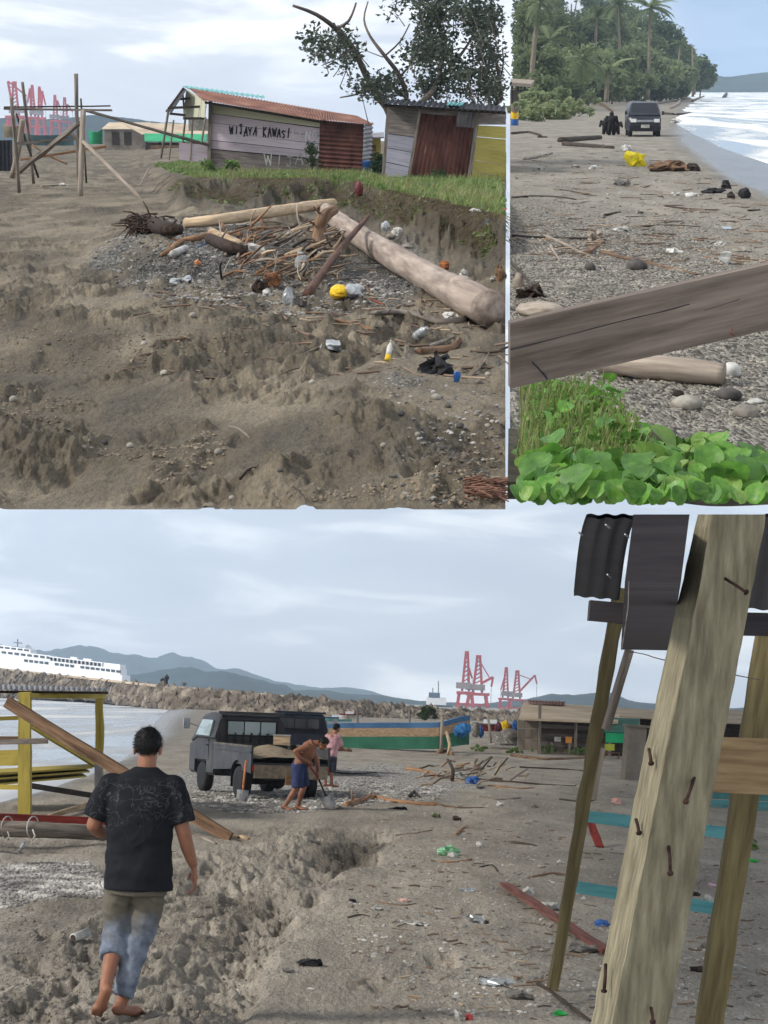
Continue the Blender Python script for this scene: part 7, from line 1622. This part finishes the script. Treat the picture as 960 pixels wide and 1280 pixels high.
# boats and heaps behind
for (x0, x1, yb, h, d, m_, m2, lb) in ((424, 452, 899, 8, 150, M['white'], mat('red_trim', lin(150, 60, 70), lin(110, 44, 52), scale=1), 'white boat with red trim behind the long boat'), (402, 440, 902, 7, 155, M['teal_sheet'], M['blue_pl'], 'small teal boat behind the navy pickup'), (590, 640, 914, 12, 130, mat('maroon_hull', lin(140, 50, 50), lin(100, 38, 40), scale=.6), M['white'], 'maroon boat beached before the grey shed')):
    t = thing('beached_boat', lb, 'boat', p, P(p, (x0+x1)/2, yb, d)); a2, b2 = P(p, x0, yb, d), P(p, x1, yb, d); hh = px2m(p, d, h)
    hull(t, a2, b2, 0, hh*.6, .9, m_); hull(t, a2, b2, hh*.61, hh*.8, .98, m2, 'gunwale'); mb = MB(); c = lerp(a2, b2, .45); mb.box(c+[0, 0, hh*.95], (hh*1.3, 1.0, hh*.5)); part('cabin', mb, M['ship_white'], t)
for (x, y, w, h, d, m_, lb) in ((631, 921, 13, 20, 104, M['yellow_pl'], 'yellow tarp hanging left of the blue drum'), (643, 920, 9, 20, 104, M['blue_pl'], 'blue drum beside the yellow tarp'), (594, 922, 13, 20, 100, M['cloth_grey'], 'grey cloth heap at the bow of the long boat'), (600, 922, 9, 16, 101, M['blue_pl'], 'blue cloth beside the grey heap'), (622, 926, 10, 22, 102, mat('maroon_cloth', lin(90, 50, 60), lin(60, 34, 42), scale=4), 'maroon cloth left of the yellow tarp')):
    c = P(p, x, y, d); mb = MB(); mb.blob(c+[0, 0, px2m(p, d, h)/2], (px2m(p, d, w)/2, px2m(p, d, w)/2, px2m(p, d, h)/2), 3, .35, 1.6, x); single('hanging_tarp' if 'drum' not in lb else 'drum', mb, m_, p, lb, 'tarp' if 'drum' not in lb else 'drum')
for (a, b, w, lb) in (((610, 895), (614, 929), 3, 'leaning white post between boat bow and grey shed'), ((553, 895), (551, 945), 4, 'bare wooden post in front of the long boat')):
    d = 84; mb = MB(); mb.tube([P(p, *a, d), P(p, *b, d)], px2m(p, d, w)/2, 7); single('post', mb, M['wood_silver'], p, lb, 'post', smooth=True)
c = P(p, 632, 934, 98); mb = MB(); mb.blob(c+[0, 0, .2], (.9, 1.2, .75), 3, .3, 1.2, 9, -.1); single('tarp_heap', mb, M['cloth_grey'], p, 'heap under grey tarp left of the concrete shed', 'heap')
for i, (x, w) in enumerate(((560, 24), (600, 26), (640, 30), (690, 40), (725, 34))): bush(x, 944-(i % 2)*3, w, 9, 91-i, ('weeds at the bow of the long boat', 'weeds between boat bow and shed', 'weeds at the left corner of the grey shed', 'weeds along the dark plank wall', 'weeds right of the sign boards')[i], M['vine'], 12, 26, .12, 'weeds along the shed fronts', 'C')
# -- sheds at right
D9 = 90.0
sd = thing('plank_shed', 'dark plank shed with dusty flat roof and two small boards', 'shed', p, P(p, 715, 944, D9))
M['wall_grey'] = wood('grey_board', lin(122, 112, 106), lin(86, 78, 74), stretch=(.5, 2, 4))
planks_h(sd, wallquad(p, [(674, 899), (764, 903), (764, 947), (674, 944)], (D9, D9)), 8, [M['wall_dark'], M['wall_grey']], gap=.06)
mb = MB(); mb.slab(wallquad(p, [(672, 897), (768, 902), (768, 950), (672, 947)], (D9+.4, D9+.4)), .05); part('wall_backing', mb, M['wood_dark'], sd)
mb = MB(); mb.slab([P(p, 652, 888, D9+6), P(p, 775, 893, D9+6), P(p, 772, 904, D9-.6), P(p, 648, 899, D9-.6)], .08); part('roof', mb, M['sandroof'], sd)
mb = MB(); mb.slab([P(p, 655, 878, D9+13), P(p, 832, 889, D9+13), P(p, 832, 899, D9+6.2), P(p, 650, 889, D9+6.2)], .08); part('roof', mb, M['sandroof'], sd)
mb = MB(); mb.corr([P(p, 660, 875, D9+15), P(p, 707, 877, D9+15), P(p, 705, 882, D9+11), P(p, 660, 880, D9+11)], 12, .03, 2); part('rusty_roof_sheet', mb, M['rust_roof'], sd)
for x in (675, 720, 763): mb = MB(); mb.beam(P(p, x, 880 if x == 675 else 900, D9-.25), P(p, x-1, 947, D9-.25), .13); part('post', mb, M['wood_grey'], sd)
for (x, y, w, h, m_) in ((697, 924, 8, 6, M['white']), (711, 925, 8, 8, mat('orange_board', lin(216, 150, 70), lin(190, 120, 50), scale=3))): mb = MB(); c = P(p, x, y, D9-.2); mb.box(c, (px2m(p, D9, w), .04, px2m(p, D9, h))); part('small_board', mb, m_, sd)
for x in (690, 712): mb = MB(); mb.beam(P(p, x, 928, D9-.5), P(p, x-1, 946, D9-.5), .09); part('prop', mb, M['wood_grey'], sd)
gs = thing('concrete_shed', 'pale grey concrete block shed left of the dark plank shed', 'shed', p, P(p, 659, 936, D9+2))
for i in range(3):
    for j in range(3):
        x0 = 647+j*8.5; y0 = 898+i*13.2; mb = MB(); mb.slab(wallquad(p, [(x0, y0), (x0+8.2, y0), (x0+8.2, y0+12.8), (x0, y0+12.8)], (D9+2, D9+2)), .2); part('wall_panel', mb, M['concrete'], gs)
gt = thing('tarp_stall', 'stall under teal and green tarps beside the concrete pillar', 'stall', p, P(p, 770, 946, D9-3))
mb = MB(); mb.slab([P(p, 752, 897, D9+2), P(p, 800, 899, D9+2), P(p, 798, 917, D9-3), P(p, 752, 915, D9-3)], .05); part('canopy', mb, mat('teal_tarp', lin(44, 110, 92), lin(30, 84, 70), scale=1, rough=.6, bump=.2), gt)
mb = MB(); mb.slab(wallquad(p, [(757, 916), (782, 917), (782, 929), (757, 928)], (D9-3.2, D9-3.2)), .04); part('hanging_tarp', mb, M['tarp_green'], gt)
mb = MB(); mb.slab(wallquad(p, [(752, 917), (800, 918), (800, 948), (752, 947)], (D9+1, D9+1)), .06); part('back_wall', mb, M['wall_dark'], gt)
mb = MB(); c = P(p, 762, 934, D9-3.4); mb.box(c, (.42, .05, .28)); part('price_board', mb, mat('lime_board', lin(190, 200, 80), lin(160, 170, 60), scale=4), gt)
mb = MB(); c = P(p, 764, 941, D9-4); mb.box(c, (.75, .4, .05)); part('table_top', mb, M['wood_brown'], gt)
for sx in (-.32, .32): mb = MB(); mb.box(c+np.array([sx, 0, -.14]), (.05, .3, .24)); part('table_leg', mb, M['wood_brown'], gt)
cp = thing('concrete_pillar', 'broken concrete slab pillar standing right of the tarp stall', 'pillar', p, S(p, 792, 975)); dpl = S(p, 792, 975)[1]
mb = MB(); mb.slab(wallquad(p, [(784, 906), (806, 908), (800, 977), (778, 975)], (dpl, dpl+.3)), .25); part('slab', mb, M['concrete'], cp); mb = MB(); mb.slab(wallquad(p, [(781, 905), (809, 907), (809, 910), (781, 908)], (dpl-.1, dpl+.2)), .3); part('cap_stone', mb, M['concrete'], cp)
lw = thing('low_roof_row', 'long dusty tan roof behind the foreground post at right', 'roof', p, P(p, 890, 900, D9+10))
mb = MB(); mb.slab([P(p, 830, 884, D9+20), P(p, 1010, 893, D9+20), P(p, 1010, 908, D9+9), P(p, 826, 900, D9+9)], .08); part('roof', mb, M['sandroof'], lw); mb = MB(); mb.slab(wallquad(p, [(800, 898), (1010, 906), (1010, 948), (800, 944)], (D9+11, D9+11)), .1); part('wall', mb, M['wall_dark'], lw)
# -- drift wood and litter on the sand
stick('driftwood_log', p, [(433, 1009), (450, 1003), (470, 999), (490, 1003), (520, 1006), (546, 1007)], 9, M['wood_orange'], 'pale orange driftwood branch lying right of the digger', w1=5, twigs=3)
LG = [([(508, 963), (530, 965), (548, 972)], 6, M['wood_orange'], 'orange brown branch left of the drift heap'), ([(512, 997), (518, 990, 5), (524, 998)], 5, M['wood_dark'], 'dark forked root above the pale branch'), ([(565, 976), (566, 962, 14), (560, 950, 20)], 5, M['wood_dark'], 'upright dark stump in the drift heap'), ([(548, 942), (556, 938), (565, 944)], 6, M['wood_orange'], 'orange branch near the wooden post'), ([(560, 944), (562, 930, 14), (558, 915, 26)], 4, M['wood_pale'], 'pale upright stick at the wooden post'),
      ([(600, 975), (640, 978), (690, 982), (720, 983)], 3, M['wood_dark'], 'long dark stick right of the drift heap'), ([(610, 983), (650, 986), (668, 985)], 3, M['wood_orange'], 'thin orange stick below the long dark stick'), ([(650, 960), (700, 962), (740, 965)], 3, M['wood_dark'], 'dark stick below the plank shed'), ([(640, 945), (680, 950), (740, 948)], 5, M['wood_brown'], 'brown beam on the ground before the plank shed'), ([(540, 1004), (570, 1010), (605, 1010)], 2.5, M['wood_brown'], 'thin brown stick at the end of the pale branch'),
      ([(556, 1032), (590, 1036), (640, 1040)], 3, M['wood_grey'], 'grey stick in the middle distance'), ([(570, 1044), (578, 1036), (584, 1034)], 4, M['wood_orange'], 'short orange stick leaning on the grey stick'), ([(640, 1054), (660, 1056), (670, 1058)], 4, M['wood_dark'], 'dark piece of bark right of the grey stick'), ([(600, 1085), (615, 1082), (622, 1090)], 3, M['wood_dark'], 'small dark twig above the long brown plank'), ([(550, 1078), (570, 1078), (590, 1074)], 3, M['wood_orange'], 'orange twig under the green bag'), ([(435, 1148), (450, 1144), (462, 1146)], 3, M['wood_dark'], 'dark curved leaf stalk beside the trench'), ([(470, 1128), (500, 1132), (520, 1130)], 2.5, M['wood_brown'], 'thin brown twig right of the trench'),
      ([(673, 1232), (700, 1250), (738, 1278)], 7, M['wood_dark'], 'dark stick at the foot of the thin pole'), ([(495, 1045), (520, 1042), (540, 1038)], 2.5, M['wood_brown'], 'thin twig right of the wet pit'), ([(600, 996), (625, 1000), (650, 998)], 3, M['wood_grey'], 'grey twig in the middle right'), ([(700, 1000), (730, 1003), (745, 1000)], 3, M['wood_dark'], 'dark twig by the red plank'), ([(600, 1222), (625, 1232), (640, 1238)], 4, M['wood_dark'], 'dark leaf stalk beside the torn bag'), ([(405, 965), (440, 968), (470, 966)], 3, M['wood_dark'], 'thin dark ridge of twigs right of the pink shirt person'), ([(660, 1098), (690, 1092), (715, 1095)], 3, M['wood_brown'], 'brown twig above the long brown plank')]
for (pts, w, m_, lb) in LG: stick('drift_stick', p, pts, w, m_, lb, w1=w*.6)
plank('long_plank', p, (630, 1110), (760, 1196), 13, wood('maroon_plank', lin(130, 84, 74), lin(84, 54, 48)), 'long maroon plank lying left of the foreground post', t=.35, lift=.03)
plank('red_plank', p, (738, 1030, 26), (750, 1060), 10, M['wood_red'], 'short red plank propped behind the thin pole', t=.3)
heap = thing('drift_heap', 'heap of mixed drift wood and litter in mid beach', 'debris', p, S(p, 585, 975)); r_ = np.random.default_rng(8)
for i in range(46):
    x, y = r_.normal(585, 34), r_.uniform(958, 984); g = S(p, x, y); L_ = r_.uniform(8, 30); a = r_.normal(0, .5); w = r_.uniform(.8, 3)
    b2 = P(p, x+math.cos(a)*L_, y-abs(math.sin(a))*L_, g[1]+r_.uniform(-.5, 2)); mb = MB(); mb.tube([g+[0, 0, .04], lerp(g, b2, .5)+r_.normal(0, .04, 3), b2], px2m(p, g[1], w)/2, 6, jit=.08); part('branch', mb, cols[i % 6], heap, smooth=True)
LT = [(590, 980, 18, 11, M['blue_pl'], 'blue plastic crate piece in the drift heap'), (577, 975, 14, 10, M['white'], 'white foam piece in the drift heap'), (600, 986, 12, 6, M['cloth_grey'], 'grey rag below the drift heap'), (560, 1070, 24, 12, mat('green_bag', lin(150, 196, 160), lin(110, 160, 120), scale=5, rough=.4, bump=.3), 'green and white plastic bag on the sand'), (566, 1072, 16, 6, M['white'], 'white flap in front of the green bag'),
      (505, 1127, 14, 5, mat('pink_scrap', lin(216, 180, 170), lin(180, 150, 140), scale=5), 'pinkish scrap right of the trench'), (522, 1157, 32, 4, M['white'], 'long white wrapper on the sand'), (590, 1150, 34, 3, M['clear'], 'clear plastic strip right of the long wrapper'), (585, 1114, 20, 3, M['clear'], 'pale blue plastic strip above the clear strip'), (485, 1190, 3, 8, M['white'], 'tiny white stick standing in the sand'), (386, 1208, 36, 8, M['cloth_black'], 'black wet cloth lying right of the trench'), (388, 1237, 9, 3, M['white'], 'white scrap below the black cloth'), (362, 1216, 22, 4, M['cloth_grey'], 'grey scrap left of the black cloth'), (440, 1128, 10, 5, M['cloth_black'], 'dark scrap on the trench rim'), (470, 1138, 14, 6, M['white'], 'white scrap beside the trench rim'),
      (618, 1232, 34, 9, M['clear'], 'torn clear plastic bag near the thin pole'), (646, 1250, 34, 12, M['cloth_grey'], 'grey crumpled cloth behind the pole foot'), (573, 1276, 12, 14, M['white'], 'white and red wrapper at the bottom edge'), (586, 1276, 12, 10, mat('red_scrap', lin(190, 80, 80), lin(150, 60, 60), scale=5), 'red scrap beside the wrapper at the bottom edge'), (660, 1120, 16, 12, M['white'], 'white foam lump above the maroon plank'), (690, 1138, 34, 12, M['white'], 'crumpled white plastic sheet above the maroon plank'), (728, 1192, 44, 13, M['cloth_grey'], 'striped grey bag below the maroon plank'), (753, 1158, 16, 9, M['blue_pl'], 'blue plastic packet left of the post'), (642, 1194, 12, 4, M['white'], 'white scrap left of the striped bag'), (700, 1080, 10, 5, M['white'], 'white scrap above the foam lump'),
      (625, 1008, 10, 5, M['white'], 'white scrap in mid beach'), (668, 1010, 10, 5, M['stone'], 'pale stone in mid beach'), (545, 1022, 14, 6, mat('moss_clump', lin(110, 116, 84), lin(80, 86, 60), scale=5), 'mossy clump below the pale branch'), (570, 1026, 12, 6, M['wood_dark'], 'dark husk right of the mossy clump'), (498, 1012, 22, 4, M['cloth_black'], 'dark weed under the pale branch'), (600, 1060, 12, 8, M['white'], 'white scrap right of the green bag'), (770, 1005, 14, 8, mat('pink_bag', lin(214, 170, 160), lin(180, 140, 130), scale=5), 'pale pink scrap behind the thin pole'), (700, 1270, 18, 6, M['green_pl'], 'green plastic lid at the bottom edge'),
      (890, 1040, 20, 8, M['wood_dark'], 'dark drift clump right of the post'), (935, 1055, 30, 10, M['cloth_grey'], 'grey drift heap at the right edge'), (942, 1062, 14, 10, M['vine'], 'small green plant at the right edge'), (940, 1078, 20, 4, M['green_pl'], 'green strip at the right edge'), (890, 1108, 10, 4, mat('pink2', lin(220, 190, 200), lin(190, 160, 170), scale=5), 'pink scrap right of the post'), (886, 1128, 16, 9, M['white'], 'white bag right of the post'), (922, 1212, 20, 6, M['white'], 'white wrapper right of the olive pole'), (940, 1232, 10, 6, M['stone'], 'pale stone right of the olive pole'), (880, 1186, 8, 8, M['stone'], 'pale stone between post and olive pole'), (928, 1275, 16, 7, M['white'], 'white scrap at the bottom right corner'), (872, 1215, 16, 8, M['wood_dark'], 'brown husk between post and olive pole'), (870, 1120, 14, 6, M['wood_dark'], 'brown chip beside the white bag')]
for (x, y, w, h, m_, lb) in LT: lump('beach_litter', p, x, y, w*.85, h*.8, m_, lb, 'litter' if 'stone' not in lb else 'stone')
M['gravelC'] = speckmat('grey_shingle', [lin(92, 90, 88), lin(150, 147, 142), lin(206, 202, 196)], 2.5)
gravel('shingle', p, [(245, 985), (330, 1000), (420, 975), (560, 985), (545, 1005), (420, 1015), (300, 1018), (235, 1005)], 3600, .012, .05, M['gravelC'], 'grey shingle strip around the truck wheels', 12)
gravel('shingle', p, [(0, 1082), (110, 1078), (132, 1100), (130, 1120), (60, 1118), (0, 1128)], 3000, .008, .03, M['gravelC'], 'grey shingle patch left of the walking person', 13)
gravel('shingle', p, [(480, 1000), (780, 990), (950, 1040), (950, 1270), (560, 1270), (420, 1180)], 2600, .006, .026, M['gravelC'], 'scattered small stones and chips over the flat sand', 14)
clods(p, 3000, (0, 1035, 480, 1278), 15, .44, .005, .018, speckmat('dry_clod', [lin(96, 90, 80), lin(128, 120, 108), lin(150, 141, 128)], 2.0), 'crumbled sand clods in the dug up track', 1.4, 1.8, 65, cond=lambda u, v: u < edgeC(v))
# thin drift chips
def chips(p, n, u0, u1, v0, v1, seed, l0, l1, label, pw=1.5, cond=None):
    r_ = np.random.default_rng(seed); mb = MB(); uu, vv = r_.uniform(u0, u1, n), v0+(v1-v0)*r_.random(n)**pw
    x, y = plane_pts(p, uu, vv); z = HF[p](x, y)
    for i in range(n):
        if cond is not None and not cond(uu[i], vv[i]): continue
        a = r_.normal(0, .8); L_ = r_.uniform(l0, l1); c = np.array([x[i], y[i], z[i]+.008]); e_ = np.array([math.cos(a)*L_, math.sin(a)*L_*2, r_.normal(0, .008)]); mb.tube([c, c+e_*.5+r_.normal(0, .006, 3), c+e_], r_.uniform(.003, .009)*(1 if p == 'C' else 1.6), 4)
    single('drift_chips', mb, M['chip'], p, label, 'twigs', kind='stuff')
M['chip'] = speckmat('drift_chip', [lin(70, 56, 46), lin(120, 100, 82), lin(170, 150, 126)], 1.2)
chips('C', 620, 430, 955, 955, 1275, 77, .03, .16, 'thin drift twigs and chips strewn over the flat sand')
chips('B', 420, 645, 955, 180, 330, 78, .06, .45, 'thin drift twigs and chips along the palm beach drift line', 1.0, lambda u, v: u < wetB(v)-6)
chips('A', 260, 150, 626, 300, 470, 79, .06, .4, 'thin twigs and chips scattered round the drift pile', 1.3, lambda u, v: v > 300+(u-400)*.3 and v > 290)
# -- foreground frame at right
M['post'] = wood('pale_sawn_post', lin(136, 128, 104), lin(98, 91, 72), stretch=(5, 5, .35), scale=8, bump=.5, c3=lin(158, 150, 128), gs=7, bdist=.004)
fp = thing('timber_post', 'thick pale leaning timber post with rusty nails in front', 'post', p, (P(p, 700, 1275, 4.2)[0], 4.2, 0))
ys = np.concatenate([np.linspace(643, 1275, 40), np.linspace(1300, 2090, 10)])
xl = np.interp(ys, [643, 960, 1275, 2090], [872, 801, 740, 585]); xm = np.interp(ys, [643, 700, 800, 960, 1275, 2090], [889, 880, 862, 829, 766, 600]); xr = np.interp(ys, [643, 960, 1275, 2090], [958, 897, 836, 672])
V = []; r_ = np.random.default_rng(6)
for i, y_ in enumerate(ys):
    j = r_.normal(0, .45, 3); V += [P(p, xl[i]+j[0], y_, 4.36), P(p, xm[i]+j[1], y_, 4.2), P(p, xr[i]+j[2], y_, 4.28), P(p, xl[i]+(xr[i]-xm[i])*.98, y_, 4.44)]
mb = MB(); n = len(ys); mb.add(V, [[4*i+j, 4*i+(j+1) % 4, 4*i+4+(j+1) % 4, 4*i+4+j] for i in range(n-1) for j in range(4)]+[[0, 1, 2, 3], [4*n-1, 4*n-2, 4*n-3, 4*n-4]], np.array([[q[2], q[0]+q[2]*.14, q[1]*2] for q in V])); part('timber', mb, M['post'], fp)
M['nail'] = mat('rusty_nail', lin(74, 50, 42), lin(40, 28, 26), scale=40, rough=.8, metal=.3)
for (a, b, d0, d1) in (((868, 972), (857, 1003), 4.25, 4.19), ((836, 1058), (838, 1093), 4.23, 4.18), ((906, 723), (934, 741), 4.21, 4.235), ((814, 1260), (816, 1278), 4.24, 4.19), ((811, 936), (814, 955), 4.27, 4.24), ((795, 1024), (799, 1042), 4.27, 4.24), ((757, 1205), (755, 1240), 4.27, 4.24)):
    A_, B_ = P(p, *a, d0), P(p, *b, d1); mb = MB(); mb.tube([A_, lerp(A_, B_, .45)+np.array([.0006, -.001, 0]), lerp(A_, B_, .95)], .0036, 8); mb.tube([lerp(A_, B_, .94), B_], [.0068, .0062], 10); part('nail', mb, M['nail'], fp, smooth=True)
M['rafter'] = wood('shaded_rafter', lin(58, 54, 56), lin(40, 37, 40), stretch=(3, .5, 1), scale=5)
rf_ = thing('roof_rafter', 'dark square rafter end jutting down beside the pale post', 'rafter', p, P(p, 815, 770, 4.0))
mb = MB(); mb.hexa(np.array([P(p, 792, 643, 3.6), P(p, 862, 643, 3.6), P(p, 851, 728, 3.6), P(p, 781, 727, 3.6), P(p, 790, 690, 7.4), P(p, 850, 690, 7.4), P(p, 838, 813, 7.4), P(p, 776, 812, 7.4)])); part('timber', mb, M['rafter'], rf_)
mb = MB(); mb.tube([P(p, 786, 727, 3.58), P(p, 785, 760, 4.2), P(p, 777, 812, 7.0)], [.0012, .0012, .002], 5); part('splinter', mb, M['wood_grey'], rf_)
rs = thing('roof_sheet', 'dark corrugated roof sheet corner hanging at the upper right', 'roof', p, P(p, 750, 740, 5.2))
a, b, c, d = P(p, 733, 643, 5.0), P(p, 794, 643, 5.0), P(p, 774, 746, 6.0), P(p, 717, 741, 6.0)
mb = MB(); mb.corr([a, b, c, d], 3, .0025, 8, .01, .04); part('sheet', mb, M['dark_sheet'], rs)
mb = MB(); mb.beam(P(p, 736, 763, 6.2), P(p, 780, 767, 6.2), .06, .062); part('batten', mb, M['rafter'], rs)
for (x, y) in ((728, 669), (762, 660), (764, 722), (786, 672)): mb = MB(); q = P(p, x, y, 4.93); mb.tube([q, q+np.array([-.012, -.02, .006])], .0022, 6); part('nail', mb, M['zinc'], rs)
rs2 = thing('roof_sheet', 'dark roof sheet piece at the right edge beyond the post', 'roof', p, P(p, 950, 750, 6.2))
mb = MB(); mb.corr([P(p, 955, 643, 5.6), P(p, 1010, 643, 5.6), P(p, 1010, 762, 6.4), P(p, 934, 757, 6.4)], 3, .003, 6, .01); part('sheet', mb, M['dark_sheet'], rs2); mb = MB(); mb.beam(P(p, 925, 780, 6.6), P(p, 1010, 782, 6.6), .06, .075); part('batten', mb, M['rafter'], rs2)
M['olive'] = wood('olive_pole', lin(124, 114, 80), lin(90, 80, 54), stretch=(4, 4, .5), c3=lin(112, 108, 70))
g = S(p, 686, 1238); tp = thing('thin_pole', 'thin mossy leaning pole left of the thick post', 'pole', p, g)
ztop = P(p, 776, 735, g[1]); mb = MB(); mb.beam(g-[0, 0, .2], ztop, px2m(p, g[1], 12), px2m(p, g[1], 9), seg=16, jit=.004, w1=px2m(p, g[1], 19)); part('pole', mb, M['olive'], tp)
mb = MB(); mb.beam(P(p, 787, 812, g[1]-.15), P(p, 757, 912, g[1]-.15), px2m(p, g[1], 11), .04); part('splint', mb, M['wood_grey'], tp); mb = MB(); mb.beam(P(p, 753, 935, g[1]+.1), P(p, 741, 1000, g[1]+.1), .045, .03); part('splint', mb, M['wood_silver'], tp)
op = thing('olive_pole', 'olive green leaning pole at the right edge', 'pole', p, P(p, 880, 1300, 13.2))
a, b = P(p, 884, 1300, 12.8), P(p, 965, 770, 12.8); mb = MB(); mb.beam(a, b, px2m(p, 12.8, 31), .12, seg=14, jit=.004); part('pole', mb, M['olive'], op)
cb_ = thing('cross_board', 'brown board nailed across the olive pole at right', 'board', p, P(p, 930, 990, 12.2))
mb = MB(); mb.slab(wallquad(p, [(893, 921), (1010, 925), (1010, 996), (888, 990)], (12.4, 12.4)), .04); part('board', mb, wood('tan_board', lin(146, 124, 92), lin(112, 92, 66), stretch=(.4, 2, 4)), cb_)
M['teal_wood'] = wood('teal_painted_wood', lin(96, 158, 162), lin(66, 120, 126), stretch=(.5, 2, 4), lo=.2, hi=.5)
for (a, b, lb) in (((733, 1020), (914, 1042), 'teal painted rail, upper of two behind the post'), ((715, 1108), (896, 1136), 'teal painted rail, lower of two behind the post')):
    mb = MB(); mb.beam(P(p, *a, 16.0), P(p, *b, 15.4), .05, px2m(p, 15.7, 14), seg=6, jit=.003); single('teal_rail', mb, M['teal_wood'], p, lb, 'rail')
tb = thing('teal_boat', 'teal boat side seen behind the right pole', 'boat', p, S(p, 930, 1012)); dt = S(p, 930, 1012)[1]
for (y0, y1, nm) in ((990, 998, 'top_strake'), (999, 1006, 'middle_strake'), (1007, 1013, 'lower_strake')): mb = MB(); mb.slab(wallquad(p, [(885, y0), (1000, y0+6), (1000, y1+6), (885, y1)], (dt+.5, dt)), .06); part(nm, mb, M['teal_sheet'] if nm != 'middle_strake' else M['teal_wood'], tb)
mb = MB(); mb.slab([P(p, 884, 989, dt+.45), P(p, 1000, 995, dt-.05), P(p, 1000, 993, dt+1.2), P(p, 884, 987, dt+1.6)], .05); part('deck', mb, M['teal_wood'], tb)
mb = MB(); mb.tube([P(p, 784, 814, 14), P(p, 806, 818, 12), P(p, 826, 824, 10), P(p, 900, 840, 9), P(p, 950, 850, 12)], .003, 5, sub=4); single('wire', mb, M['wood_dark'], p, 'thin wire strung from the rafter past the post', 'wire')

# ------------------------------------------------------------------ people on the palm beach
p = 'B'
for (x, y, h, lb, m_) in ((764, 169, 28, 'person in dark clothes beside the van, right one', M['cloth_black']), (757, 168, 20, 'person in dark clothes bending left of the other by the van', M['cloth_black']), (770, 168, 18, 'person in brown clothes crouching next to the van', M['wood_dark'])):
    d = S(p, x, y)[1]; tiny(x, y, h, d, lb, m_, 'B')

# ------------------------------------------------------------------ haze: one even box of air round everything
vm = bpy.data.materials.new('haze_air'); vm.use_nodes = True; nt = vm.node_tree; nt.nodes.clear()
o_ = nt.nodes.new('ShaderNodeOutputMaterial'); pv_ = nt.nodes.new('ShaderNodeVolumePrincipled'); pv_.inputs['Color'].default_value = (.66, .82, 1.0, 1); pv_.inputs['Density'].default_value = HAZE = 1.9e-4; pv_.inputs['Anisotropy'].default_value = 0.0
nt.links.new(pv_.outputs[0], o_.inputs['Volume'])
mb = MB(); mb.box((0, 2450, 290), (7000, 5300, 620)); hz = bpy.data.objects.new('haze', mesh_from('haze', mb)); COL.objects.link(hz); hz.data.materials.append(vm); tag(hz, 'pale sea haze filling the air over the whole shore', 'haze', None, 'stuff')
